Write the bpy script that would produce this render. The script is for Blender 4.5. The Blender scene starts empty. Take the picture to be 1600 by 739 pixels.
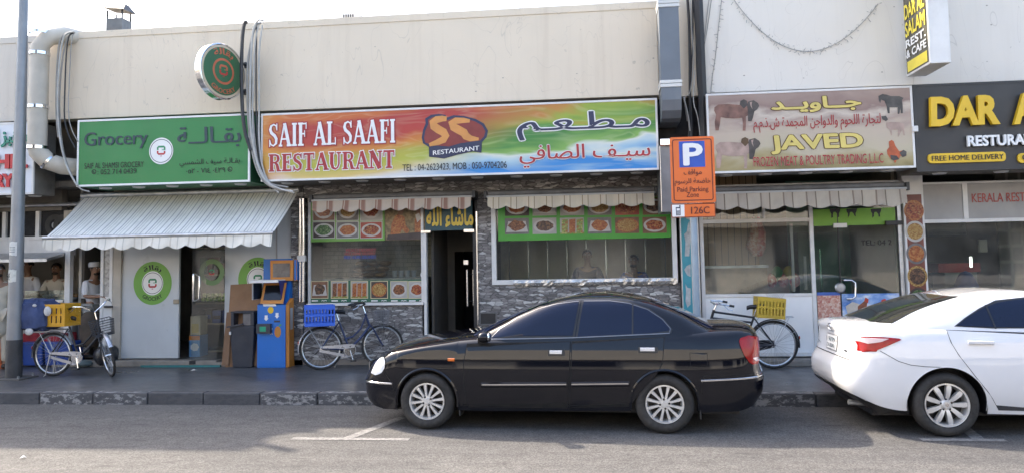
import bpy, bmesh, math, random, unicodedata as ud
from math import sin, cos, pi, radians
from mathutils import Vector, Matrix

S = bpy.context.scene
COL = S.collection
RND = random.Random(11)

# ------------------------------------------------------------------ camera
W_PX, H_PX, FOC, CY = 1600.0, 739.0, 1200.0, 320.0
YAW, PITCH, ROLL, EYE = -0.110868, 0.069172, -0.017924, 1.84
_f = Vector((sin(YAW) * cos(PITCH), cos(YAW) * cos(PITCH), sin(PITCH)))
_r0 = Vector((cos(YAW), -sin(YAW), 0))
_u0 = _r0.cross(_f)
_r = cos(ROLL) * _r0 + sin(ROLL) * _u0
_u = -sin(ROLL) * _r0 + cos(ROLL) * _u0
cam_d = bpy.data.cameras.new('camera')
cam_d.sensor_width = 36.0
cam_d.lens = FOC / W_PX * 36.0
cam_d.shift_y = -(H_PX / 2 - CY) / W_PX
cam_d.clip_start = 0.05
cam_d.clip_end = 1500
cam = bpy.data.objects.new('camera', cam_d)
COL.objects.link(cam)
m = Matrix((_r, _u, -_f)).transposed().to_4x4()
m.translation = (0, 0, EYE)
cam.matrix_world = m
S.camera = cam

# ------------------------------------------------------------------ light
SUNV = Vector((1.65, -1.0, -1.728)).normalized()      # the way the light travels
SUN_EL = math.asin(-SUNV.z)
SUN_AZ = math.atan2(-SUNV.x, -SUNV.y)                  # from +Y towards +X
world = bpy.data.worlds.new('World')
S.world = world
world.use_nodes = True
nt = world.node_tree
sky = nt.nodes.new('ShaderNodeTexSky')
sky.sky_type = 'NISHITA'
sky.sun_disc = False
sky.sun_elevation = SUN_EL
sky.sun_rotation = SUN_AZ
sky.air_density = 1.0
sky.dust_density = 4.0
sky.ozone_density = 0.8
bg = nt.nodes['Background']
bg.inputs['Strength'].default_value = 0.15
nt.links.new(sky.outputs[0], bg.inputs['Color'])
sun_d = bpy.data.lights.new('sun', 'SUN')
sun_d.energy = 2.2
sun_d.angle = radians(0.8)
sun_d.color = (1.0, 0.88, 0.72)
sun = bpy.data.objects.new('sun', sun_d)
COL.objects.link(sun)
sun.rotation_euler = SUNV.to_track_quat('-Z', 'Y').to_euler()
sun.location = (-20, 20, 25)
vs = S.view_settings
vs.view_transform = 'Standard'
vs.look = 'None'
vs.gamma = 1.0
vs.exposure = 2.1
vs.use_curve_mapping = False
S.cycles.max_bounces = 8
S.cycles.transparent_max_bounces = 12
S.cycles.caustics_reflective = False
S.cycles.caustics_refractive = False

# ------------------------------------------------------------------ measuring
def ray(px, py):
    return _f + (px - 800) / FOC * _r - (py - CY) / FOC * _u
def P(px, py, Y):
    d = ray(px, py)
    return Vector((0, 0, EYE)) + d * (Y / d.y)
def G(px, py, z=0.15):
    d = ray(px, py)
    return Vector((0, 0, EYE)) + d * ((z - EYE) / d.z)
def RX(xl, xr, yt, yb, Y):
    """left, right, bottom, top of a rectangle measured on the plane Y"""
    ym, xm = (yt + yb) / 2, (xl + xr) / 2
    return P(xl, ym, Y).x, P(xr, ym, Y).x, P(xm, yb, Y).z, P(xm, yt, Y).z

YF, YU, YS = 12.45, 11.7, 11.45      # shop fronts, upper wall, sign faces
WALK = 0.15

# ------------------------------------------------------------------ materials
MATS = {}
def newmat(name):
    mt = bpy.data.materials.new(name)
    mt.use_nodes = True
    return mt, mt.node_tree, mt.node_tree.nodes['Principled BSDF']
def N(t, kind, **kw):
    n = t.nodes.new('ShaderNode' + kind)
    for k, v in kw.items():
        if k in n.inputs.keys() if hasattr(n.inputs, 'keys') else False:
            n.inputs[k].default_value = v
        else:
            setattr(n, k, v)
    return n
def coords(t, scale=(1, 1, 1), loc=(0, 0, 0), rot=(0, 0, 0), kind='Object'):
    tc = t.nodes.new('ShaderNodeTexCoord')
    mp = t.nodes.new('ShaderNodeMapping')
    mp.inputs['Scale'].default_value = scale
    mp.inputs['Location'].default_value = loc
    mp.inputs['Rotation'].default_value = rot
    t.links.new(tc.outputs[kind], mp.inputs['Vector'])
    return mp.outputs[0]
def noise(t, vec, scale, detail=4, rough=0.55, dist=0):
    n = t.nodes.new('ShaderNodeTexNoise')
    n.inputs['Scale'].default_value = scale
    n.inputs['Detail'].default_value = detail
    n.inputs['Roughness'].default_value = rough
    n.inputs['Distortion'].default_value = dist
    t.links.new(vec, n.inputs['Vector'])
    return n.outputs['Fac']
def ramp(t, fac, stops, interp='LINEAR'):
    r = t.nodes.new('ShaderNodeValToRGB')
    r.color_ramp.interpolation = interp
    el = r.color_ramp.elements
    while len(el) < len(stops):
        el.new(0.5)
    for e, (p, c) in zip(el, stops):
        e.position = p
        e.color = (*c, 1) if len(c) == 3 else c
    t.links.new(fac, r.inputs[0])
    return r.outputs[0]
def mix(t, fac, a, b, mode='MIX'):
    n = t.nodes.new('ShaderNodeMix')
    n.data_type = 'RGBA'
    n.blend_type = mode
    for sock, v in ((n.inputs[0], fac), (n.inputs[6], a), (n.inputs[7], b)):
        if isinstance(v, (int, float)):
            sock.default_value = v
        elif isinstance(v, tuple):
            sock.default_value = (*v, 1)
        else:
            t.links.new(v, sock)
    return n.outputs[2]
def mth(t, op, a, b=None, c=None):
    n = t.nodes.new('ShaderNodeMath')
    n.operation = op
    for i, v in enumerate((a, b, c)):
        if v is None:
            continue
        if isinstance(v, (int, float)):
            n.inputs[i].default_value = v
        else:
            t.links.new(v, n.inputs[i])
    return n.outputs[0]
def sep(t, vec):
    n = t.nodes.new('ShaderNodeSeparateXYZ')
    t.links.new(vec, n.inputs[0])
    return n.outputs
def bump(t, b, h, strength=0.3, dist=0.01):
    n = t.nodes.new('ShaderNodeBump')
    n.inputs['Strength'].default_value = strength
    n.inputs['Distance'].default_value = dist
    t.links.new(h, n.inputs['Height'])
    t.links.new(n.outputs[0], b.inputs['Normal'])
def M(name, col, rough=0.55, metal=0.0, var=0.12, scale=5.0, bmp=0.0, dirt=0.0, dirtcol=(0.12, 0.10, 0.08), streak=1.0, spec=0.5, coat=0.0, emit=0.0):
    """a plain surface with uneven tone, some grime and a little relief"""
    if name in MATS:
        return MATS[name]
    mt, t, b = newmat(name)
    v = coords(t)
    n1 = noise(t, v, scale, 5)
    lo = tuple(max(0, c * (1 - var)) for c in col)
    hi = tuple(min(1, c * (1 + var)) for c in col)
    c = ramp(t, n1, [(0.3, lo), (0.7, hi)])
    if dirt > 0:
        vs_ = coords(t, (1, 1, streak))
        n2 = noise(t, vs_, 2.2, 6, 0.65)
        f = ramp(t, n2, [(0.48, (0, 0, 0)), (0.75, (dirt,) * 3)])
        c = mix(t, f, c, dirtcol)
    t.links.new(c, b.inputs['Base Color'])
    b.inputs['Metallic'].default_value = metal
    b.inputs['Specular IOR Level'].default_value = spec
    rr = ramp(t, noise(t, v, scale * 2.3, 3), [(0.3, (max(0.02, rough * 0.85),) * 3), (0.7, (min(1, rough * 1.15),) * 3)])
    t.links.new(rr, b.inputs['Roughness'])
    if coat:
        b.inputs['Coat Weight'].default_value = coat
        b.inputs['Coat Roughness'].default_value = 0.03
    if bmp:
        bump(t, b, noise(t, v, scale * 14, 4), bmp, 0.004)
    if emit:
        b.inputs['Emission Color'].default_value = (*col, 1)
        b.inputs['Emission Strength'].default_value = emit
    MATS[name] = mt
    return mt

def mat_wall(name, col, streakcol):
    mt, t, b = newmat(name)
    v = coords(t)
    big = noise(t, v, 0.7, 5)
    st = noise(t, coords(t, (5, 5, 0.28)), 1.6, 6, 0.6)
    fine = noise(t, v, 60, 3)
    c = ramp(t, big, [(0.3, tuple(x * 0.93 for x in col)), (0.7, col)])
    c = mix(t, ramp(t, st, [(0.5, (0, 0, 0)), (0.85, (0.5,) * 3)]), c, streakcol)
    sp = noise(t, coords(t, (1, 1, 1), (3, 1, 7)), 9, 2)
    vd = t.nodes.new('ShaderNodeTexVoronoi'); vd.inputs['Scale'].default_value = 2.4; t.links.new(coords(t, (1, .2, 1.6)), vd.inputs['Vector'])
    c = mix(t, ramp(t, vd.outputs['Distance'], [(0.022, (.8, .8, .8)), (0.045, (0, 0, 0))]), c, (0.2, 0.17, 0.14))
    cr = noise(t, coords(t, (1, 1, .5), (9, 3, 2)), 1.1, 2, .5, 2.5)
    c = mix(t, ramp(t, cr, [(0.497, (0, 0, 0)), (0.5, (.35, .35, .35)), (0.503, (0, 0, 0))]), c, (0.35, 0.31, 0.27))
    c = mix(t, ramp(t, sp, [(0.74, (0, 0, 0)), (0.79, (0.5,) * 3)]), c, tuple(x * 0.45 for x in col))
    t.links.new(c, b.inputs['Base Color'])
    b.inputs['Roughness'].default_value = 0.75
    bump(t, b, mth(t, 'ADD', mth(t, 'MULTIPLY', fine, 0.5), big), 0.25, 0.006)
    return mt
WALL_CREAM = mat_wall('painted_wall_cream', (0.75, 0.65, 0.515), (0.57, 0.47, 0.36))
WALL_WHITE = mat_wall('painted_wall_white', (0.76, 0.715, 0.645), (0.66, 0.61, 0.54))
WALL_GREY = mat_wall('painted_wall_grey', (0.62, 0.57, 0.50), (0.48, 0.43, 0.36))

def mat_stone():
    mt, t, b = newmat('ledge_stone')
    v = coords(t, (8.5, 8.5, 28.0))
    dn = noise(t, coords(t), 5, 3)
    vv = t.nodes.new('ShaderNodeVectorMath'); vv.operation = 'ADD'
    cmb = t.nodes.new('ShaderNodeCombineXYZ')
    t.links.new(mth(t, 'MULTIPLY', dn, 1.6), cmb.inputs[2])
    t.links.new(mth(t, 'MULTIPLY', noise(t, coords(t, loc=(5, 2, 1)), 3, 3), 1.4), cmb.inputs[0])
    t.links.new(v, vv.inputs[0]); t.links.new(cmb.outputs[0], vv.inputs[1])
    vo = t.nodes.new('ShaderNodeTexVoronoi'); vo.feature = 'F1'; vo.inputs['Scale'].default_value = 1.0
    ve = t.nodes.new('ShaderNodeTexVoronoi'); ve.feature = 'DISTANCE_TO_EDGE'; ve.inputs['Scale'].default_value = 1.0
    t.links.new(vv.outputs[0], vo.inputs['Vector']); t.links.new(vv.outputs[0], ve.inputs['Vector'])
    rnd = sep(t, vo.outputs['Color'])[0]
    c = ramp(t, rnd, [(0.0, (0.16, 0.147, 0.142)), (0.35, (0.23, 0.213, 0.205)), (0.60, (0.29, 0.272, 0.262)), (0.78, (0.38, 0.36, 0.345)), (0.92, (0.66, 0.64, 0.61))])
    g = noise(t, coords(t, (1, 1, 2)), 22, 5)
    c = mix(t, 0.5, c, ramp(t, g, [(0.3, (0.35,) * 3), (0.7, (1,) * 3)]), 'MULTIPLY')
    e = ramp(t, ve.outputs['Distance'], [(0.0, (0.30,) * 3), (0.10, (1,) * 3)])
    c = mix(t, 1.0, c, e, 'MULTIPLY')
    t.links.new(c, b.inputs['Base Color'])
    b.inputs['Roughness'].default_value = 0.6
    h = mth(t, 'ADD', mth(t, 'MINIMUM', ve.outputs['Distance'], 0.12), mth(t, 'MULTIPLY', rnd, 0.12))
    h = mth(t, 'ADD', h, mth(t, 'MULTIPLY', g, 0.05))
    bump(t, b, h, 0.7, 0.05)
    return mt
STONE = mat_stone()

def mat_asphalt():
    mt, t, b = newmat('dusty_asphalt')
    v = coords(t)
    big = mth(t, 'ADD', mth(t, 'MULTIPLY', noise(t, coords(t, (0.5, 1.1, 1)), 0.9, 5, 0.6, 0.6), .55), mth(t, 'MULTIPLY', noise(t, coords(t, (0.16, 2.6, 1), (3, 0, 0)), 1.6, 6, 0.65, 0.3), .45))
    mid = noise(t, v, 6, 6, 0.7)
    vo = t.nodes.new('ShaderNodeTexVoronoi'); vo.inputs['Scale'].default_value = 95
    t.links.new(v, vo.inputs['Vector'])
    gr = sep(t, vo.outputs['Color'])[0]
    c = ramp(t, big, [(0.32, (0.075, 0.073, 0.072)), (0.52, (0.104, 0.100, 0.096)), (0.72, (0.136, 0.129, 0.121))])
    c = mix(t, 0.55, c, ramp(t, mid, [(0.3, (0.62,) * 3), (0.7, (1.2,) * 3)]), 'MULTIPLY')
    c = mix(t, 0.8, c, ramp(t, gr, [(0.0, (0.45,) * 3), (0.5, (0.95,) * 3), (1.0, (1.6,) * 3)]), 'MULTIPLY')
    oil = noise(t, coords(t, (0.9, 3.4, 1), (4, 2, 0)), 1.7, 5, 0.65, 0.3)
    c = mix(t, ramp(t, oil, [(0.60, (0, 0, 0)), (0.70, (0.6,) * 3)]), c, (0.035, 0.034, 0.034))
    wn = t.nodes.new('ShaderNodeTexVoronoi'); wn.feature = 'DISTANCE_TO_EDGE'; wn.inputs['Scale'].default_value = 0.55
    dv = t.nodes.new('ShaderNodeVectorMath'); dv.operation = 'ADD'
    nn = t.nodes.new('ShaderNodeTexNoise'); nn.inputs['Scale'].default_value = 3.0; nn.inputs['Detail'].default_value = 5
    t.links.new(v, nn.inputs['Vector']); t.links.new(v, dv.inputs[0]); t.links.new(nn.outputs['Color'], dv.inputs[1])
    t.links.new(dv.outputs[0], wn.inputs['Vector'])
    crack = ramp(t, wn.outputs['Distance'], [(0.0, (0.4,) * 3), (0.004, (0.25,) * 3), (0.007, (0, 0, 0))])
    c = mix(t, crack, c, (0.04, 0.038, 0.036))
    t.links.new(c, b.inputs['Base Color'])
    b.inputs['Roughness'].default_value = 0.82
    b.inputs['Specular IOR Level'].default_value = 0.35
    bump(t, b, mth(t, 'ADD', gr, mth(t, 'MULTIPLY', mid, 1.5)), 0.5, 0.006)
    return mt
ASPHALT = mat_asphalt()

def mat_paver():
    mt, t, b = newmat('worn_pavers')
    v = coords(t)
    br = t.nodes.new('ShaderNodeTexBrick')
    br.inputs['Scale'].default_value = 3.4
    br.inputs['Mortar Size'].default_value = 0.012
    br.inputs['Color1'].default_value = (0.075, 0.076, 0.08, 1)
    br.inputs['Color2'].default_value = (0.10, 0.10, 0.102, 1)
    br.inputs['Mortar'].default_value = (0.022, 0.022, 0.022, 1)
    t.links.new(v, br.inputs['Vector'])
    n1 = noise(t, v, 1.4, 6, 0.65)
    c = mix(t, 0.75, br.outputs['Color'], ramp(t, n1, [(0.3, (0.55,) * 3), (0.7, (1.35,) * 3)]), 'MULTIPLY')
    dust_haze = noise(t, coords(t, (1, 2.5, 1), (2, 9, 0)), 2.6, 6, 0.7)
    c = mix(t, ramp(t, dust_haze, [(0.55, (0, 0, 0)), (0.8, (0.35,) * 3)]), c, (0.17, 0.16, 0.145))
    t.links.new(c, b.inputs['Base Color'])
    t.links.new(ramp(t, n1, [(0.3, (0.26,) * 3), (0.7, (0.5,) * 3)]), b.inputs['Roughness'])
    bump(t, b, mth(t, 'ADD', br.outputs['Fac'], mth(t, 'MULTIPLY', n1, -0.8)), 0.3, -0.006)
    return mt
PAVER = mat_paver()

def mat_kerb(name, paint):
    mt, t, b = newmat(name)
    v = coords(t)
    n = noise(t, coords(t, (1, 1, 2.2)), 9, 8, 0.75)
    base = ramp(t, noise(t, v, 3, 5), [(0.3, (0.05, 0.051, 0.055)), (0.7, (0.085, 0.085, 0.09))])
    c = mix(t, ramp(t, n, [(0.50, (0, 0, 0)), (0.55, (1, 1, 1))]), base, paint)
    t.links.new(c, b.inputs['Base Color'])
    b.inputs['Roughness'].default_value = 0.7
    bump(t, b, n, 0.35, 0.008)
    return mt
KERB_DARK = mat_kerb('kerb_dark_paint', (0.05, 0.052, 0.058))
KERB_WHITE = mat_kerb('kerb_worn_white', (0.27, 0.265, 0.26))

def mat_paintline():
    mt, t, b = newmat('worn_road_paint')
    v = coords(t)
    n = noise(t, v, 18, 8, 0.8)
    c = ramp(t, n, [(0.42, (0.125, 0.12, 0.115)), (0.62, (0.30, 0.29, 0.275))])
    t.links.new(c, b.inputs['Base Color'])
    b.inputs['Roughness'].default_value = 0.8
    return mt
ROADPAINT = mat_paintline()

def mat_stripes(name, cols, period, angle_axis='X', dirt=0.25, rough=0.7):
    """woven or printed stripes along one axis; cols = [(position, colour)...] over one period"""
    mt, t, b = newmat(name)
    xyz = sep(t, coords(t))
    x = xyz[0 if angle_axis == 'X' else 1]
    f = mth(t, 'FRACT', mth(t, 'DIVIDE', mth(t, 'ADD', x, 100.0), period))
    c = ramp(t, f, cols, 'CONSTANT')
    n = noise(t, coords(t, (1, 1, 0.4)), 3.5, 6, 0.65)
    c = mix(t, ramp(t, n, [(0.42, (0, 0, 0)), (0.75, (dirt,) * 3)]), c, (0.22, 0.19, 0.15))
    t.links.new(c, b.inputs['Base Color'])
    b.inputs['Roughness'].default_value = rough
    bump(t, b, noise(t, coords(t), 150, 2), 0.15, 0.002)
    return mt

def mat_glass(name='shop_glass', tint=(0.72, 0.78, 0.74), refl=1.0, dust_haze=0.10):
    mt = bpy.data.materials.new(name); mt.use_nodes = True
    t = mt.node_tree
    for n in list(t.nodes):
        t.nodes.remove(n)
    out = t.nodes.new('ShaderNodeOutputMaterial')
    tr = t.nodes.new('ShaderNodeBsdfTransparent'); tr.inputs[0].default_value = (*tint, 1)
    gl = t.nodes.new('ShaderNodeBsdfGlossy'); gl.inputs['Roughness'].default_value = 0.015
    df = t.nodes.new('ShaderNodeBsdfDiffuse'); df.inputs[0].default_value = (0.35, 0.34, 0.31, 1)
    fr = t.nodes.new('ShaderNodeFresnel'); fr.inputs[0].default_value = 1.52
    f = mth(t, 'MULTIPLY', fr.outputs[0], 2.1 * refl)
    v = coords(t)
    bp = t.nodes.new('ShaderNodeBump'); bp.inputs['Strength'].default_value = 0.06; bp.inputs['Distance'].default_value = 0.02
    t.links.new(noise(t, v, 1.3, 2), bp.inputs['Height'])
    t.links.new(bp.outputs[0], gl.inputs['Normal'])
    ms = t.nodes.new('ShaderNodeMixShader')
    t.links.new(f, ms.inputs[0]); t.links.new(tr.outputs[0], ms.inputs[1]); t.links.new(gl.outputs[0], ms.inputs[2])
    m2 = t.nodes.new('ShaderNodeMixShader')
    dn = noise(t, coords(t, (1, 1, 0.6)), 2.5, 6, 0.7)
    t.links.new(ramp(t, dn, [(0.35, (dust_haze * 0.4,) * 3), (0.75, (dust_haze * 2.2,) * 3)]), m2.inputs[0])  # grey film: dust plus the panes' reflected haze, painted as diffuse colour
    t.links.new(ms.outputs[0], m2.inputs[1]); t.links.new(df.outputs[0], m2.inputs[2])
    t.links.new(m2.outputs[0], out.inputs[0])
    return mt
GLASS = mat_glass()
GLASS_DARK = mat_glass('tinted_shop_glass', (0.58, 0.63, 0.58), 1.0, 0.12)
GLASS_GREEN = mat_glass('green_shop_glass', (0.42, 0.66, 0.55), 1.0, 0.08)

def mat_food(name, cols, scale=26):
    mt, t, b = newmat(name)
    v = coords(t)
    n = noise(t, v, scale, 6, 0.7, 0.8)
    vo = t.nodes.new('ShaderNodeTexVoronoi'); vo.inputs['Scale'].default_value = scale * 1.6
    t.links.new(v, vo.inputs['Vector'])
    f = mth(t, 'ADD', mth(t, 'MULTIPLY', n, 0.65), mth(t, 'MULTIPLY', sep(t, vo.outputs['Color'])[0], 0.35))
    k = len(cols)
    c = ramp(t, f, [(0.28 + 0.44 * i / max(1, k - 1), c_) for i, c_ in enumerate(cols)])
    t.links.new(c, b.inputs['Base Color'])
    b.inputs['Roughness'].default_value = 0.35
    return mt

def mat_car(name, col, rough=0.12, coat=1.0, dust_haze=0.05):
    mt, t, b = newmat(name)
    v = coords(t)
    n = noise(t, v, 3.0, 6, 0.65)
    z = sep(t, v)[2]
    low = ramp(t, z, [(0.2, (dust_haze * 3.0,) * 3), (0.55, (dust_haze,) * 3)])
    fac = mth(t, 'MULTIPLY', low, ramp(t, n, [(0.35, (0.15,) * 3), (0.7, (1,) * 3)]))
    c = mix(t, fac, col, (0.30, 0.27, 0.23))
    t.links.new(c, b.inputs['Base Color'])
    b.inputs['Roughness'].default_value = 0.3
    b.inputs['Specular IOR Level'].default_value = 0.25
    b.inputs['Coat Weight'].default_value = coat
    b.inputs['Coat Roughness'].default_value = rough * 0.4
    t.links.new(ramp(t, fac, [(0.0, (rough,) * 3), (0.3, (0.6,) * 3)]), b.inputs['Roughness'])
    return mt

STEEL = M('galvanised_steel', (0.50, 0.51, 0.52), 0.42, 0.85, 0.2, 9, 0.1, 0.35, (0.22, 0.21, 0.2), 0.3)
CHROME = M('chrome', (0.75, 0.75, 0.76), 0.14, 1.0, 0.05, 6)
ALU = M('white_aluminium', (0.70, 0.69, 0.67), 0.4, 0, 0.06, 5, 0, 0.3, (0.33, 0.29, 0.24), 0.4)
WHITE_PANEL = M('white_panel', (0.82, 0.82, 0.81), 0.35, 0, 0.05, 2, 0, 0.2, (0.45, 0.43, 0.4), 0.35)
BLACK = M('black_plastic', (0.02, 0.02, 0.022), 0.45, 0, 0.25, 8)
DARK = M('dark_recess', (0.05, 0.046, 0.042), 0.8, 0, 0.3, 3)
RUBBER = M('rubber', (0.022, 0.021, 0.02), 0.75, 0, 0.3, 12, 0.15, 0.4, (0.10, 0.09, 0.08))
WHITE = M('white_print', (0.78, 0.78, 0.77), 0.5, 0, 0.04, 6)
SKIN = M('skin', (0.26, 0.145, 0.09), 0.5, 0, 0.1, 8)
HAIR = M('black_hair', (0.012, 0.01, 0.009), 0.6, 0, 0.3, 30, 0.3)

# ------------------------------------------------------------------ objects
def L(o, label=None, cat=None, group=None, kind=None):
    if label: o['label'] = label
    if cat: o['category'] = cat
    if group: o['group'] = group
    if kind: o['kind'] = kind
    return o
def wloc(o):
    v = Vector((0, 0, 0))
    while o is not None:
        v = v + Vector(o.location); o = o.parent
    return v
def thing(name, label, cat, loc=(0, 0, 0), group=None, rz=0):
    o = bpy.data.objects.new(name, None)
    COL.objects.link(o)
    o.location = loc
    o.rotation_euler = (0, 0, rz)
    return L(o, label, cat, group)
def copy_tree(o, parent=None):
    c = o.copy(); COL.objects.link(c); c.parent = parent
    for ch in list(o.children):
        copy_tree(ch, c)
    return c
_eps = [0]
class MB:
    def __init__(s):
        s.v = []; s.f = []; s.m = []; s.mats = []; s.k = 0
    def slot(s, mt):
        if mt not in s.mats: s.mats.append(mt)
        return s.mats.index(mt)
    def add(s, vs, fs, mt):
        b = len(s.v); s.v += [tuple(v) for v in vs]; i = s.slot(mt)
        for f in fs:
            s.f.append([b + q for q in f]); s.m.append(i)
        return s
    def box(s, x0, x1, y0, y1, z0, z1, mt):
        x0, x1 = min(x0, x1), max(x0, x1); y0, y1 = min(y0, y1), max(y0, y1); z0, z1 = min(z0, z1), max(z0, z1)
        vs = [(x0, y0, z0), (x1, y0, z0), (x1, y1, z0), (x0, y1, z0), (x0, y0, z1), (x1, y0, z1), (x1, y1, z1), (x0, y1, z1)]
        return s.add(vs, [(3, 2, 1, 0), (4, 5, 6, 7), (0, 1, 5, 4), (1, 2, 6, 5), (2, 3, 7, 6), (3, 0, 4, 7)], mt)
    def obox(s, c, ax, ay, az, mt):
        c = Vector(c); ax, ay, az = Vector(ax) / 2, Vector(ay) / 2, Vector(az) / 2
        vs = [c + i * ax + j * ay + k * az for k in (-1, 1) for (i, j) in ((-1, -1), (1, -1), (1, 1), (-1, 1))]
        return s.add(vs, [(3, 2, 1, 0), (4, 5, 6, 7), (0, 1, 5, 4), (1, 2, 6, 5), (2, 3, 7, 6), (3, 0, 4, 7)], mt)
    def prism(s, poly, y0, y1, mt):
        """polygon of (x, z), counter-clockwise seen from -Y, from y0 back to y1"""
        n = len(poly)
        a = sum(poly[i][0] * poly[(i + 1) % n][1] - poly[(i + 1) % n][0] * poly[i][1] for i in range(n))
        if a < 0: poly = poly[::-1]
        vs = [(x, y0, z) for x, z in poly] + [(x, y1, z) for x, z in poly]
        fs = [list(range(n)), list(range(2 * n - 1, n - 1, -1))] + [(i, i + n, (i + 1) % n + n, (i + 1) % n) for i in range(n)]
        return s.add(vs, fs, mt)
    def flat(s, poly, Y, mt):
        n = len(poly)
        a = sum(poly[i][0] * poly[(i + 1) % n][1] - poly[(i + 1) % n][0] * poly[i][1] for i in range(n))
        if a < 0: poly = poly[::-1]
        s.k += 1
        y = Y - (s.k % 40) * 0.00006
        return s.add([(x, y, z) for x, z in poly], [list(range(n))], mt)
    def disc(s, cx, cz, rx, rz, Y, mt, n=40, a0=0, a1=2 * pi):
        return s.flat([(cx + rx * cos(a0 + (a1 - a0) * i / n), cz + rz * sin(a0 + (a1 - a0) * i / n)) for i in range(n)], Y, mt)
    def ring(s, cx, cz, r0, r1, Y, mt, n=48):
        s.k += 1; y = Y - (s.k % 40) * 0.00006
        vs = []
        for i in range(n):
            a = 2 * pi * i / n
            vs += [(cx + r0 * cos(a), y, cz + r0 * sin(a)), (cx + r1 * cos(a), y, cz + r1 * sin(a))]
        fs = [(2 * i, 2 * i + 1, (2 * i + 3) % (2 * n), (2 * i + 2) % (2 * n)) for i in range(n)]
        return s.add(vs, fs, mt)
    def stroke(s, pts, w, Y, mt, closed=False):
        """flat ribbon of (x, z) points; w a width or a list"""
        n = len(pts); ws = w if isinstance(w, (list, tuple)) else [w] * n
        s.k += 1; y = Y - (s.k % 40) * 0.00006
        vs = []
        for i in range(n):
            a = pts[i - 1] if (i > 0 or closed) else pts[i]
            b = pts[(i + 1) % n] if (i < n - 1 or closed) else pts[i]
            dx, dz = b[0] - a[0], b[1] - a[1]; l = math.hypot(dx, dz) or 1
            nx, nz = -dz / l * ws[i] / 2, dx / l * ws[i] / 2
            vs += [(pts[i][0] - nx, y, pts[i][1] - nz), (pts[i][0] + nx, y, pts[i][1] + nz)]
        fs = [(2 * i, 2 * i + 2, 2 * i + 3, 2 * i + 1) for i in range(n - 1)]
        if closed: fs.append((2 * n - 2, 0, 1, 2 * n - 1))
        return s.add(vs, fs, mt)
    def tube(s, pts, r, mt, n=8, cap=True, closed=False):
        pts = [Vector(p) for p in pts]; k = len(pts)
        rs = r if isinstance(r, (list, tuple)) else [r] * k
        vs = []; prev = None
        for i, p in enumerate(pts):
            a = pts[i - 1] if (i > 0 or closed) else p
            b = pts[(i + 1) % k] if (i < k - 1 or closed) else p
            d = (b - a).normalized()
            if prev is None:
                ref = Vector((0, 0, 1)) if abs(d.z) < 0.9 else Vector((1, 0, 0))
                u = d.cross(ref).normalized()
            else:
                u = (prev - d * prev.dot(d)).normalized()
            prev = u; w = d.cross(u)
            for j in range(n):
                t_ = 2 * pi * j / n
                vs.append(p + rs[i] * (cos(t_) * u + sin(t_) * w))
        fs = []
        for i in range(k if closed else k - 1):
            for j in range(n):
                a0 = i * n + j; a1 = i * n + (j + 1) % n; i2 = (i + 1) % k
                fs.append((a0, a1, i2 * n + (j + 1) % n, i2 * n + j))
        if cap and not closed:
            fs.append(list(range(n))[::-1]); fs.append([(k - 1) * n + j for j in range(n)])
        return s.add(vs, fs, mt)
    def lathe(s, prof, c, axis, mt, n=32, mats=None):
        """profile [(radius, along axis)]"""
        ax = Vector(axis).normalized()
        ref = Vector((0, 0, 1)) if abs(ax.z) < 0.9 else Vector((1, 0, 0))
        u = ax.cross(ref).normalized(); w = ax.cross(u); c = Vector(c)
        vs = [c + ax * h + r * (cos(2 * pi * j / n) * u + sin(2 * pi * j / n) * w) for r, h in prof for j in range(n)]
        for i in range(len(prof) - 1):
            pass
        fs = [(i * n + j, i * n + (j + 1) % n, (i + 1) * n + (j + 1) % n, (i + 1) * n + j) for i in range(len(prof) - 1) for j in range(n)]
        return s.add(vs, fs, mt)
    def ball(s, c, rx, ry, rz, mt, n=16, k=10):
        c = Vector(c); vs = []
        for i in range(k + 1):
            t_ = pi * i / k
            for j in range(n):
                a = 2 * pi * j / n
                vs.append((c.x + rx * sin(t_) * cos(a), c.y + ry * sin(t_) * sin(a), c.z + rz * cos(t_)))
        fs = [(i * n + j, (i + 1) * n + j, (i + 1) * n + (j + 1) % n, i * n + (j + 1) % n) for i in range(k) for j in range(n)]
        return s.add(vs, fs, mt)
    def build(s, name, parent=None, world=True, smooth=False, bevel=0, label=None, cat=None, group=None, kind=None, angle=40):
        me = bpy.data.meshes.new(name)
        me.from_pydata(s.v, [], s.f)
        for mt in s.mats: me.materials.append(mt)
        for p, i in zip(me.polygons, s.m): p.material_index = i
        bm = bmesh.new(); bm.from_mesh(me)
        bmesh.ops.remove_doubles(bm, verts=bm.verts, dist=1e-6)
        if bevel:
            eds = [e for e in bm.edges if len(e.link_faces) == 2 and e.calc_face_angle(0) > 0.6]
            bmesh.ops.bevel(bm, geom=eds, offset=bevel, segments=2, profile=0.6, affect='EDGES', clamp_overlap=True)
        if smooth:
            for f in bm.faces: f.smooth = True
            for e in bm.edges:
                if len(e.link_faces) == 2 and e.calc_face_angle(0) > radians(angle): e.smooth = False
        bm.to_mesh(me); bm.free()
        o = bpy.data.objects.new(name, me)
        COL.objects.link(o)
        if parent is not None:
            o.parent = parent
            if world: o.location = -wloc(parent)
        return L(o, label, cat, group, kind)

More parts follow.
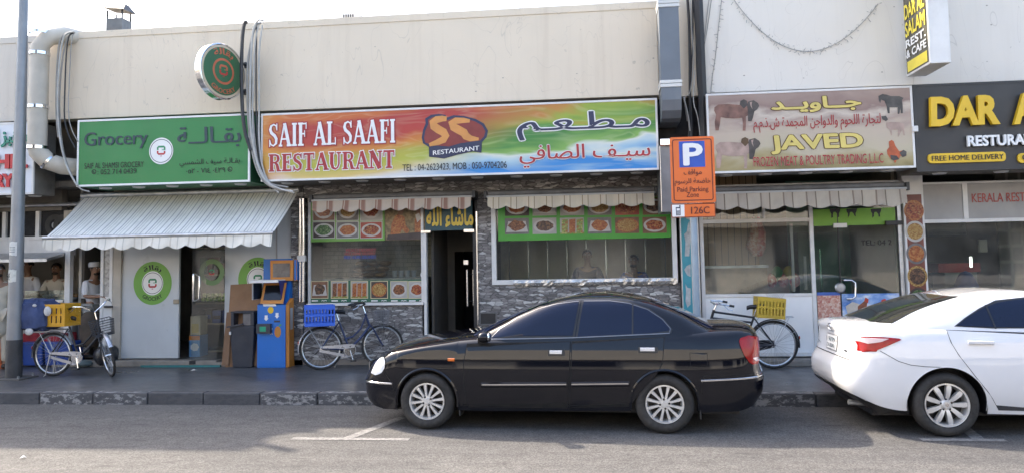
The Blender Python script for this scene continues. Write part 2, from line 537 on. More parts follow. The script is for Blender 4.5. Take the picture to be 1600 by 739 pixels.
# ------------------------------------------------------------------ lettering
NOJOIN = 'اأإآدذرزوؤةىء'
def shape(s):
    """joined forms of Arabic letters, in the order they are drawn"""
    isar = lambda c: 'ARABIC LETTER' in ud.name(c, '') or c == 'ـ'
    out = []
    for i, c in enumerate(s):
        if not isar(c) or c == 'ـ':
            out.append(c); continue
        p = i > 0 and isar(s[i - 1]) and s[i - 1] not in NOJOIN
        q = i < len(s) - 1 and isar(s[i + 1]) and c not in NOJOIN and s[i + 1] != 'ء'
        if c == 'ء': p = q = False
        form = {(0, 0): 'ISOLATED', (1, 0): 'FINAL', (0, 1): 'INITIAL', (1, 1): 'MEDIAL'}[(int(p), int(q))]
        try:
            out.append(ud.lookup(ud.name(c) + ' ' + form + ' FORM'))
        except KeyError:
            try: out.append(ud.lookup(ud.name(c) + (' FINAL FORM' if p else ' ISOLATED FORM')))
            except KeyError: out.append(c)
    return ''.join(out)[::-1]
def glyph_mesh(body, offset=0.0, shear=0.0, res=3, space=1.0, split=True):
    """flat triangles of a line of text, each letter nudged so that none lies in another's plane"""
    if any('ARABIC' in ud.name(c, '') for c in body) and not any(c.isdigit() and ord(c) < 128 for c in body):
        if any('LETTER' in ud.name(c, '') for c in body): body = shape(body)
    cu = bpy.data.curves.new('text', 'FONT')
    cu.body = body; cu.offset = offset; cu.shear = shear; cu.resolution_u = res; cu.space_character = space
    cu.dimensions = '2D'; cu.fill_mode = 'FRONT'
    o = bpy.data.objects.new('text', cu); COL.objects.link(o)
    bpy.context.view_layer.update()
    me = bpy.data.meshes.new_from_object(o)
    vs = [tuple(v.co) for v in me.vertices]; fs = [list(p.vertices) for p in me.polygons]
    bpy.data.objects.remove(o); bpy.data.curves.remove(cu); bpy.data.meshes.remove(me)
    par = list(range(len(vs)))
    def find(a):
        while par[a] != a:
            par[a] = par[par[a]]; a = par[a]
        return a
    for f in fs:
        for q in f[1:]:
            par[find(q)] = find(f[0])
    ids = {}
    lev = [ids.setdefault(find(i), len(ids)) % 5 * 0.0002 for i in range(len(vs))]
    v2, f2, l2 = [], [], []
    for k, f in enumerate(fs):
        b = len(v2); v2 += [vs[q] for q in f]; l2 += [lev[q] + (k % 9) * 0.000012 for q in f]; f2.append(list(range(b, b + len(f))))
    if split: vs, fs, lev = v2, f2, l2
    fs = [f if sum(vs[f[i]][0] * vs[f[(i + 1) % len(f)]][1] - vs[f[(i + 1) % len(f)]][0] * vs[f[i]][1] for i in range(len(f))) > 0 else f[::-1] for f in fs]
    return vs, fs, lev
def text(name, body, x0, x1, z0, z1, Y, mt, parent, offset=0.0, shear=0.0, outline=None, mapf=None, space=1.0, depth=0.0, skew=0.0):
    """fit a line of text into the rectangle x0..x1, z0..z1 on the plane Y (facing -Y), as one mesh"""
    mb = MB()
    layers = ([(outline[0], outline[1], 0.0)] if outline else []) + [(mt, offset, 0.005)]
    v0, _, _ = glyph_mesh(body, offset if depth else 0.0, shear, 3, space)
    ax0, ax1 = min(v[0] for v in v0), max(v[0] for v in v0); az0, az1 = min(v[1] for v in v0), max(v[1] for v in v0)
    sx, sz = (x1 - x0) / (ax1 - ax0), (z1 - z0) / (az1 - az0)
    for (m_, off, dy) in layers:
        if not depth:
            # heavier strokes: the same letters set again a hair to each side
            vs, fs, lev = glyph_mesh(body, 0.0, shear, 3, space)
            if off == 0: sh = [(0, 0)]
            elif off < .03: sh = [(0, 0), (-off, 0), (off, 0)]
            else: sh = [(0, 0)] + [(off * cos(pi * k / 4), off * sin(pi * k / 4)) for k in range(8)]
            for q, (da, dc) in enumerate(sh):
                mb.add([(x0 + (a + da - ax0) * sx, Y - .004 - dy - l - q * .00012, z0 + (c + dc - az0) * sz + skew * (a - ax0) * sx) for (a, c, _), l in zip(vs, lev)], fs, m_)
            continue
        vs, fs, lev = glyph_mesh(body, off, shear, 3, space, False)
        pts = []
        for (a, c, _), l in zip(vs, lev):
            x = x0 + (a - ax0) * sx; z = z0 + (c - az0) * sz + skew * (a - ax0) * sx
            pts.append((x, Y - 0.004 - dy - l, z))
        if depth and dy:
            b = [(x, y + depth, z) for x, y, z in pts]
            edge = {}
            for f in fs:
                for i in range(len(f)):
                    e = (f[i], f[(i + 1) % len(f)])
                    if (e[1], e[0]) in edge: del edge[(e[1], e[0])]
                    else: edge[e] = 1
            pts = [(x, y - depth, z) for x, y, z in pts]
            n = len(pts)
            mb.add(pts + b, fs + [(e[0], e[0] + n, e[1] + n, e[1]) for e in edge], m_)
        else:
            mb.add(pts, fs, m_)
    if mapf: mb.v = [mapf(p) for p in mb.v]
    return mb.build(name, parent, world=mapf is None)
def arc_text(mb, body, cx, cz, r, a_mid, span, h, Y, mt, flip=False, offset=0.02):
    """letters set round a circle; flip for the lower half"""
    vs, fs, lev = glyph_mesh(body, 0.0)
    x0, x1 = min(v[0] for v in vs), max(v[0] for v in vs)
    for q, dx in enumerate((0, -offset, offset)):
        pts = []
        for (x, z, _), l in zip(vs, lev):
            t_ = (x + dx - x0) / (x1 - x0) - 0.5
            rr = r + (z / 0.72) * h * (-1 if flip else 1)
            a = a_mid + (t_ * span if flip else -t_ * span)
            pts.append((cx + rr * cos(a), Y - l - q * 0.00012, cz + rr * sin(a)))
        mb.add(pts, fs, mt)
INK = M('navy_ink', (0.022, 0.028, 0.075), 0.45, 0, 0.1)

# ================================================================== the street
def sheet(name, x0, x1, y0, y1, z, mt, kind='structure', nx=1, ny=1, amp=0.0):
    mb = MB(); vs = []
    for j in range(ny + 1):
        for i in range(nx + 1):
            vs.append((x0 + (x1 - x0) * i / nx, y0 + (y1 - y0) * j / ny, z + (RND.uniform(-amp, amp) if amp else 0)))
    mb.add(vs, [(j * (nx + 1) + i, j * (nx + 1) + i + 1, (j + 1) * (nx + 1) + i + 1, (j + 1) * (nx + 1) + i) for j in range(ny) for i in range(nx)], mt)
    return mb.build(name, kind=kind)
SAND = M('dusty_ground', (0.22, 0.195, 0.165), 0.9, 0, 0.2, 0.6)
sheet('ground', -400, 400, -400, 400, -0.03, SAND)
sheet('road', -90, 90, -6.2, 9.72, 0.0, ASPHALT)
KY = 9.70
mb = MB(); mb.box(-90, 90, KY + 0.17, 12.75, -0.02, WALK, PAVER); mb.build('pavement', kind='structure')
# kerb stones, the paint of every second group mostly worn away
mb = MB()
x = -30.0; i = 0
worn = [(-7.62, -6.18), (-4.62, -3.02), (-1.7, -0.6), (2.0, 2.75), (-12.2, -10.6), (5.5, 7.0)]
while x < 30:
    ln = 0.775
    xc = x + ln / 2
    mt = KERB_WHITE if any(a <= xc <= b for a, b in worn) else KERB_DARK
    mb.box(x + 0.004, x + ln - 0.004, KY + RND.uniform(-0.004, 0.004), KY + 0.168, -0.02, WALK + 0.004 + RND.uniform(-0.003, 0.003), mt)
    x += ln; i += 1
mb.build('kerb', bevel=0.018, kind='structure')
# bay markings
def bay_mark(corner_l, corner_r, stem_a, stem_b):
    a, b = G(*corner_l, 0), G(*corner_r, 0)
    mb = MB()
    y = (a.y + b.y) / 2
    mb.add([(a.x, y - 0.05, 0.004), (b.x, y - 0.05, 0.004), (b.x, y + 0.05, 0.004), (a.x, y + 0.05, 0.004)], [(0, 1, 2, 3)], ROADPAINT)
    c, d = G(*stem_a, 0), G(*stem_b, 0)
    mb.add([(c.x - 0.06, y + 0.052, 0.004), (c.x + 0.06, y + 0.052, 0.004), (d.x + 0.06, d.y, 0.004), (d.x - 0.06, d.y, 0.004)], [(0, 1, 2, 3)], ROADPAINT)
    return mb.build('bay_marking', kind='structure')
bay_mark((455, 685.5), (640, 685.5), (545, 684), (628, 652))
bay_mark((1440, 687), (1570, 687), (1530, 686), (1490, 655))
# litter on the road and pavement
LIT = M('litter_paper', (0.6, 0.58, 0.54), 0.8)
for (px, py, z, s, lb) in ((303, 579, WALK, 0.05, 'scrap of white paper on the dark pavement by the cardboard'), (36, 716, 0, 0.028, 'pale scrap of litter on the sunlit road at lower left'), (2, 630, 0, 0.06, 'crumpled white scrap lying against the kerb at left edge')):
    g = G(px, py, z); mb = MB()
    mb.add([(g.x - s, g.y - s * .5, z + .006), (g.x + s * .8, g.y - s * .6, z + .02), (g.x + s, g.y + s * .5, z + .008), (g.x - s * .3, g.y + s * .7, z + .03), (g.x, g.y, z + 0.035)], [(0, 1, 4), (1, 2, 4), (2, 3, 4), (3, 0, 4)], LIT)
    L(mb.build('litter'), lb, 'litter')

# ================================================================== the terrace of shops
WB = 4.262           # underside of the upper wall
PT = 5.722           # parapet top
FLOOR = 0.23
SOF = 3.17
ROOFM = M('roof_screed', (0.35, 0.33, 0.3), 0.9, 0, 0.15, 1.5)
SOFFIT = M('shaded_grimy_soffit', (0.16, 0.145, 0.125), 0.75, 0, 0.3, 2.5, 0.1, 0.5, (0.06, 0.05, 0.045))
INWALL = M('interior_wall', (0.50, 0.46, 0.40), 0.7, 0, 0.1, 1.5)
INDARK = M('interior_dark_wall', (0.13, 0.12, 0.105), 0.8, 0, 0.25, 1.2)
INFLOOR = M('interior_floor_tile', (0.20, 0.18, 0.16), 0.4, 0, 0.2, 2)
STEPM = M('concrete_step', (0.24, 0.215, 0.185), 0.8, 0, 0.25, 4, 0.3, 0.6, (0.09, 0.08, 0.07))
BEIGE = M('beige_render', (0.45, 0.41, 0.35), 0.8, 0, 0.15, 3, 0.2, 0.5, (0.2, 0.17, 0.13), 0.4)
GREYP = M('grey_panel', (0.36, 0.35, 0.34), 0.5, 0, 0.08, 2, 0, 0.3, (0.2, 0.19, 0.18), 0.4)
TEAL = M('teal_poster_print', (0.035, 0.27, 0.34), 0.4, 0, 0.15, 3)

def shop(name, label, x0, x1, wall_mt, inner, depth=4.5, top=PT, coping=True, wx0=None, wx1=None):
    t = thing(name, label, 'shop', ((x0 + x1) / 2, YF, 0), 'shops of the terrace')
    a, b = (x0 if wx0 is None else wx0), (x1 if wx1 is None else wx1)
    mb = MB(); mb.box(a, b, YU, YU + 0.22, WB, top, wall_mt)
    if coping:
        mb.box(a, b, YU - 0.012, YU + 0.23, top - 0.115, top + 0.002, wall_mt)
    mb.build('upper_wall', t, bevel=0.008)
    mb = MB(); mb.box(x0 + 0.002, x1 - 0.002, YU + 0.222, YF + depth + 0.3, WB + 0.1, WB + 0.3, ROOFM); mb.build('roof_slab', t)
    mb = MB(); mb.box(x0 + 0.002, x1 - 0.002, YF - 0.45, YF + 0.18, SOF, SOF + 0.1, SOFFIT); mb.build('canopy_slab', t)
    mb = MB(); mb.box(x0 + 0.002, x1 - 0.002, YF, YF + 0.15, SOF + 0.102, WB + 0.098, SOFFIT); mb.build('bulkhead', t)
    mb = MB()
    mb.box(x0 + 0.002, x1 - 0.002, YF + depth, YF + depth + 0.15, 0, WB + 0.098, inner)
    mb.box(x0 + 0.002, x0 + 0.05, YF + 0.16, YF + depth - 0.002, FLOOR + 0.002, WB + 0.098, inner)
    mb.box(x1 - 0.05, x1 - 0.002, YF + 0.16, YF + depth - 0.002, FLOOR + 0.002, WB + 0.098, inner)
    mb.build('inner_wall', t)
    mb = MB(); mb.box(x0 + 0.052, x1 - 0.052, YF + 0.19, YF + depth - 0.002, SOF + 0.02, SOF + 0.08, inner); mb.build('ceiling', t)
    mb = MB(); mb.box(x0 + 0.002, x1 - 0.002, YF - 0.1, YF + depth - 0.002, 0.0, FLOOR, INFLOOR); mb.build('floor', t)
    return t
XA = -10.66
X0 = P(75, 200, YU).x          # joints between the units, on the upper wall
X1 = P(403, 150, YU).x
X2 = P(1028, 100, YU).x
X3 = P(1101, 100, YU).x
X4 = P(1426, 150, YU).x
CAFEW = M('cafe_inner_wall', (0.70, 0.68, 0.63), 0.6, 0, 0.08, 1.5)
cafe = shop('bakery_cafe', 'open fronted bakery cafe with serving counter at the left end of the terrace', XA, X0, WALL_GREY, CAFEW, 1.9, top=5.70)
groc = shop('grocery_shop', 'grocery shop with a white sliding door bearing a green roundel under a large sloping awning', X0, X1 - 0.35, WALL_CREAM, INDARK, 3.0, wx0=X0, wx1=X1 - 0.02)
rest = shop('restaurant_building', 'restaurant with grey ledge stone front, open dark doorway and two wide windows', X1 - 0.35, X2 + 0.55, WALL_CREAM, INWALL, 4.5, wx0=X1 - 0.018, wx1=X2)
meat = shop('meat_shop', 'frozen meat shop with white panelled window and glass door between two poster pillars', X2 + 0.55, X4 + 0.02, WALL_WHITE, M('meat_shop_inner', (0.34, 0.31, 0.26), 0.7, 0, 0.15, 1.5), 3.2, top=6.2, wx0=X3, wx1=X4 + 0.02)
kera = shop('corner_restaurant', 'restaurant with black fascia and grey panels over a dark window at the right end', X4 + 0.021, 18.0, WALL_WHITE, INDARK, 4.5, top=6.2)
# the recess between restaurant and meat shop walls
mb = MB(); mb.box(X2 + 0.002, X3 - 0.002, YU + 0.06, YU + 0.2, WB - 0.02, PT + 0.2, WALL_CREAM); mb.build('recess_wall', rest)
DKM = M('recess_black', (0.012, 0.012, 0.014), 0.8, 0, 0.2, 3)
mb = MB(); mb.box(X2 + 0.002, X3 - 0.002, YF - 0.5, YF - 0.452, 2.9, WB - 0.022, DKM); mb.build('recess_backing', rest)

def frame(mb, x0, x1, z0, z1, y, w, mt, d=0.06, sides='LRTB'):
    if 'L' in sides: mb.box(x0, x0 + w, y, y + d, z0, z1, mt)
    if 'R' in sides: mb.box(x1 - w, x1, y, y + d, z0, z1, mt)
    a = x0 + (w if 'L' in sides else 0) + 0.0005; b = x1 - (w if 'R' in sides else 0) - 0.0005
    if 'T' in sides: mb.box(a, b, y + 0.001, y + d - 0.001, z1 - w, z1, mt)
    if 'B' in sides: mb.box(a, b, y + 0.001, y + d - 0.001, z0, z0 + w, mt)
def pane(name, x0, x1, z0, z1, y, mt, parent, th=0.008):
    mb = MB(); mb.add([(x0, y, z0), (x1, y, z0), (x1, y, z1), (x0, y, z1)], [(0, 1, 2, 3)], mt)
    return mb.build(name, parent)

# ---------------------------------------------------------------- restaurant front
sx = lambda px, py=430: P(px, py, YF).x
sz = lambda px, py: P(px, py, YF).z
xL, xW0, xW1, xD1, xP0, xP1 = sx(458), sx(482), sx(663), sx(745), sx(748), sx(769)
xV1, xE = sx(1057, 380), sx(1062, 420)
zS1 = sz(575, 471)            # sill, left window
zS2 = sz(915, 439)
zT = sz(700, 304)
mb = MB()
mb.box(xL, xW0 - 0.06, YF - 0.10, YF + 0.12, 0.0, SOF, STONE)
mb.box(xW0 - 0.058, xW1 - 0.03, YF - 0.05, YF + 0.12, 0.0, zS1 - 0.06, STONE)
mb.box(xP0, xP1, YF - 0.05, YF + 0.12, 0.0, zT - 0.002, STONE)
mb.box(xP1 + 0.001, xE, YF - 0.05, YF + 0.12, 0.0, zS2 - 0.04, STONE)
mb.box(xW0 - 0.058, xE, YF - 0.06, YF + 0.12, zT, SOF - 0.001, STONE)
mb.build('stone_cladding', rest)
# left window
w1 = MB()
zt1 = sz(575, 312)
frame(w1, xW0, xW1, zS1 - 0.055, zT - 0.004, YF - 0.03, 0.045, ALU, 0.07)
w1.box(xW0, xW1, YF - 0.10, YF - 0.032, zS1 - 0.055, zS1 - 0.012, ALU)
win1 = w1.build('window_frame', rest, bevel=0.004)
pane('pane', xW0 + 0.045, xW1 - 0.045, zS1 - 0.01, zT - 0.05, YF + 0.005, GLASS_DARK, win1)
# left downpipes beside the window
mb = MB()
for px, r_ in ((474, 0.022), (479, 0.028)):
    xx = sx(px)
    mb.tube([(xx, YF - 0.15, sz(px, 312)), (xx, YF - 0.15, sz(px, 470))], r_, CHROME, 10)
mb.box(sx(471), sx(483), YF - 0.19, YF - 0.12, sz(477, 408), sz(477, 399), ALU)
L(mb.build('metal_pipes', smooth=True), 'pair of shiny steel pipes standing beside the left restaurant window', 'pipes')
# doorway: jambs, opened glass leaf with a bar handle
mb = MB()
zd = sz(702, 360)
mb.box(sx(663.5), sx(667.5), YF - 0.06, YF + 0.05, FLOOR, zd, ALU)
mb.box(sx(740.5), sx(747.5), YF - 0.06, YF + 0.05, FLOOR, zT - 0.003, BLACK)
mb.box(sx(746), sx(748) - 0.001, YF - 0.075, YF - 0.061, FLOOR, zT - 0.3, CHROME)
dfr = mb.build('door_frame', rest)
# leaf folded inwards, seen nearly edge-on
door = MB()
hx, hy = sx(739), YF - 0.0
ex, ey = hx - 0.14, YF + 0.92
door.add([(hx, hy, FLOOR + .03), (ex, ey, FLOOR + .03), (ex, ey, zd - .03), (hx, hy, zd - .03)], [(0, 1, 2, 3)], GLASS_DARK)
dl = door.build('door', rest)
mb = MB()
for off in (-0.055, 0.05):
    mb = MB(); xx = sx(731) + (0.0 if off < 0 else 0.085); yy = YF - 0.02 + off
    mb.tube([(xx, yy, sz(731, 477)), (xx, yy, sz(731, 421))], 0.014, CHROME, 10)
    if off < 0: mb.build('handle', dl, smooth=True)
mb.tube([(sx(731), YF - 0.075, sz(731, 470)), (sx(731) + 0.085, YF + 0.03, sz(731, 470))], 0.008, CHROME)
mb.tube([(sx(731), YF - 0.075, sz(731, 428)), (sx(731) + 0.085, YF + 0.03, sz(731, 428))], 0.008, CHROME)
mb.build('handle', dl, smooth=True)
for q_ in ((660, 675, 364, 360.5), (727, 743, 363, 358.5), (726, 733, 413, 406)):
    mb = MB(); mb.box(sx(q_[0]), sx(q_[1]), YF - 0.085, YF - 0.062, sz(q_[0] + 6, q_[2]), sz(q_[0] + 6, q_[3]), CHROME); mb.build('door_fitting', rest)
# right window
w2 = MB()
zt2 = sz(915, 318)
x20, x21 = sx(769.5), xV1
frame(w2, x20, x21, zS2 - 0.035, zT - 0.004, YF - 0.07, 0.075, ALU, 0.11)
win2 = w2.build('window_frame', rest, bevel=0.004)
pane('pane', x20 + 0.075, x21 - 0.075, zS2 + 0.04, zT - 0.08, YF + 0.005, GLASS, win2)
# crumpled shiny strip along the sill
SILL_STRIP = M('wrinkled_shiny', (0.62, 0.58, 0.52), 0.25, 0.7, 0.3, 12, 0.6)
mb = MB(); vs = []; n = 60
for i in range(n + 1):
    xx = x20 + 0.35 + (x21 - x20 - 0.36) * i / n
    w = RND.uniform(0.01, 0.05)
    vs += [(xx, YF - 0.075 - RND.uniform(0, .015), zS2 - 0.045 - RND.uniform(0, .025)), (xx, YF - 0.075 - RND.uniform(0.005, .03), zS2 - 0.01), (xx, YF - 0.075 - RND.uniform(0, .012), zS2 + 0.02 + RND.uniform(0, .02))]
mb.add(vs, [(3 * i + k, 3 * i + 3 + k, 3 * i + 4 + k, 3 * i + 1 + k) for i in range(n) for k in (0, 1)], SILL_STRIP)
mb.build('sill_strip', win2, label='wrinkled shiny trim along the sill')
# black letter-box like vent in the stone near the car
mb = MB(); frame(mb, sx(749), sx(776), sz(760, 507), sz(760, 487), YF - 0.075, 0.02, M('vent_grey', (0.12, 0.12, 0.12), 0.5), 0.025)
mb.box(sx(749) + .02, sx(776) - .02, YF - 0.058, YF - 0.052, sz(760, 507) + .02, sz(760, 487) - .02, BLACK)
mb.build('vent', rest)
# inside the restaurant
def mat_reflection_tiles():
    mt, t, b = newmat('brick_reflection_tiles'); br = t.nodes.new('ShaderNodeTexBrick'); v = coords(t, (1, 1, 1), rot=(radians(90), 0, 0))
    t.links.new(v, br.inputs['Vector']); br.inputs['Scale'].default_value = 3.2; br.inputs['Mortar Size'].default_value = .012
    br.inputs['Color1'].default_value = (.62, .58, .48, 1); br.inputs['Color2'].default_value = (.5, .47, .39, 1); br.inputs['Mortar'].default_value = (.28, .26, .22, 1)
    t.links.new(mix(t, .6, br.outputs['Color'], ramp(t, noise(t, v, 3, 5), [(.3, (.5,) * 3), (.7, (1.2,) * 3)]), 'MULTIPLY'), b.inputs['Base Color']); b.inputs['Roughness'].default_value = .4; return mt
INCOL = M('interior_cream', (0.50, 0.44, 0.33), 0.6, 0, 0.1, 2)
mb = MB(); xk0, xk1 = sx(760), X2 + 0.45
mb.box(xk0, xk1, YF + 1.9, YF + 2.0, FLOOR, SOF, INCOL)
for k in range(9):
    xx = xk0 + 0.15 + k * 0.36
    mb.box(xx, xx + 0.02, YF + 1.885, YF + 1.899, FLOOR, SOF - 0.3, CHROME)
mb.build('partition', rest)
mb = MB(); mb.box(xW0 - .3, sx(667), YF + 1.5, YF + 1.55, FLOOR, SOF, mat_reflection_tiles()); mb.build('reflection_wall', rest)  # added wall, imitates the brick-like reflection in the left pane
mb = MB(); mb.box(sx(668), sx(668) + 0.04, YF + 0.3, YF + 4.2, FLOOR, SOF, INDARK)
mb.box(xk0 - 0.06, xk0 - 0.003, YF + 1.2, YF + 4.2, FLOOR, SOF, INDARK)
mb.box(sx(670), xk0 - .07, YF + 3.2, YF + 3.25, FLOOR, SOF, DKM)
mb.build('corridor_wall', rest)
mb = MB(); mb.box(sx(669), xk0 - .07, YF + 1.5, YF + 1.55, sz(700, 392), SOF, INDARK); mb.box(sx(669), sx(669) + .16, YF + 1.5, YF + 1.55, FLOOR, sz(700, 392) - .001, INDARK); mb.build('inner_door_surround', rest)
WOOD = M('brown_wood', (0.16, 0.085, 0.04), 0.5, 0, 0.3, 6)
tb = thing('serving_counter', 'pale serving counter standing inside the left restaurant window', 'counter', ((xW0 + xW1) / 2, YF + 0.9, FLOOR))
zct = P(560, 434, YF + .8).z
mb = MB(); mb.box(xW0 + 0.1, xW1 - 0.15, YF + 0.55, YF + 1.25, FLOOR, zct - .042, INCOL); mb.build('base', tb)
mb = MB(); mb.box(xW0 + 0.05, xW1 - 0.1, YF + 0.5, YF + 1.3, zct - .04, zct, STEEL); mb.build('top', tb, bevel=0.005)
BREAD = M('bread', (0.34, 0.2, 0.085), 0.7, 0, 0.3, 12, 0.2)
for k in range(9):
    xx = sx(537) + (k % 3) * 0.2; zz = zct + .002 + (k // 3) * 0.1
    mb = MB(); mb.ball((xx + 0.04 * (k // 3), YF + 0.78, zz + 0.05), 0.12, 0.15, 0.05, BREAD); 
    L(mb.build('bread_loaf', smooth=True), 'flat brown loaf in the heap on the counter behind the left restaurant window', 'bread', 'loaves heaped on the counter')
CUPM = M('white_cup', (0.6, 0.62, 0.66), 0.4)
for k in range(4):
    mb = MB(); xx = sx(598) + k * 0.115
    mb.lathe([(0.0, 0), (0.035, 0), (0.048, 0.12), (0.0, 0.12)], (xx, YF + 0.75, zct + .002), (0, 0, 1), CUPM, 16)
    L(mb.build('cup', smooth=True), 'pale cup in the row on the counter behind the left restaurant window', 'cup', 'cups on the restaurant counter')

# ---------------------------------------------------------------- grocery front
zG = sz(300, 385) + 0.35
gx0, gxd0, gxd1, gxo1, gx2 = sx(184), sx(192), sx(281), sx(311), sx(352)
STEP_T = sz(240, 556)
mb = MB(); mb.box(X0 - 0.2, sx(352), YF - 0.28, YF - 0.102, WALK, FLOOR + 0.02, STEPM); mb.build('step', groc, bevel=0.012)
mb = MB(); mb.box(sx(240), sx(360), YF - 0.34, YF - 0.29, WALK, WALK + 0.03, M('green_rubber_strip', (0.03, 0.16, 0.16), 0.7)); mb.build('threshold_strip', groc)
DOORW = M('grocery_door_white', (0.53, 0.56, 0.58), 0.32, 0, 0.05, 1.5, 0, 0.25, (0.35, 0.34, 0.32), 0.4)
mb = MB(); mb.box(gx0 - 0.06, gxd0, YF - 0.06, YF + 0.1, FLOOR + .02, SOF - .002, BEIGE); mb.build('door_jamb', groc)
mb = MB(); mb.box(gxd0 + .002, gxd1, YF - 0.02, YF + 0.03, FLOOR + 0.025, 2.75, DOORW); gdoor = mb.build('door', groc, bevel=0.006)
mb = MB(); mb.box(gxd1 - .09, gxd1 + 0.01, YF - 0.045, YF - 0.022, sz(277, 474), sz(277, 467), M('worn_brass', (0.3, 0.27, 0.22), 0.4, 0.8)); mb.build('handle', gdoor, bevel=0.006)
mb = MB(); mb.box(gxd0 + .002, sx(455), YF - 0.015, YF + 0.1, 2.755, SOF - .002, GREYP); mb.build('header', groc)
mb = MB(); mb.box(gx2 + 0.0, sx(457) , YF - 0.02, YF + 0.03, FLOOR + 0.025, 2.75, DOORW); gpan = mb.build('side_panel', groc, bevel=0.006)
mb = MB(); mb.box(sx(432), sx(434), YF - 0.03, YF - 0.021, FLOOR + 0.025, 2.75, GREYP); mb.build('panel_joint', groc)
mb = MB(); mb.box(gx2 - 0.02, sx(457), YF - 0.3, YF - 0.06, 0.1, FLOOR - 0.01, STEPM); mb.build('plinth', groc)
# glass leaf, standing a little open
g0 = Vector((gx2 - 0.01, YF - 0.02, 0)); g1 = Vector((sx(312) + 0.03, YF - 0.30, 0))
mb = MB()
zb_, zt_ = sz(335, 563) + 0.03, 2.72
mb.add([(g1.x, g1.y, zb_), (g0.x, g0.y, zb_), (g0.x, g0.y, zt_), (g1.x, g1.y, zt_)], [(0, 1, 2, 3)], GLASS)
gl = mb.build('glass_door', groc)
mb = MB()
ha = g1 + (g0 - g1) * 0.1
for dy in (-0.06, 0.04):
    zz0, zz1 = sz(315, 468), sz(315, 428)
    mb.tube([(ha.x, ha.y, zz0), (ha.x, ha.y + dy, zz0), (ha.x + (0.05 if dy > 0 else 0), ha.y + dy, zz0 + .03), (ha.x + (0.05 if dy > 0 else 0), ha.y + dy, zz1 - .03), (ha.x, ha.y + dy, zz1), (ha.x, ha.y, zz1)], 0.017, CHROME, 10)
mb.build('handle', gl, smooth=True); mb = MB(); mb.obox(g1 + (g0 - g1) * .12 + Vector((0, 0, sz(318, 562))), (0.13, 0.09, 0), (0, .05, 0), (0, 0, .06), BLACK)
mb.build('patch_fitting', gl)
TUBE_M = M('tube_glow', (0.9, 1.0, 0.95), 0.5, 0, 0.0, 3, emit=2.2)  # glow standing in for tube reflections in two panes
tl = MB(); tl.tube([(sx(354) - 0.02, YF + 0.6, 1.15), (sx(354) - 0.02, YF + 0.6, 1.72)], 0.016, TUBE_M, 10)
L(tl.build('tube_reflection', smooth=True), 'short glowing white tube standing in for a reflection in the grocery glass door', 'lamp')

# roundel: green disc with C mark
GREEN = M('leaf_green_print', (0.16, 0.37, 0.06), 0.45, 0, 0.06, 4)
MARKG = M('mark_green', (0.02, 0.24, 0.10), 0.45)
MARKR = M('mark_red', (0.45, 0.03, 0.03), 0.45)
BLACKINK = M('black_ink', (0.012, 0.014, 0.014), 0.5)
def c_mark(mb, cx, cz, s, Y, g=MARKG, r=MARKR, ink=BLACKINK):
    """open letter C, upper half green, lower half red, a dash beneath"""
    w = 0.26 * s
    def pts(sg):
        return [(cx + .52 * s, cz + sg * .12 * s), (cx + .52 * s, cz + sg * .38 * s), (cx + .40 * s, cz + sg * .52 * s), (cx - .40 * s, cz + sg * .52 * s), (cx - .52 * s, cz + sg * .38 * s), (cx - .52 * s, cz + sg * .06 * s)]
    mb.stroke(pts(1), w, Y, g); mb.stroke(pts(-1), w, Y, r)
    mb.stroke([(cx + .1 * s, cz + .06 * s), (cx + .65 * s, cz + .06 * s)], .1 * s, Y - .0006, g)
    mb.stroke([(cx - .12 * s, cz - .82 * s), (cx + .12 * s, cz - .82 * s)], .1 * s, Y, r)
def roundel(px, py, rpx, Y, parent, arab=True):
    c = P(px, py, Y); r = rpx / FOC * Y * 1.0
    mb = MB()
    mb.disc(c.x, c.z, r, r * 1.06, Y - 0.002, GREEN, 64)
    mb.disc(c.x, c.z, r * .56, r * .59, Y - 0.003, WHITE, 48)
    mb.ring(c.x, c.z, r * .50, r * .525, Y - 0.004, BLACKINK)
    c_mark(mb, c.x, c.z, r * .34, Y - 0.004)
    arc_text(mb, 'بقالة', c.x, c.z, r * .66, pi / 2, 1.25, r * .24, Y - 0.004, BLACKINK, offset=0.03)
    arc_text(mb, 'GROCERY', c.x, c.z, r * .86, -pi / 2, 1.35, r * .19, Y - 0.004, BLACKINK, flip=True, offset=0.025)
    return mb.build('roundel', parent)
roundel(238.5, 442, 33.5, YF - 0.022, gdoor)
roundel(403, 436, 33.5, YF - 0.022, gpan)
c = P(331, 425, YF - 0.18); mb = MB(); mb.ring(c.x, c.z, .14, .22, c.y, M('faded_green', (0.13, 0.22, 0.09), 0.5)); c_mark(mb, c.x, c.z, .07, c.y - .001); mb.build('roundel', gl)
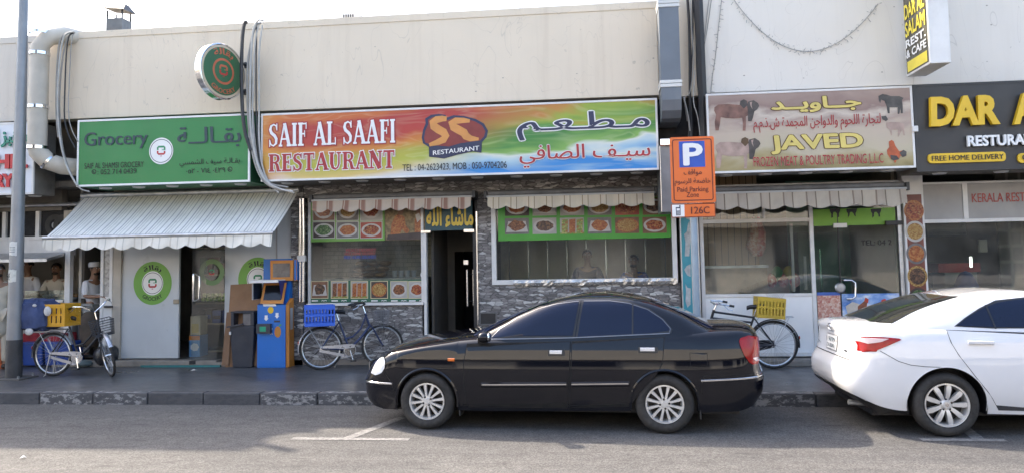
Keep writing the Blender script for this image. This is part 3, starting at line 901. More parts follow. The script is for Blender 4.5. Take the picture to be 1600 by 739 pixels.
# grocery shelves with goods
sh = thing('shelf_unit', 'dark shelf unit of goods seen through the open grocery doorway', 'shelf', (sx(295), YF + 0.9, FLOOR))
mb = MB()
for zz in (0.27, 0.75, 1.12, 1.62, 2.1, 2.55):
    mb.box(sx(281) - 0.1, sx(345), YF + 0.7, YF + 1.15, zz, zz + 0.03, M('shelf_board', (0.30, 0.24, 0.17), 0.6))
mb.build('boards', sh)
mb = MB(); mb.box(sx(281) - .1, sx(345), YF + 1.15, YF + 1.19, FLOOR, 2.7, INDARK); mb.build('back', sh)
goods = [M('goods_%d' % i, c_, 0.4, 0, 0.2, 9) for i, c_ in enumerate([(0.02, 0.04, 0.16), (0.12, 0.10, 0.03), (0.1, 0.02, 0.02), (0.03, 0.09, 0.03), (0.08, 0.07, 0.06), (0.02, 0.02, 0.03), (0.03, 0.06, 0.2)])]
for zz, hh in ((0.78, .25), (1.65, .36), (2.13, .36)):
    xx = sx(281) - 0.05
    while xx < sx(345) - .12:
        w = RND.uniform(.07, .16); mb = MB(); h2 = hh * RND.uniform(.7, 1)
        mb.box(xx, xx + w, YF + 0.75, YF + 0.95, zz + .002, zz + h2, goods[RND.randrange(7)]); mb.box(xx + .01, xx + w - .01, YF + 0.748, YF + .7495, zz + h2 * .3, zz + h2 * .6, goods[RND.randrange(7)])
        L(mb.build('packet', bevel=.006), 'dark packet standing in a row on the grocery shelf behind the doorway', 'packet', 'packets on the grocery shelves')
        xx += w + .02
FRUIT = M('green_fruit', (0.22, 0.32, 0.05), 0.4, 0, 0.25, 9)
for k in range(14):
    mb = MB(); mb.ball((sx(283) + (k % 7) * 0.075, YF + 0.76 + (k // 7) * .04, 1.2 + (k // 7) * .07), .045, .045, .042, FRUIT, 12, 8)
    L(mb.build('green_fruit', smooth=True), 'round green fruit heaped on the middle grocery shelf', 'fruit', 'green fruit on the grocery shelf')
BOXT = M('carton_cream', (0.42, 0.36, 0.24), 0.6); BOXB = M('carton_blue', (0.12, 0.3, 0.55), 0.5); ORNG = M('carton_orange', (0.6, 0.2, 0.03), 0.5)
bx0, bx1 = P(297, 515, YF + .35).x, P(313, 515, YF + .35).x
t = thing('carton', 'upper carton of the two, cream with a yellow label, inside the grocery doorway', 'carton', (bx0, YF + .35, .605))
mb = MB(); mb.box(bx0, bx1, YF + .35, YF + .6, .605, .93, BOXT); mb.build('box', t, bevel=.006)
mb = MB(); mb.box(bx0 + .03, bx1 - .03, YF + .347, YF + .3485, .64, .80, M('label_yellow', (0.5, 0.36, 0.1), .6)); mb.build('label', t)
t = thing('carton', 'lower carton of the two, blue and orange, inside the grocery doorway', 'carton', (bx0, YF + .35, FLOOR))
mb = MB(); mb.box(bx0 - .01, bx1, YF + .34, YF + .62, FLOOR + .002, .60, BOXB); mb.build('box', t, bevel=.006)
mb = MB(); mb.box(bx0 - .008, bx1 - .002, YF + .336, YF + .339, .52, .595, ORNG); mb.disc((bx0 + bx1) / 2, .40, .08, .07, YF + .337, WHITE, 7); mb.build('label', t)

# ---------------------------------------------------------------- meat shop front
MFR = ALU
mx0, mx1, mxd0, mxd1, mx2 = sx(1094, 400), sx(1266, 400), sx(1278, 420), sx(1404, 420), sx(1411, 420)
zp = sz(1180, 461); zbot = sz(1190, 556); ztr = sz(1180, 345); ztop = sz(1180, 318)
mb = MB()
frame(mb, mx0, mx1 + 0.06, zbot, ztop + .3, YF - 0.03, 0.06, MFR, 0.08)
mb.box(mx0 + .061, mx1 - .001, YF - 0.025, YF + 0.045, zp - 0.025, zp + 0.025, MFR)
mb.box(mx0 + .061, mx1 - .001, YF - 0.025, YF + 0.045, ztr - 0.03, ztr + 0.03, MFR)
wf = mb.build('window_frame', meat, bevel=.004)
mb = MB(); mb.box(sx(1193, 335) - .02, sx(1193, 335) + .02, YF - 0.02, YF + 0.04, ztr + .031, ztop + .239, MFR); mb.build('transom_bar', wf)
pane('pane', mx0 + .06, mx1, zp + .02, ztr - .02, YF + 0.005, GLASS, wf)
pane('pane', mx0 + .06, mx1, ztr + .02, ztop + .25, YF + 0.005, GLASS, wf)
mb = MB(); mb.box(mx0 + .062, mx1 - .002, YF - 0.01, YF + 0.03, zbot + .061, zp - .026, WHITE_PANEL); mb.build('lower_panel', meat)
mb = MB(); mb.box(mxd1 + .01, mx2, YF - 0.04, YF + .06, FLOOR + .022, ztop + .3, STEEL)
mb.box(mx1 + .062, mxd1 + .008, YF - .03, YF + .05, sz(1340, 322), ztop + .3, MFR); mb.build('door_frame', meat)
dz0, dz1 = FLOOR + .03, sz(1340, 323)
xm = sx(1313, 440)
d1 = pane('glass_door', xm + .008, mxd1, dz0, dz1, YF + 0.0, GLASS_GREEN, meat)
d2 = pane('fixed_pane', mx1 + .062, xm - .008, dz0, dz1, YF + 0.002, GLASS_GREEN, meat)
mb = MB(); mb.box(xm - .007, xm + .007, YF - .01, YF + .02, dz0, dz1, BLACK); mb.build('door_gap', meat)
mb = MB()
hz0, hz1 = sz(1330, 466), sz(1330, 437); hx = sx(1334, 450)
mb.tube([(hx - .16, YF - .005, hz1), (hx - .16, YF - .07, hz1), (hx - .05, YF - .07, hz1), (hx, YF - .07, hz1 - .04), (hx, YF - .07, hz0 + .04), (hx - .05, YF - .07, hz0), (hx - .12, YF - .07, hz0), (hx - .12, YF - .005, hz0)], .017, CHROME, 10)
mb.build('handle', d1, smooth=True)
mb = MB(); mb.lathe([(0, 0), (.07, 0), (.08, .02), (.06, .04), (0, .045)], (sx(1312, 449), YF - .01, sz(1312, 449)), (0, -1, 0), STEEL, 24); mb.build('lock', d1, smooth=True)
mb = MB(); mb.box(sx(1301, 352), sx(1322, 352), YF - .05, YF - .012, sz(1311, 356), sz(1311, 349), ALU); mb.build('hinge', d1, bevel=.004); mb = MB(); mb.box(sx(1382, 350), sx(1408, 350), YF - .07, YF - .012, sz(1395, 352), sz(1395, 345), BLACK); mb.build('closer', d1, bevel=.004)
mb = MB(); mb.box(sx(1094, 560) - .3, sx(1425, 560) + 3, YF - 0.42, YF - .102, WALK, FLOOR, STEPM); mb.build('step', meat, bevel=.012)
# prints on the door glass
def print_rect(name, xl, xr, yt, yb, Y, mt, parent, dy=0.004):
    x0, x1, z0, z1 = RX(xl, xr, yt, yb, Y); mb = MB(); mb.flat([(x0, z0), (x1, z0), (x1, z1), (x0, z1)], Y - dy, mt); return mb.build(name, parent)
def mat_sky_print():
    mt, t, b = newmat('sky_print'); v = coords(t); n = noise(t, coords(t, (1, 1, 1.6)), 3.2, 6, .6)
    t.links.new(ramp(t, n, [(.42, (.05, .17, .52)), (.56, (.30, .45, .72)), (.66, (.75, .78, .82))]), b.inputs['Base Color']); b.inputs['Roughness'].default_value = .35; return mt
SKYP = mat_sky_print()
x0, x1, z0, z1 = RX(1315, 1404, 458, 552, YF)
mb = MB(); mb.flat([(xm + .01, dz0), (mxd1 - .01, dz0), (mxd1 - .01, z1), (xm + .01, z1)], YF - .004, SKYP)
mb.flat([(xm + .01, dz0), (mxd1 - .01, dz0), (mxd1 - .01, dz0 + .1), (xm + .01, dz0 + .12)], YF - .005, M('grass_print', (.10, .22, .05), .5))
def px_poly(pts, Y): return [(P(a, b, Y).x, P(a, b, Y).z) for a, b in pts]
HEN = M('hen_brown', (.22, .07, .035), .5, 0, .3, 20); RED = M('print_red', (.5, .06, .03), .5); TAN = M('print_tan', (.55, .5, .43), .5, 0, .15, 10)
mb.flat(px_poly([(1321, 478), (1332, 471), (1344, 475), (1354, 466), (1352, 480), (1342, 489), (1328, 488), (1325, 503), (1322, 503), (1324, 489)], YF), YF - .006, TAN)
mb.flat(px_poly([(1340, 478), (1350, 470), (1355, 472), (1353, 486), (1346, 491), (1340, 487)], YF), YF - .007, HEN)
mb.flat(px_poly([(1350, 470), (1352, 464), (1357, 467), (1356, 473)], YF), YF - .0075, RED)
mb.flat(px_poly([(1375, 488), (1377, 468), (1383, 466), (1388, 475), (1389, 490)], YF), YF - .006, RED)
mb.build('animal_print', d1)
MEATC = [mat_food('meat_pink', [(.45, .13, .1), (.6, .33, .25), (.7, .55, .45)], 22), mat_food('meat_red', [(.4, .03, .04), (.55, .12, .1), (.65, .45, .4)], 14), mat_food('meat_dark', [(.2, .02, .02), (.45, .06, .05), (.6, .3, .25)], 18)]
mb = MB()
x0, x1 = mx1 + .075, xm - .012
for (ya, yb, mt) in ((461, 500, MEATC[0]), (503, 530, MEATC[1]), (533, 565, MEATC[2])):
    z0, z1 = sz(1295, yb), sz(1295, ya); mb.flat([(x0, z0), (x1, z0), (x1, z1), (x0, z1)], YF - .004, mt)
    mb.flat([(x0, z0 - .03), (x1, z0 - .03), (x1, z0), (x0, z0)], YF - .004, M('tray_white', (.55, .55, .56), .4))
mb.flat([(x0, sz(1295, 461)), (x1, sz(1295, 461)), (x1, sz(1295, 456)), (x0, sz(1295, 456))], YF - .004, M('print_blue', (.05, .12, .4), .4))
mb.build('meat_print', d2)
LIME = M('lime_print', (.16, .36, .03), .45, 0, .12, 3)
x0, x1, z0, z1 = RX(1274, 1403, 326, 352, YF)
mb = MB(); mb.flat([(mx1 + .07, z0), (mxd1 - .01, z0), (mxd1 - .01, z1), (mx1 + .07, z1)], YF - .006, LIME)
for q in ((1304, 0), (1330, 4), (1368, 2)):
    X = q[0]; mb.flat(px_poly([(X - 8, 327), (X + 9, 326), (X + 8, 331), (X + 6.5, 334), (X + 7, 339), (X + 4.5, 341 - q[1]), (X + 4, 335), (X + 1, 331.5), (X - 2, 332), (X - 3, 336), (X - 2.5, 340 - q[1]), (X - 5.5, 341), (X - 5.5, 334), (X - 7.5, 331)], YF), YF - .008, BLACKINK)
mb.build('green_print', d2)
text('lettering', 'TEL: 04 2', *RX(1345, 1393, 375, 383, YF), YF - .001, BLACKINK, d1)  # reflection of lettering across the street, painted as ink on the glass
# inside the meat shop
SLAT = mat_stripes('wood_slat', [(0, (.40, .27, .15)), (.88, (.12, .07, .04))], .11, 'X', .2)
mb = MB(); mb.box(mx0 - .1, sx(1205, 400), YF + .9, YF + .95, ztr - .75, SOF, SLAT); mb.build('slatted_partition', meat)
ct = thing('display_counter', 'brown counter standing behind the meat shop window', 'counter', (sx(1150), YF + .8, FLOOR))
mb = MB(); mb.box(mx0 + .1, sx(1210), YF + .5, YF + 1.0, FLOOR, zp + .42, M('counter_tan', (.30, .23, .16), .5, 0, .25, 4)); mb.build('base', ct)
mb = MB(); mb.box(mx0 + .08, sx(1210) + .02, YF + .48, YF + 1.02, zp + .422, zp + .46, STEEL); mb.build('top', ct)
for i, (px, lb) in enumerate(((1178, 'pale'), (1186, 'red'))):
    mb = MB(); xx = P(px, 370, YF + .7).x
    mb.tube([(xx, YF + .7, 2.45), (xx + .02, YF + .7, 2.2), (xx - .02, YF + .7, 1.95), (xx, YF + .7, 1.8)], [.02, .09, .12, .04], MEATC[i], 10)
    L(mb.build('hanging_meat', smooth=True), lb + ' joint of meat hanging behind the meat shop window', 'meat')
for i in range(5):
    mb = MB(); xx = P(1205 + i * 9, 420, YF + .8).x; mb.ball((xx, YF + .8, zp + .2 + .12 * (i % 2)), .09, .09, .12, [MEATC[1], M('pack_green', (.05, .25, .08), .4), MEATC[2], M('pack_yellow', (.4, .3, .06), .5), MEATC[1]][i])
    L(mb.build('produce_bag', smooth=True), ['small red bag of meat beside the counter behind the meat shop window', 'green bag between red ones behind the meat shop window', 'dark red bag to the right of a green bag behind the meat shop window', 'yellow bag behind the meat shop window', 'red bag nearest the white mullion behind the meat shop window'][i], 'bag')
mb = MB(); mb.box(sx(1290), mx2, YF + 2.3, YF + 2.34, FLOOR + .002, SOF, M('green_reflection_tone', (.24, .38, .31), .35, 0, .2, 3)); mb.build('green_reflection_wall', meat)  # added wall, its colour imitates the green reflection in the door glass
fz = thing('display_fridge', 'tall glass fronted fridge deep inside the meat shop', 'fridge', (sx(1330), YF + 1.6, FLOOR))
mb = MB(); mb.box(sx(1290), sx(1372), YF + 1.6, YF + 2.2, FLOOR + .003, 2.2, M('fridge_grey', (.22, .24, .23), .4)); mb.build('body', fz, bevel=.01)
mb = MB(); mb.box(sx(1328) - .01, sx(1328) + .012, YF + 1.57, YF + 1.598, .9, 1.9, CHROME); mb.build('handle', fz)
bars = MB()
for px, ya, yb in ((1238, 350, 455), (1257, 400, 452)):
    xx = P(px, 400, YF + .2).x; bars.box(xx - .02, xx + .02, YF + .18, YF + .22, P(px, yb, YF + .2).z, P(px, ya, YF + .2).z, ALU)
bars.build('glass_fin', meat)

# ---------------------------------------------------------------- right restaurant front
kx0 = sx(1440, 400)
zb1, zk = sz(1520, 345), sz(1520, 287)
mb = MB(); mb.box(kx0, 12, YF - .02, YF + .02, zb1 + .03, zk, GREYP); kp = mb.build('upper_panel', kera)
mb = MB(); mb.box(kx0, 12, YF - .04, YF + .05, zb1 - .025, zb1 + .029, ALU); mb.box(sx(1507, 315) - .035, sx(1507, 315) + .035, YF - .035, YF - .0205, zb1 + .03, zk, ALU)
mb.box(kx0, 12, YF - .04, YF + .05, zk + .001, zk + .03, ALU); kf = mb.build('window_frame', kera, bevel=.003)
pane('pane', kx0, 12, FLOOR + .45, zb1 - .02, YF, GLASS_DARK, kf)
mb = MB(); mb.box(kx0, 12, YF - .04, YF + .05, FLOOR, FLOOR + .448, WHITE_PANEL); mb.build('lower_panel', kera)
REDL = M('faded_red_letter', (.42, .08, .07), .5)
xa, xb, za, zb = RX(1518, 1601, 302, 316, YF - .02)
text('lettering', 'KERALA REST', xa, xb, za, zb, YF - .02, REDL, kera, .012)
def mat_wallpaper():
    mt, t, b = newmat('patterned_wallpaper'); v = coords(t, (5, 5, 4)); w = t.nodes.new('ShaderNodeTexVoronoi'); w.feature = 'DISTANCE_TO_EDGE'; w.inputs['Scale'].default_value = 1; w.inputs['Randomness'].default_value = .15
    t.links.new(v, w.inputs['Vector']); t.links.new(ramp(t, w.outputs['Distance'], [(.05, (.28, .26, .22)), (.16, (.14, .13, .11))]), b.inputs['Base Color']); return mt
mb = MB(); mb.box(P(1562, 400, YF + 1).x, 9, YF + 1, YF + 1.05, FLOOR, SOF, mat_wallpaper()); mb.build('wallpaper_wall', kera)
x0, x1, z0, z1 = RX(1466, 1532, 411, 425, YF + .8)
t = thing('serving_counter', 'red edged counter behind the dark window of the right restaurant', 'counter', (x0, YF + .8, FLOOR))
mb = MB(); mb.box(x0, x1, YF + .8, YF + 1.3, z0, z1, M('counter_red', (.4, .03, .04), .4)); mb.build('top', t)
mb = MB(); mb.box(x0 + .1, x1 - .05, YF + .82, YF + 1.28, FLOOR + .002, z0 - .002, M('counter_steel', (.25, .27, .28), .4, .3)); mb.build('base', t)
x0, x1, z0, z1 = RX(1490, 1534, 423, 465, YF + .4)
mb = MB(); mb.ball(((x0 + x1) / 2, YF + .45, (z0 + z1) / 2 - .3), (x1 - x0) / 2, .2, (z1 - z0) / 2 + .3, M('cloth_blue', (.03, .09, .38), .7, 0, .2, 5))
L(mb.build('covered_tank', smooth=True), 'bulky container under a blue cover behind the right restaurant window', 'container')
mb = MB(); xx = P(1517, 408, YF + .5).x; mb.tube([(xx, YF + .5, P(1517, 417, YF + .5).z), (xx, YF + .5, P(1517, 401, YF + .5).z)], .018, TUBE_M, 10)  # added glowing tube in place of a reflection
L(mb.build('tube_reflection', smooth=True), 'short glowing white tube standing in for a reflection in the right restaurant window', 'lamp')
x0, x1, z0, z1 = RX(1530, 1543, 374, 394, YF + .7); mb = MB(); mb.box(x0, x1, YF + .7, YF + .75, z0, z1, INWALL); L(mb.build('notice', bevel=.01), 'pale notice hanging inside the right restaurant window', 'notice')
x0, x1, z0, z1 = RX(1448, 1510, 348, 370, YF + .3); mb = MB(); mb.box(x0, x1, YF + .3, YF + .36, z0, z1, M('menu_board_dark', (.03, .035, .06), .3)); L(mb.build('hanging_board', bevel=.01), 'dark menu board hanging at the top of the right restaurant window', 'board')

# ---------------------------------------------------------------- bakery cafe front
zc1 = sz(60, 330)
mb = MB(); mb.box(XA, X0 - .25, YF - .05, YF + .1, zc1, SOF - .002, SOFFIT)  # beam's dark colour stands in for the shade under the soffit
mb.tube([(XA, YF - .12, sz(50, 322)), (X0 + .2, YF - .12, sz(50, 322))], .03, STEEL); mb.build('beam', cafe)
zg0, zg1 = sz(60, 372), zc1 - .002
mb = MB()
mb.box(XA, X0 - .25, YF - .03, YF + .06, zg0 - .03, zg0 + .03, ALU)
for px in (8, 60, 121):
    mb.box(sx(px, 350) - .035, sx(px, 350) + .035, YF - .028, YF + .055, zg0 + .031, zg1, ALU)
mb.box(sx(100, 350), sx(116, 350), YF - .01, YF + .04, zg0 + .031, zg1, BEIGE)
mb.box(sx(28, 350), sx(36, 350), YF - .01, YF + .04, zg0 + .031, zg1, BEIGE)
cf = mb.build('transom_frame', cafe)
mb = MB(); mb.box(XA, X0 - .25, YF + .02, YF + .03, zg0 + .031, zg1, DKM)
for px in (85, 98, 145): 
    mb.ring(sx(px, 350), sz(px, 352), .10, .19, YF + .012, DARK); mb.ring(sx(px, 350), sz(px, 352), .03, .06, YF + .012, GREYP)
mb.build('fan_grille', cf)
mb = MB(); mb.box(XA, sx(118, 385), YF - .02, YF + .02, sz(60, 400), zg0 - .032, ALU); mb.build('fascia_panel', cafe)
z_h = sz(60, 409)
mb = MB(); h0, h1 = XA, sx(108, 404)
mb.add([(h0, YF - .03, z_h + .16), (h1, YF - .03, z_h + .16), (h1, YF - .55, z_h + .05), (h0, YF - .55, z_h + .05), (h0, YF - .03, z_h + .12), (h1, YF - .03, z_h + .12), (h1, YF - .55, z_h + .0), (h0, YF - .55, z_h + .0)], [(0, 1, 2, 3), (7, 6, 5, 4), (3, 2, 6, 7), (1, 5, 6, 2)], STEEL)
mb.build('counter_hood', cafe)
mb = MB(); px0, px1 = sx(108, 450), sx(116, 450)
mb.box(px0, px1, YF - .12, YF - .03, FLOOR + .03, sz(112, 385), ALU); mb.build('post', cafe)
cz_ = sz(60, 468)
mb = MB(); mb.box(XA, px0 - .003, YF - .05, YF + .6, FLOOR + .003, cz_ - .05, M('cafe_base', (.5, .48, .44), .6, 0, .1, 3, 0, .5, (.2, .17, .13), .4)); mb.build('counter_base', cafe)
mb = MB(); mb.box(XA, px0 - .003, YF - .15, YF + .65, cz_ - .048, cz_, STEEL); mb.build('counter_top', cafe, bevel=.006)
mb = MB(); mb.box(sx(40), sx(108), YF - .02, YF - .014, cz_ + .001, cz_ + .16, GLASS); mb.build('counter_glass', cafe)
# doorway with inner wall and half-height gate, and a narrow textured glass door
PALE = M('pale_inner_wall', (.74, .73, .70), .6, 0, .06, 2)
mb = MB(); mb.box(sx(117), X0 - .06, YF + .62, YF + .66, FLOOR + .002, SOF - .004, PALE); mb.build('inner_partition', cafe)
mb = MB(); mb.box(sx(118, 460), sx(160, 460), YF + .1, YF + .45, sz(140, 466), sz(140, 459), ALU); mb.build('flap', cafe)
d0, d1_ = sx(160, 470), sx(184, 470) - .062
mb = MB(); frame(mb, d0, d1_, FLOOR + .03, 2.75, YF - .07, .055, ALU, .05); mb.box(d0 + .056, d1_ - .056, YF - .06, YF - .03, FLOOR + .086, sz(172, 463), ALU); nd = mb.build('door', cafe, bevel=.003)
mb = MB(); mb.box(d0 + .056, d1_ - .056, YF - .05, YF - .04, sz(172, 463) + .001, 2.69, mat_food('textured_glass', [(.22, .21, .2), (.4, .39, .37), (.55, .53, .5)], 16)); mb.build('pane', nd)
mb = MB(); mb.tube([(d1_ - .09, YF - .08, sz(180, 478)), (d1_ - .09, YF - .13, sz(180, 478)), (d1_ + .05, YF - .13, sz(180, 478))], .02, BLACK); mb.build('handle', nd)
# food along the counter
for k, (px, w, mt, nm, lb) in enumerate(((46, .3, BREAD, 'bread_tray', 'tray of brown bread near the lamp post on the cafe counter'), (74, .34, WHITE_PANEL, 'food_tray', 'white tray of food in the middle of the cafe counter'), (94, .4, BREAD, 'bread_tray', 'tray of brown bread by the white post on the cafe counter'))):
    xx = sx(px, 462); t = thing(nm, lb, 'tray', (xx, YF + .1, cz_))
    mb = MB(); mb.box(xx - w / 2, xx + w / 2, YF + .02, YF + .3, cz_ + .002, cz_ + .035, STEEL); mb.build('tray', t, bevel=.005)
    mb = MB()
    for q in range(6): mb.ball((xx - w / 2 + .05 + (w - .1) * q / 5, YF + .14 + .05 * (q % 2), cz_ + .06), .06, .09, .035, mt)
    mb.build('food', t, smooth=True)

# ================================================================== signs on the terrace
def px_rect(corners, Y):
    """world rectangle for four measured corners (left top, right top, right bottom, left bottom)"""
    p = [P(a, b, Y) for a, b in corners]
    return (p[0].x + p[3].x) / 2, (p[1].x + p[2].x) / 2, (p[2].z + p[3].z) / 2, (p[0].z + p[1].z) / 2
def sign_box(t, x0, x1, z0, z1, Y, depth, face_mt, trim_mt, under_mt, lamps=0):
    mb = MB(); mb.box(x0, x1, Y + .012, Y + depth, z0, z1, under_mt); mb.build('box', t)
    mb = MB(); mb.flat([(x0 + .02, z0 + .02), (x1 - .02, z0 + .02), (x1 - .02, z1 - .02), (x0 + .02, z1 - .02)], Y + .003, face_mt); f = mb.build('face', t)
    mb = MB(); frame(mb, x0 - .004, x1 + .004, z0 - .004, z1 + .004, Y - .006, .03, trim_mt, .03); mb.build('trim', t)
    for i in range(lamps):
        xx = x0 + (x1 - x0) * (i + .5) / lamps
        mb = MB(); mb.lathe([(.0, -.02), (.085, -.02), (.1, -.001), (.1, 0.0)], (xx, Y + .3, z0), (0, 0, 1), LAMPRIM, 20); mb.build('downlight', t, smooth=True)
    return f
LAMPRIM = M('lamp_rim', (.62, .62, .6), .35, 0, .05, 4)
GREEN_S = M('sign_green', (.022, .20, .05), .38, 0, .05, 1.5, 0, .12, (.1, .2, .1))
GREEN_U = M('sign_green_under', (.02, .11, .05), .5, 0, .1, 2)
SLATE = M('slate_letters', (.022, .05, .06), .5)
x0, x1, z0, z1 = px_rect(((121, 188.5), (389, 178.5), (391.5, 284), (121, 292)), YS)
t = thing('shop_sign', 'green grocery sign with dark lettering and a round red and green mark', 'sign', ((x0 + x1) / 2, YS, z0))
f = sign_box(t, x0, x1, z0, z1, YS, .8, GREEN_S, WHITE, GREEN_U, 5)
R_ = lambda a, b, c, d: RX(a, b, c, d, YS)
text('lettering', 'Grocery', *R_(132.5, 231, 206, 234), YS, SLATE, t, .018)
text('lettering', 'SAIF AL SHAMSI GROCERY', *R_(132.5, 225, 254, 263), YS, BLACKINK, t, .006)
text('lettering', ': 052 714 0439', *R_(153, 213.5, 264.5, 272.5), YS, BLACKINK, t, .006)
text('lettering', 'بقـالــة', *R_(278, 376, 198, 231), YS, SLATE, t, .02)
text('lettering', 'بقـالـة سيف الشمسي', *R_(281, 375, 248, 261), YS, BLACKINK, t, .008)
text('lettering', '٠٥٢ - ٧١٤ ٠٤٣٩', *R_(291, 352, 263, 271), YS, BLACKINK, t, .006)
mb = MB()
for cpx in ((147, 269), (359.5, 265)):
    c = P(*cpx, YS); mb.ring(c.x, c.z, .028, .04, YS - .004, BLACKINK, 20); mb.stroke([(c.x - .014, c.z + .012), (c.x - .008, c.z - .008), (c.x + .014, c.z - .012)], .012, YS - .004, BLACKINK)
mb.build('phone_symbol', t)
c = P(252, 236.5, YS); r = 21.3 / 1200 * YS; mb = MB()
mb.disc(c.x, c.z, r, r * 1.05, YS - .003, WHITE, 48); mb.ring(c.x, c.z, r * .88, r * .93, YS - .004, SLATE); c_mark(mb, c.x, c.z + .01, r * .55, YS - .004)
mb.build('round_mark', t)

# the restaurant's printed sign
def mat_rest_print(x0, x1, z0, z1):
    mt, t, b = newmat('restaurant_print')
    v = coords(t, (1 / (x1 - x0), 1, 1 / (z1 - z0)), (-x0 / (x1 - x0), 0, -z0 / (z1 - z0)))
    o = sep(t, v); u, w = o[0], o[2]
    n1 = noise(t, coords(t, (.35, 1, 1.0)), 1.5, 4, .5, .5)
    n2 = noise(t, coords(t, (.5, 1, 2.6), rot=(0, .32, 0)), 1.3, 3, .45, .8)
    wv = mth(t, 'ADD', w, mth(t, 'MULTIPLY', mth(t, 'SUBTRACT', n1, .5), .38))
    wv = mth(t, 'ADD', wv, mth(t, 'MULTIPLY', mth(t, 'SINE', mth(t, 'MULTIPLY', u, 9.0)), .06))
    left = ramp(t, wv, [(0.04, (.66, .62, .58)), (.13, (.60, .44, .14)), (.26, (.42, .42, .05)), (.38, (.40, .36, .05)), (.47, (.55, .20, .03)), (.58, (.42, .035, .025)), (.88, (.40, .035, .03)), (.99, (.52, .13, .03))])
    wr = mth(t, 'ADD', mth(t, 'ADD', w, mth(t, 'MULTIPLY', mth(t, 'SUBTRACT', n2, .5), .9)), mth(t, 'MULTIPLY', mth(t, 'SUBTRACT', u, .8), -.25))
    right = ramp(t, wr, [(0.06, (.02, .22, .56)), (.20, (.32, .50, .62)), (.30, (.62, .66, .6)), (.38, (.20, .38, .08)), (.54, (.035, .20, .035)), (.70, (.07, .26, .035)), (.84, (.28, .36, .04)), (.98, (.46, .22, .04))])
    f = ramp(t, mth(t, 'ADD', u, mth(t, 'MULTIPLY', mth(t, 'SUBTRACT', w, .5), -.28)), [(.42, (0, 0, 0)), (.66, (1, 1, 1))])
    c = mix(t, f, left, right)
    lf = ramp(t, u, [(.0, (.85,) * 3), (.08, (0, 0, 0))])
    c = mix(t, lf, c, (.62, .26, .04))
    sw = ramp(t, n2, [(.44, (0, 0, 0)), (.47, (.14, .14, .14)), (.50, (0, 0, 0)), (.60, (0, 0, 0)), (.63, (.10, .10, .10)), (.66, (0, 0, 0))])
    c = mix(t, sw, c, (.72, .70, .45))
    t.links.new(c, b.inputs['Base Color']); b.inputs['Roughness'].default_value = .38
    return mt
x0, x1, z0, z1 = px_rect(((408, 177.5), (1027, 155.5), (1028.6, 265.5), (408.4, 284)), YS)
t = thing('shop_sign', 'long restaurant sign in red, yellow, green and blue with an emblem in the middle', 'sign', ((x0 + x1) / 2, YS, z0))
sign_box(t, x0, x1, z0, z1, YS, .85, mat_rest_print(x0, x1, z0, z1), ALU, SOFFIT, 10)
CRIM = M('crimson_letters', (.36, .025, .03), .45)
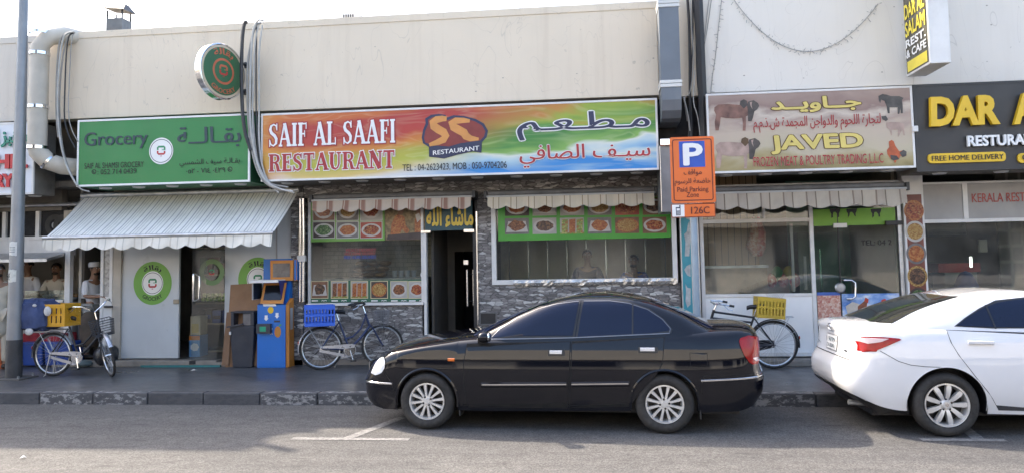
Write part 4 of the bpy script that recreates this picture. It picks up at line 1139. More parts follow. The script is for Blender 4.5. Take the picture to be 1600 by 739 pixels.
# slab-serif capitals, drawn stroke by stroke in a cell one unit high
def serif_word(name, word, rect, Y, mt, out_mt, parent, out=.045):
    TH, TN, SF = .23, .11, .085
    GL = {
        'A': (.95, [([(.12, .04), (.44, 1)], TN), ([(.44, 1), (.80, .04)], TH), ([(.22, .32), (.70, .32)], TN)], [(.0, .28, 0), (.62, 1.0, 0)]),
        'I': (.42, [([(.21, 0), (.21, 1)], TH)], [(.02, .40, 0), (.02, .40, 1)]),
        'F': (.72, [([(.22, 0), (.22, 1)], TH), ([(.22, .95), (.68, .95)], TN), ([(.22, .52), (.54, .52)], TN), ([(.645, 1), (.645, .72)], .07), ([(.53, .38), (.53, .66)], .06)], [(.02, .46, 0), (.02, .4, 1)]),
        'L': (.72, [([(.22, 0), (.22, 1)], TH), ([(.22, .05), (.70, .05)], TN), ([(.665, 0), (.665, .32)], .07)], [(.02, .44, 1), (.02, .3, 0)]),
        'E': (.76, [([(.22, 0), (.22, 1)], TH), ([(.22, .95), (.70, .95)], TN), ([(.22, .52), (.54, .52)], TN), ([(.22, .05), (.72, .05)], TN), ([(.665, 1), (.665, .73)], .07), ([(.685, 0), (.685, .28)], .07), ([(.53, .38), (.53, .66)], .06)], [(.02, .3, 0), (.02, .3, 1)]),
        'R': (.92, [([(.22, 0), (.22, 1)], TH), ([(.22, .95), (.52, .95), (.68, .88), (.72, .74), (.68, .6), (.52, .52), (.22, .50)], [TN, TN, .16, .2, .16, TN, TN]), ([(.48, .5), (.62, .4), (.72, .06)], [.14, .2, .22])], [(.02, .42, 0), (.6, .94, 0), (.02, .3, 1)]),
        'T': (.84, [([(.42, 0), (.42, 1)], TH), ([(.04, .95), (.80, .95)], TN), ([(.06, 1), (.06, .68)], .07), ([(.78, 1), (.78, .68)], .07)], [(.2, .64, 0)]),
        'U': (.92, [([(.20, 1), (.20, .34), (.28, .12), (.46, .05), (.64, .12), (.73, .34), (.73, 1)], [TH, TH, .2, .13, .11, TN, TN])], [(.0, .40, 1), (.56, .90, 1)]),
        'N': (.95, [([(.15, 0), (.15, 1)], TN), ([(.15, 1), (.76, 0)], TH), ([(.78, 0), (.78, 1)], TN)], [(.0, .34, 0), (.0, .2, 1), (.6, .94, 1)]),
        'S': (.74, [([(.63, .74), (.58, .90), (.40, .96), (.20, .90), (.13, .74), (.22, .60), (.46, .48), (.60, .34), (.58, .14), (.38, .04), (.18, .10), (.10, .27)], [.06, .10, .12, .16, .2, .22, .22, .2, .17, .12, .10, .06]), ([(.64, .70), (.64, 1)], .07), ([(.09, .0), (.09, .31)], .07)], []),
        ' ': (.40, [], [])}
    tot = sum(GL[c][0] for c in word) + .05 * (len(word) - 1)
    x0, x1, z0, z1 = rect; sx_, sz_ = (x1 - x0) / tot, z1 - z0
    mb = MB()
    for layer, (m_, grow, y) in enumerate(((out_mt, out, Y), (mt, 0, Y - .004))):
        cur = 0
        for c in word:
            w, strokes, serifs = GL[c]
            q = lambda p: (x0 + (cur + p[0]) * sx_, z0 + p[1] * sz_)
            for pts, wd in strokes:
                g = grow * 2
                ww = [k * sx_ * 1.05 + g * sz_ for k in wd] if isinstance(wd, list) else wd * (sx_ if abs(pts[0][0] - pts[-1][0]) < .5 or len(pts) > 2 else sz_) * 1.05 + g * sz_
                if len(pts) == 2 and grow:
                    a, b = Vector(pts[0]), Vector(pts[1]); d = (b - a).normalized() * grow; pts = [tuple(a - d), tuple(b + d)]
                mb.stroke([q(p) for p in pts], ww, y, m_)
            for a, b, k in serifs:
                zz = SF / 2 if k == 0 else 1 - SF / 2
                mb.stroke([q((a - grow, zz)), q((b + grow, zz))], (SF + grow * 2) * sz_, y, m_)
            cur += w + .05
    return mb.build(name, parent)
serif_word('lettering', 'SAIF AL SAAFI', R_(420, 618, 190.5, 227), YS - .003, WHITE, CRIM, t)
serif_word('lettering', 'RESTAURANT', R_(420, 617, 238.5, 266), YS - .003, CRIM, WHITE, t)
text('lettering', 'TEL : 04-2623423, MOB : 050-9704206', *R_(629, 792, 255, 267), YS, BLACKINK, t, .006)
text('lettering', 'مـطـعـم', *R_(809, 1014, 175, 217), YS, INK, t, .02, outline=(WHITE, .05))
text('lettering', 'سيـف الصافي', *R_(812, 1016, 225, 260), YS, CRIM, t, .012, outline=(WHITE, .035))
MAROON = M('emblem_maroon', (.22, .03, .025), .45); AMBER = M('emblem_amber', (.62, .27, .07), .45)
mb = MB()
zq = lambda pts: px_poly([(390 + a / 2.435, 140 + b / 2.435) for a, b in pts], YS)
mb.flat(zq([(655, 185), (660, 155), (670, 130), (668, 112), (690, 98), (720, 94), (745, 98), (752, 108), (775, 99), (815, 102), (860, 113), (892, 131), (907, 158), (902, 182), (884, 202), (882, 242), (850, 237), (790, 250), (740, 264), (683, 257), (682, 220), (660, 206)]), YS - .003, INK)
mb.flat(zq([(664, 186), (669, 158), (680, 134), (679, 117), (695, 107), (720, 103), (742, 107), (752, 119), (778, 108), (815, 111), (856, 122), (884, 138), (897, 160), (892, 180), (876, 196), (840, 200), (800, 206), (760, 218), (700, 214), (668, 203)]), YS - .004, MAROON)
mb.stroke(zq([(750, 113), (735, 112), (712, 116), (698, 127), (701, 141), (718, 153), (738, 164), (746, 178), (738, 192), (716, 202), (684, 212)]), [.07, .09, .11, .12, .125, .125, .125, .12, .11, .09, .05], YS - .006, AMBER)
mb.stroke(zq([(838, 121), (815, 119), (785, 120), (770, 130), (776, 144), (796, 155), (816, 166), (824, 179), (842, 188), (872, 190)]), [.05, .08, .10, .12, .125, .125, .125, .12, .09, .04], YS - .006, AMBER)
rib = zq([(684, 222), (720, 218), (760, 224), (800, 212), (840, 206), (882, 202), (881, 240), (850, 236), (790, 248), (740, 262), (685, 255)])
mb.flat(rib, YS - .009, INK)
mb.build('emblem', t)
xa, xb, za, zb = R_(677, 749, 231, 240)
text('lettering', 'RESTAURANT', xa, xb, za - .02, zb - .04, YS - .010, WHITE, t, .015, skew=.075)

# meat trader's sign
def mat_meat_print(x0, x1, z0, z1):
    mt, t, b = newmat('meat_sign_print')
    o = sep(t, coords(t, (1, 1, 1 / (z1 - z0)), (0, 0, -z0 / (z1 - z0)))); w = o[2]
    n = noise(t, coords(t, (.6, 1, 1.3)), 2.2, 5, .55, .3)
    wv = mth(t, 'ADD', w, mth(t, 'MULTIPLY', mth(t, 'SUBTRACT', n, .5), .55))
    c = ramp(t, wv, [(.0, (.18, .14, .05)), (.12, (.34, .28, .13)), (.26, (.47, .41, .29)), (.5, (.48, .395, .31)), (.62, (.37, .28, .235)), (.7, (.54, .47, .39)), (.8, (.26, .175, .15)), (1, (.36, .27, .225))])
    t.links.new(c, b.inputs['Base Color']); b.inputs['Roughness'].default_value = .45
    return mt
x0, x1, z0, z1 = px_rect(((1105, 148.5), (1425, 134), (1430, 262.5), (1106, 271)), YS)
t = thing('shop_sign', 'faded pink and beige meat trading sign with pictures of cattle, goats and a rooster', 'sign', ((x0 + x1) / 2, YS, z0))
sign_box(t, x0, x1, z0, z1, YS, .5, mat_meat_print(x0, x1, z0, z1), ALU, GREYP, 5)
GOLD = M('gold_letters', (.62, .50, .14), .45); BROWN = M('brown_outline', (.10, .055, .02), .5)
text('lettering', 'جــاويــد', *R_(1206, 1344, 152, 175), YS, GOLD, t, .035, outline=(BROWN, .075))
text('lettering', 'لتجارة اللحوم والدواجن المجمدة ش.ذ.م.م', *R_(1177, 1376, 181, 205), YS, CRIM, t, .012)
text('lettering', 'JAVED', *R_(1206, 1347, 211, 239), YS, GOLD, t, .035, outline=(BROWN, .065), shear=-.05)
text('lettering', 'FROZEN MEAT & POULTRY TRADING L.L.C', *R_(1177, 1380, 243, 258), YS, CRIM, t, .006, outline=(M('pale_outline', (.62, .55, .48), .5), .02))
BULL1 = M('bull_brown', (.20, .10, .075), .5, 0, .5, 7); BULL2 = M('bull_pale', (.37, .265, .22), .5, 0, .3, 7); DKH = M('bull_head_dark', (.06, .05, .045), .5, 0, .5, 8); GOAT = M('goat_dark', (.07, .065, .06), .5, 0, .4, 9)
def bull(dx, dy, s, body, head, dark):
    q = lambda pts: px_poly([(1090 + (a / 4.571 + dx) , 130 + (b / 4.571 + dy)) for a, b in pts], YS)
    mb.flat(q([(120, 175), (150, 155), (220, 152), (300, 158), (305, 130), (330, 118), (355, 130), (372, 150), (390, 190), (380, 225), (345, 240), (345, 300), (342, 342), (322, 342), (325, 300), (318, 250), (260, 255), (200, 252), (165, 245), (160, 290), (150, 340), (128, 340), (122, 280), (132, 230), (118, 200)]), YS - .003, body)
    mb.flat(q([(360, 135), (400, 125), (430, 145), (440, 165), (425, 190), (405, 205), (395, 250), (385, 275), (360, 275), (358, 200), (352, 160)]), YS - .004, head)
    mb.flat(q([(300, 155), (305, 130), (330, 118), (352, 130), (355, 160), (330, 185)]), YS - .0045, dark)
    mb.flat(q([(372, 140), (378, 165), (392, 190), (384, 160), (390, 135)]), YS - .005, BULL2)
mb = MB(); bull(0, 0, 1, BULL1, DKH, DKH); mb.build('bull_picture', t); mb = MB(); bull(2, 59, .95, BULL2, DKH, BROWN); mb.build('bull_picture', t); mb = MB()
q = lambda pts: px_poly([(1090 + a / 4.571, 130 + b / 4.571) for a, b in pts], YS)
mb.flat(q([(1290, 95), (1320, 80), (1350, 85), (1380, 95), (1440, 95), (1470, 108), (1460, 125), (1465, 170), (1465, 218), (1452, 218), (1448, 180), (1440, 222), (1428, 222), (1428, 175), (1370, 175), (1372, 218), (1358, 218), (1350, 170), (1335, 130), (1310, 120), (1305, 145), (1295, 130)]), YS - .003, GOAT)
mb.build('goat_picture', t); mb = MB()
mb.flat(q([(1312, 240), (1345, 235), (1360, 262), (1345, 275), (1320, 262)]), YS - .003, GOAT)
mb.flat(q([(1345, 285), (1380, 280), (1440, 282), (1475, 295), (1475, 330), (1480, 375), (1470, 375), (1460, 335), (1435, 385), (1428, 385), (1430, 335), (1385, 335), (1390, 375), (1380, 375), (1372, 335), (1350, 320)]), YS - .003, BULL2)
mb.build('sheep_picture', t); mb = MB()
ROOST = M('rooster_red', (.42, .09, .03), .5, 0, .3, 9)
mb.flat(q([(1365, 420), (1385, 408), (1400, 418), (1412, 450), (1440, 490), (1470, 480), (1490, 495), (1492, 520), (1470, 530), (1445, 520), (1440, 545), (1420, 552), (1415, 570), (1405, 570), (1400, 550), (1380, 545), (1355, 510), (1352, 480), (1368, 460)]), YS - .003, ROOST)
mb.flat(q([(1440, 500), (1470, 478), (1492, 492), (1490, 520), (1462, 532)]), YS - .004, GOAT)
mb.flat(q([(1375, 515), (1420, 520), (1440, 545), (1400, 555), (1380, 545)]), YS - .004, DKH)
mb.build('rooster_picture', t)
mb = MB(); xx = P(1427, 205, YS).x; mb.box(xx - .02, xx + .05, YS - .05, YS - .008, P(1427, 207, YS).z, P(1427, 198, YS).z, ALU); mb.build('junction_box', t, bevel=.005)

# black fascia at the right
CHAR = M('charcoal_face', (.028, .028, .03), .42, 0, .15, 2)
x0, _, z0, z1 = px_rect(((1428.5, 134), (1600, 126), (1600, 264.5), (1431, 268)), YS); x1 = 9.6
t = thing('shop_sign', 'charcoal sign with large raised yellow capitals at the right end', 'sign', ((x0 + x1) / 2, YS, z0))
sign_box(t, x0, x1, z0, z1, YS, .6, CHAR, CHAR, SOFFIT, 6)
YEL = M('yellow_letters', (.72, .46, .02), .4, 0, .06, 3)
text('lettering', 'DAR', *R_(1449, 1557, 152, 198), YS - .05, YEL, t, .045, shear=.05, depth=.035)
text('lettering', 'A', *R_(1578, 1614, 148, 196), YS - .05, YEL, t, .045, shear=.05, depth=.035)
text('lettering', 'RESTURANT', *R_(1509, 1628, 211.5, 228.5), YS - .03, WHITE, t, .03, depth=.02)
for a, b, s_, q0, q1 in ((1449, 1570, 'FREE HOME DELIVERY', 1454, 1566), (1589, 1660, '0', 1595, 1603)):
    xa, xb, za, zb = R_(a, b, 239.5, 254.5); mb = MB(); rr = (zb - za) * .35
    mb.prism([(xa + rr + cos(k) * rr * -1 * 0 + (-rr * cos(k)), za + rr - rr * sin(k)) for k in (0, .5, 1.05, 1.57)] + [(xb - rr + rr * sin(k), za + rr - rr * cos(k)) for k in (0, .5, 1.05, 1.57)] + [(xb - rr + rr * cos(k), zb - rr + rr * sin(k)) for k in (0, .5, 1.05, 1.57)] + [(xa + rr - rr * sin(k), zb - rr + rr * cos(k)) for k in (0, .5, 1.05, 1.57)], YS - .03, YS + .002, YEL)
    mb.build('pill_plate', t)
    text('lettering', s_, *R_(q0, q1, 243, 251), YS - .032, BLACKINK, t, .02)

# projecting box sign, upper right
bx = 4.50
def blade(p): return (bx - .004 - (YB0 - p[1]) * 0, p[1], p[2])
YB0, YB1 = 11.55, 10.75
zb0, zb1 = P(1440, 107, 11.1).z - .02, 6.35
t = thing('projecting_sign', 'white edged box sign with yellow lettering sticking out from the upper wall at right', 'sign', (bx + .13, YU, zb0))
mb = MB(); mb.box(bx, bx + .27, YB1, YB0, zb0, zb1, ALU); mb.build('box', t, bevel=.01)
mb = MB(); mb.box(bx + .06, bx + .2, YB0 + .002, YU - .002, zb0 + .25, zb0 + .31, STEEL); mb.box(bx + .06, bx + .2, YB0 + .002, YU - .002, 6.0, 6.06, STEEL); mb.build('bracket', t)
mb = MB(); mb.add([(bx - .004, YB0 - .03, zb0 + .03), (bx - .004, YB1 + .03, zb0 + .03), (bx - .004, YB1 + .03, zb1 - .03), (bx - .004, YB0 - .03, zb1 - .03)], [(0, 1, 2, 3)], M('faded_olive_face', (.075, .07, .05), .2, 0, .3, 4)); mb.build('face', t)
def on_blade(p):  # (x along, y, z) -> face looking left
    return (bx - .006 + (p[1] + .004) * 1.0, YB0 - p[0], p[2])
LEM = M('lemon_letters', (.75, .62, .06), .4)
zz = zb0
for s_, h, lo, mt in (('DAR AL', .2, .82, LEM), ('SALAM', .2, .56, LEM), ('REST.', .11, .40, WHITE), ('& CAFE', .11, .25, WHITE)):
    text('lettering', s_, .07, .73, zb0 + lo, zb0 + lo + h, 0, mt, t, .03, mapf=on_blade)
mb = MB(); mb.add([(bx - .006, YB0 - .07, zb0 + .05), (bx - .006, YB0 - .73, zb0 + .05), (bx - .006, YB0 - .73, zb0 + .2), (bx - .006, YB0 - .07, zb0 + .2)], [(0, 1, 2, 3)], LEM); mb.build('plate', t)
for o in list(t.children):
    if o.name.startswith(('lettering')): o.location = -wloc(t)

# round projecting sign on the grocery wall
c = P(345, 113, 11.2); rr = .44
t = thing('projecting_sign', 'round lit-edge sign with a red C on dark green, fixed out from the grocery wall', 'sign', (c.x, 11.2, c.z - rr))
ANG = radians(-22)
axis = Vector((cos(ANG), sin(ANG), 0)); tang = Vector((-sin(ANG), cos(ANG), 0))
mb = MB(); mb.lathe([(rr - .02, -.06), (rr, -.055), (rr, .055), (rr - .02, .06)], (c.x, 11.2, c.z), axis, CHROME, 64); mb.build('rim', t, smooth=True)
def disc_face(sgn, parent):
    # build on the plane y = 0 looking to -Y, then turn it to look along the axis
    mb = MB(); Y = 0
    OLIVE = M('disc_green', (.03, .13, .055), .35, 0, .1, 3); CORAL = M('disc_coral', (.52, .13, .06), .4)
    mb.disc(0, 0, rr - .03, rr - .03, 0, M('disc_cream', (.6, .5, .36), .4), 56)
    mb.disc(0, 0, rr - .065, rr - .065, -.002, OLIVE, 56)
    mb.disc(0, 0, .205, .205, -.004, CORAL, 40); mb.disc(0, 0, .17, .17, -.005, OLIVE, 40)
    c_mark(mb, 0, .02, .125, -.007, CORAL, M('disc_red', (.5, .04, .03), .4), CORAL)
    arc_text(mb, 'بقالة', 0, 0, .265, pi / 2, 1.25, .10, -.007, CORAL, offset=.03)
    arc_text(mb, 'GROCERY', 0, 0, .35, -pi / 2, 1.5, .075, -.007, CORAL, flip=True, offset=.03)
    ex = tang * sgn; ny = axis * sgn
    # local x -> ex*, local -y -> outward
    out = []
    for x, y, z in mb.v:
        p = Vector((c.x, 11.2, c.z)) + ex * x + ny * (.056 - y) + Vector((0, 0, z)); out.append(tuple(p))
    mb.v = out
    return mb.build('face', parent)
disc_face(1, t); disc_face(-1, t)
mb = MB()
for dz in (-.22, .22):
    p = Vector((c.x, 11.2, c.z + dz)); q2 = p + tang * .39
    mb.tube([q2, (q2.x + .02, YU, q2.z)], .018, BLACK); mb.lathe([(0, 0), (.05, 0), (.05, .02), (0, .02)], (q2.x + .02, YU - .02, q2.z), (0, 1, 0), BLACK, 16)
mb.tube([(c.x + .2, YU - .03, c.z - .25), (c.x + .22, YU - .02, c.z - .5), (c.x + .3, YU - .02, WB)], .006, BLACK)
mb.build('bracket', t, smooth=True)

# bakery sign, cut by the left edge of the picture
_, x1, z0, z1 = px_rect(((0, 193), (52, 190.5), (54, 302), (0, 306)), YS); x0 = x1 - 1.6
t = thing('shop_sign', 'white sign with red capitals and green Arabic at the far left, behind the lamp post', 'sign', ((x0 + x1) / 2, YS, z0))
sign_box(t, x0, x1, z0, z1, YS, .5, M('sign_white_face', (.66, .69, .74), .4, 0, .04, 2), ALU, SOFFIT, 4)
RB = M('bakery_red', (.5, .025, .03), .4); GB = M('bakery_green', (.02, .22, .15), .4)
text('lettering', 'SAHIL', *R_(-46, 45, 242, 265), YS - .02, RB, t, .05, depth=.012)
text('lettering', 'BAKERY', *R_(-60, 24, 273, 294), YS - .02, RB, t, .05, depth=.012)
text('lettering', 'مخبز الساحل', *R_(-66, 47, 203, 232), YS - .02, GB, t, .03, depth=.012)

# ================================================================== awnings
CREAMSTR = mat_stripes('cream_grey_stripe', [(0, (.76, .755, .72)), (.16, (.33, .345, .34)), (.23, (.76, .755, .70)), (.36, (.45, .46, .44)), (.41, (.76, .755, .70)), (.55, (.5, .51, .48)), (.60, (.77, .765, .71)), (.8, (.37, .385, .375)), (.87, (.76, .755, .70))], .27, 'X', .25)
VALSTR = mat_stripes('cream_valance_stripe', [(0, (.74, .70, .61)), (.3, (.58, .53, .44)), (.38, (.74, .70, .61)), (.7, (.52, .50, .44)), (.76, (.74, .70, .61))], .30, 'X', .25)
PINKSTR = mat_stripes('pink_valance_stripe', [(0, (.50, .42, .34)), (.22, (.28, .15, .11)), (.30, (.50, .42, .34)), (.36, (.28, .15, .11)), (.58, (.40, .28, .22)), (.64, (.50, .42, .34))], .27, 'X', .3)
TANSTR = mat_stripes('tan_valance_stripe', [(0, (.58, .50, .37)), (.3, (.26, .19, .12)), (.35, (.58, .50, .37)), (.62, (.18, .13, .09)), (.66, (.54, .47, .35))], .28, 'X', .35)
BRNSTR = mat_stripes('brown_valance_stripe', [(0, (.42, .36, .28)), (.35, (.20, .15, .11)), (.42, (.38, .32, .25)), (.75, (.13, .10, .07)), (.8, (.42, .36, .28))], .33, 'X', .5)
def valance(mb, x0, x1, y, ztop, zlow, period, amp, mt, lean=.03):
    n = int((x1 - x0) / period * 12); vs = []
    for i in range(n + 1):
        x = x0 + (x1 - x0) * i / n
        wv = .012 * sin(x * 5.1) + .008 * sin(x * 13)
        zb = zlow + amp * (1 - abs(sin(pi * (x - x0) / period))) + .006 * sin(x * 7)
        for k in range(5):
            f_ = k / 4
            vs.append((x, y + wv * f_ - lean * f_ + .01 * sin(x * 9 + k) * f_, ztop + (zb - ztop) * f_))
    mb.add(vs, [(5 * i + k, 5 * i + 5 + k, 5 * i + 6 + k, 5 * i + 1 + k) for i in range(n) for k in range(4)], mt)
# the big sloping awning of the grocery
ya_f, ya_b = 11.3, 12.3
xa, xb = P(70, 370, ya_f).x, P(426, 363, ya_f).x
xab, xbb = P(130, 305, ya_b).x, P(466, 300, ya_b).x
za_t, za_f = P(300, 304, ya_b).z, P(250, 368, ya_f).z
t = thing('awning', 'large cream awning with thin grey stripes sloping out over the grocery front', 'awning', ((xa + xb) / 2, ya_b, za_f), 'awnings along the terrace')
mb = MB(); vs = []; nx_, ny_ = 60, 8
for j in range(ny_ + 1):
    for i in range(nx_ + 1):
        f_ = j / ny_; g_ = i / nx_; x = (xa + (xb - xa) * g_) * (1 - f_) + (xab + (xbb - xab) * g_) * f_
        vs.append((x, ya_f + (ya_b - ya_f) * f_, za_f + (za_t - za_f) * f_ - .03 * sin(pi * f_) + .006 * sin(x * 6 + f_ * 3) * sin(pi * f_)))
mb.add(vs, [(j * (nx_ + 1) + i, j * (nx_ + 1) + i + 1, (j + 1) * (nx_ + 1) + i + 1, (j + 1) * (nx_ + 1) + i) for j in range(ny_) for i in range(nx_)], CREAMSTR); mb.build('canopy', t, smooth=True)
mb = MB(); valance(mb, xa, xb, ya_f - .02, za_f - .01, P(250, 389, ya_f).z, .30, .055, VALSTR); mb.build('valance', t, smooth=True)
mb = MB(); mb.tube([(xa - .02, ya_f - .01, za_f), (xb + .02, ya_f - .01, za_f)], .03, STEEL, 12); mb.build('front_bar', t, smooth=True)
mb = MB(); mb.tube([(xab - .02, ya_b, za_t + .03), (xbb + .02, ya_b, za_t + .03)], .05, STEEL, 12); mb.build('roller', t, smooth=True)
for xx in (xa + .25, xb - .25):
    mb = MB(); mb.tube([(xx, ya_f, za_f - .01), (xx + .25 * (1 if xx < -7 else -1), 11.85, 2.55), (xx, ya_b, za_t - .1)], .02, ALU, 8); mb.build('folding_arm', t, smooth=True)
# the rolled-up awnings: only the valance shows
def rolled(label, pl, pr, ytop, ymid, ybot, Y, mt, period, arm=True):
    xm = (pl + pr) / 2
    xa, xb = P(pl, ymid, Y).x, P(pr, ymid, Y).x; zt, zm, zl = P(xm, ytop, Y).z, P(xm, ymid, Y).z, P(xm, ybot, Y).z
    t = thing('awning', label, 'awning', ((xa + xb) / 2, Y, zl), 'awnings along the terrace')
    mb = MB(); mb.tube([(xa, Y + .10, (zt + zm) / 2 + .02), (xb, Y + .10, (zt + zm) / 2 + .02)], .055, M('roller_dark', (.13, .125, .12), .6, .1, .3, 4), 14); mb.build('roller', t, smooth=True)
    mb = MB(); mb.box(xa - .01, xb + .01, Y - .02, Y + .03, zm - .012, zm + .022, M('bar_grey', (.33, .32, .30), .5, .2, .15, 4)); mb.build('front_bar', t, bevel=.008)
    mb = MB(); valance(mb, xa + .01, xb - .01, Y - .018, zm - .005, zl, period, .05, mt); mb.build('valance', t, smooth=True)
    for xx in (xa - .03, xb + .03):
        mb = MB(); mb.box(xx - .025, xx + .025, Y + .0, YF - .11, zt - .1, zt + .02, BLACK); mb.build('bracket', t, bevel=.008)
rolled('rolled up awning with a pink striped scalloped valance above the left restaurant window', 488, 737, 303, 311, 330, YF - .42, PINKSTR, .26)
rolled('rolled up awning with a tan striped scalloped valance above the right restaurant window', 761, 1023, 297, 305, 325, YF - .45, TANSTR, .30)
rolled('rolled up awning with a dirty brown striped valance above the meat shop window', 1113, 1416, 291, 299, 326, YF - .65, BRNSTR, .34)

# ================================================================== menus and posters
CHILI = [mat_food('stew_red', [(.06, .01, .006), (.22, .025, .012), (.34, .09, .025), (.36, .22, .08)], 30), mat_food('grill_brown', [(.04, .014, .008), (.16, .05, .018), (.32, .13, .05)], 34), mat_food('char_dark', [(.012, .008, .008), (.07, .03, .02), (.2, .1, .05)], 30),
         mat_food('rice_gold', [(.17, .07, .015), (.34, .18, .04), (.44, .32, .12)], 44), mat_food('fried_orange', [(.17, .035, .01), (.34, .09, .02), (.42, .2, .06)], 26), mat_food('greens', [(.01, .04, .01), (.03, .11, .02), (.2, .27, .13)], 36), mat_food('salad_mix', [(.42, .06, .03), (.1, .26, .04), (.5, .4, .15)], 24)]
PHBG = [M('photo_dark', (.045, .03, .03), .4, 0, .4, 8), M('photo_grey', (.14, .13, .13), .4, 0, .3, 8), M('photo_wood', (.17, .075, .04), .4, 0, .3, 10), M('photo_white', (.34, .33, .31), .4, 0, .1, 6), M('photo_red', (.32, .05, .03), .4, 0, .3, 6)]
PLATE = M('plate_white', (.46, .44, .42), .3, 0, .05, 5)
def food_photo(parent, x0, x1, z0, z1, Y, food, bgm, shape_='plate', border=None):
    mb = MB(); w, h = x1 - x0, z1 - z0; cx, cz = (x0 + x1) / 2, (z0 + z1) / 2
    if border: mb.flat([(x0 - .012, z0 - .012), (x1 + .012, z0 - .012), (x1 + .012, z1 + .012), (x0 - .012, z1 + .012)], Y - .001, border)
    mb.flat([(x0, z0), (x1, z0), (x1, z1), (x0, z1)], Y - .002, bgm)
    def blob(rx, rz, n=22, j=.10, dz=0):
        return [(cx + rx * cos(2 * pi * i / n) * (1 + RND.uniform(-j, j)), cz + dz + rz * sin(2 * pi * i / n) * (1 + RND.uniform(-j, j))) for i in range(n)]
    if shape_ == 'plate':
        mb.disc(cx, cz, w * .46, h * .42, Y - .003, PLATE, 32); mb.flat(blob(w * .36, h * .32), Y - .004, food)
    elif shape_ == 'tray':
        mb.flat([(cx - w * .36, cz + h * .3), (cx + w * .36, cz + h * .3), (cx + w * .46, cz - h * .36), (cx - w * .46, cz - h * .36)], Y - .003, PLATE); mb.flat(blob(w * .34, h * .34, 14, .16, h * .03), Y - .004, food)
    elif shape_ == 'bowl':
        mb.disc(cx, cz, w * .48, h * .44, Y - .003, CHILI[4], 32); mb.disc(cx, cz, w * .41, h * .36, Y - .004, food, 28)
    else:
        for k in range(3): mb.flat([(x0 + w * (.06 + .31 * k), z0 + h * .06), (x0 + w * (.32 + .31 * k), z0 + h * .1), (x0 + w * (.34 + .31 * k), z1 - h * .08), (x0 + w * (.08 + .31 * k), z1 - h * .12)], Y - .004, [food, CHILI[4], food][k])
        mb.flat([(x0, z0), (x1, z0), (x1, z0 + h * .1), (x0, z0 + h * .08)], Y - .0045, CHILI[6])
    return mb.build('food_photo', parent)
BRIGHTG = M('menu_green', (.05, .31, .028), .35, 0, .1, 2); LIMEG = M('menu_lime', (.15, .33, .06), .38, 0, .1, 2); DKG = M('menu_dark_green', (.012, .11, .06), .35, 0, .15, 2)
YM = YF - .012
# right window board, 6 x 2
x0, x1, z0, z1 = RX(778, 1052, 313, 374, YM)
t = thing('menu_board', 'bright green menu board with twelve food photos across the right restaurant window', 'menu board', ((x0 + x1) / 2, YM, z0))
mb = MB(); mb.box(x0, x1, YM, YM + .008, z0, z1 + .02, BRIGHTG); mb.build('board', t)
fo = [4, 1, 4, 3, 0, 2, 1, 2, 6, 4, 3, 0]; bg_ = [0, 3, 3, 1, 4, 2, 1, 3, 3, 1, 2, 2]; shp = ['plate', 'tray', 'plate', 'plate', 'bowl', 'plate', 'tray', 'plate', 'strips', 'tray', 'bowl', 'plate']
for k in range(12):
    i, j = k % 6, k // 6
    xl = 789 + i * 43; 
    a, b, c_, d = RX(xl, xl + 37.5, (311 if j == 0 else 341) - (xl - 789) * .008, (337.5 if j == 0 else 366) - (xl - 789) * .008, YM)
    food_photo(t, a, b, c_, d, YM, CHILI[fo[k]], PHBG[bg_[k]], shp[k])
# left window, upper board with a picture of two men cooking
x0, x1, z0, z1 = RX(486, 601, 310, 377, YM)
t = thing('menu_board', 'lime green menu board with six food photos at the top of the left restaurant window', 'menu board', ((x0 + x1) / 2, YM, z0))
mb = MB(); mb.box(x0, x1, YM, YM + .008, z0, z1 + .02, LIMEG); mb.build('board', t)
fo = [4, 3, 0, 5, 4, 0]; bg_ = [2, 1, 3, 0, 1, 4]
for k in range(6):
    i, j = k % 3, k // 3; xl = 489.5 + i * 37
    a, b, c_, d = RX(xl, xl + 33, 312 if j == 0 else 347.5, 344.5 if j == 0 else 371.5, YM)
    food_photo(t, a, b, c_, d, YM, CHILI[fo[k]], PHBG[bg_[k]], 'plate', PLATE)
x0, x1, z0, z1 = RX(602, 664, 310, 375, YM)
t = thing('window_picture', 'printed picture of two bearers kneeling at a cooking pot, beside the lime menu board', 'picture', ((x0 + x1) / 2, YM, z0))
mb = MB(); mb.box(x0, x1, YM - .001, YM + .008, z0, z1 + .02, M('picture_straw', (.22, .16, .08), .5, 0, .6, 14)); mb.build('board', t)
mb = MB()
mb.flat(px_poly([(612, 350), (617, 338), (624, 333), (632, 340), (634, 352), (640, 360), (636, 366), (628, 358), (624, 368), (610, 368)], YM), YM - .004, CHILI[4])
mb.flat(px_poly([(621, 324), (628, 323), (631, 330), (628, 337), (622, 336)], YM), YM - .005, SKIN)
mb.flat(px_poly([(648, 345), (653, 334), (660, 336), (662, 352), (660, 366), (648, 366)], YM), YM - .004, CHILI[4])
mb.flat(px_poly([(650, 324), (657, 323), (659, 330), (656, 336), (651, 335)], YM), YM - .005, SKIN)
mb.flat(px_poly([(649, 336), (655, 333), (658, 342), (652, 348)], YM), YM - .0055, PLATE)
mb.flat(px_poly([(606, 367), (663, 362), (663, 374), (604, 375)], YM), YM - .006, PHBG[0])
mb.build('figures', t)
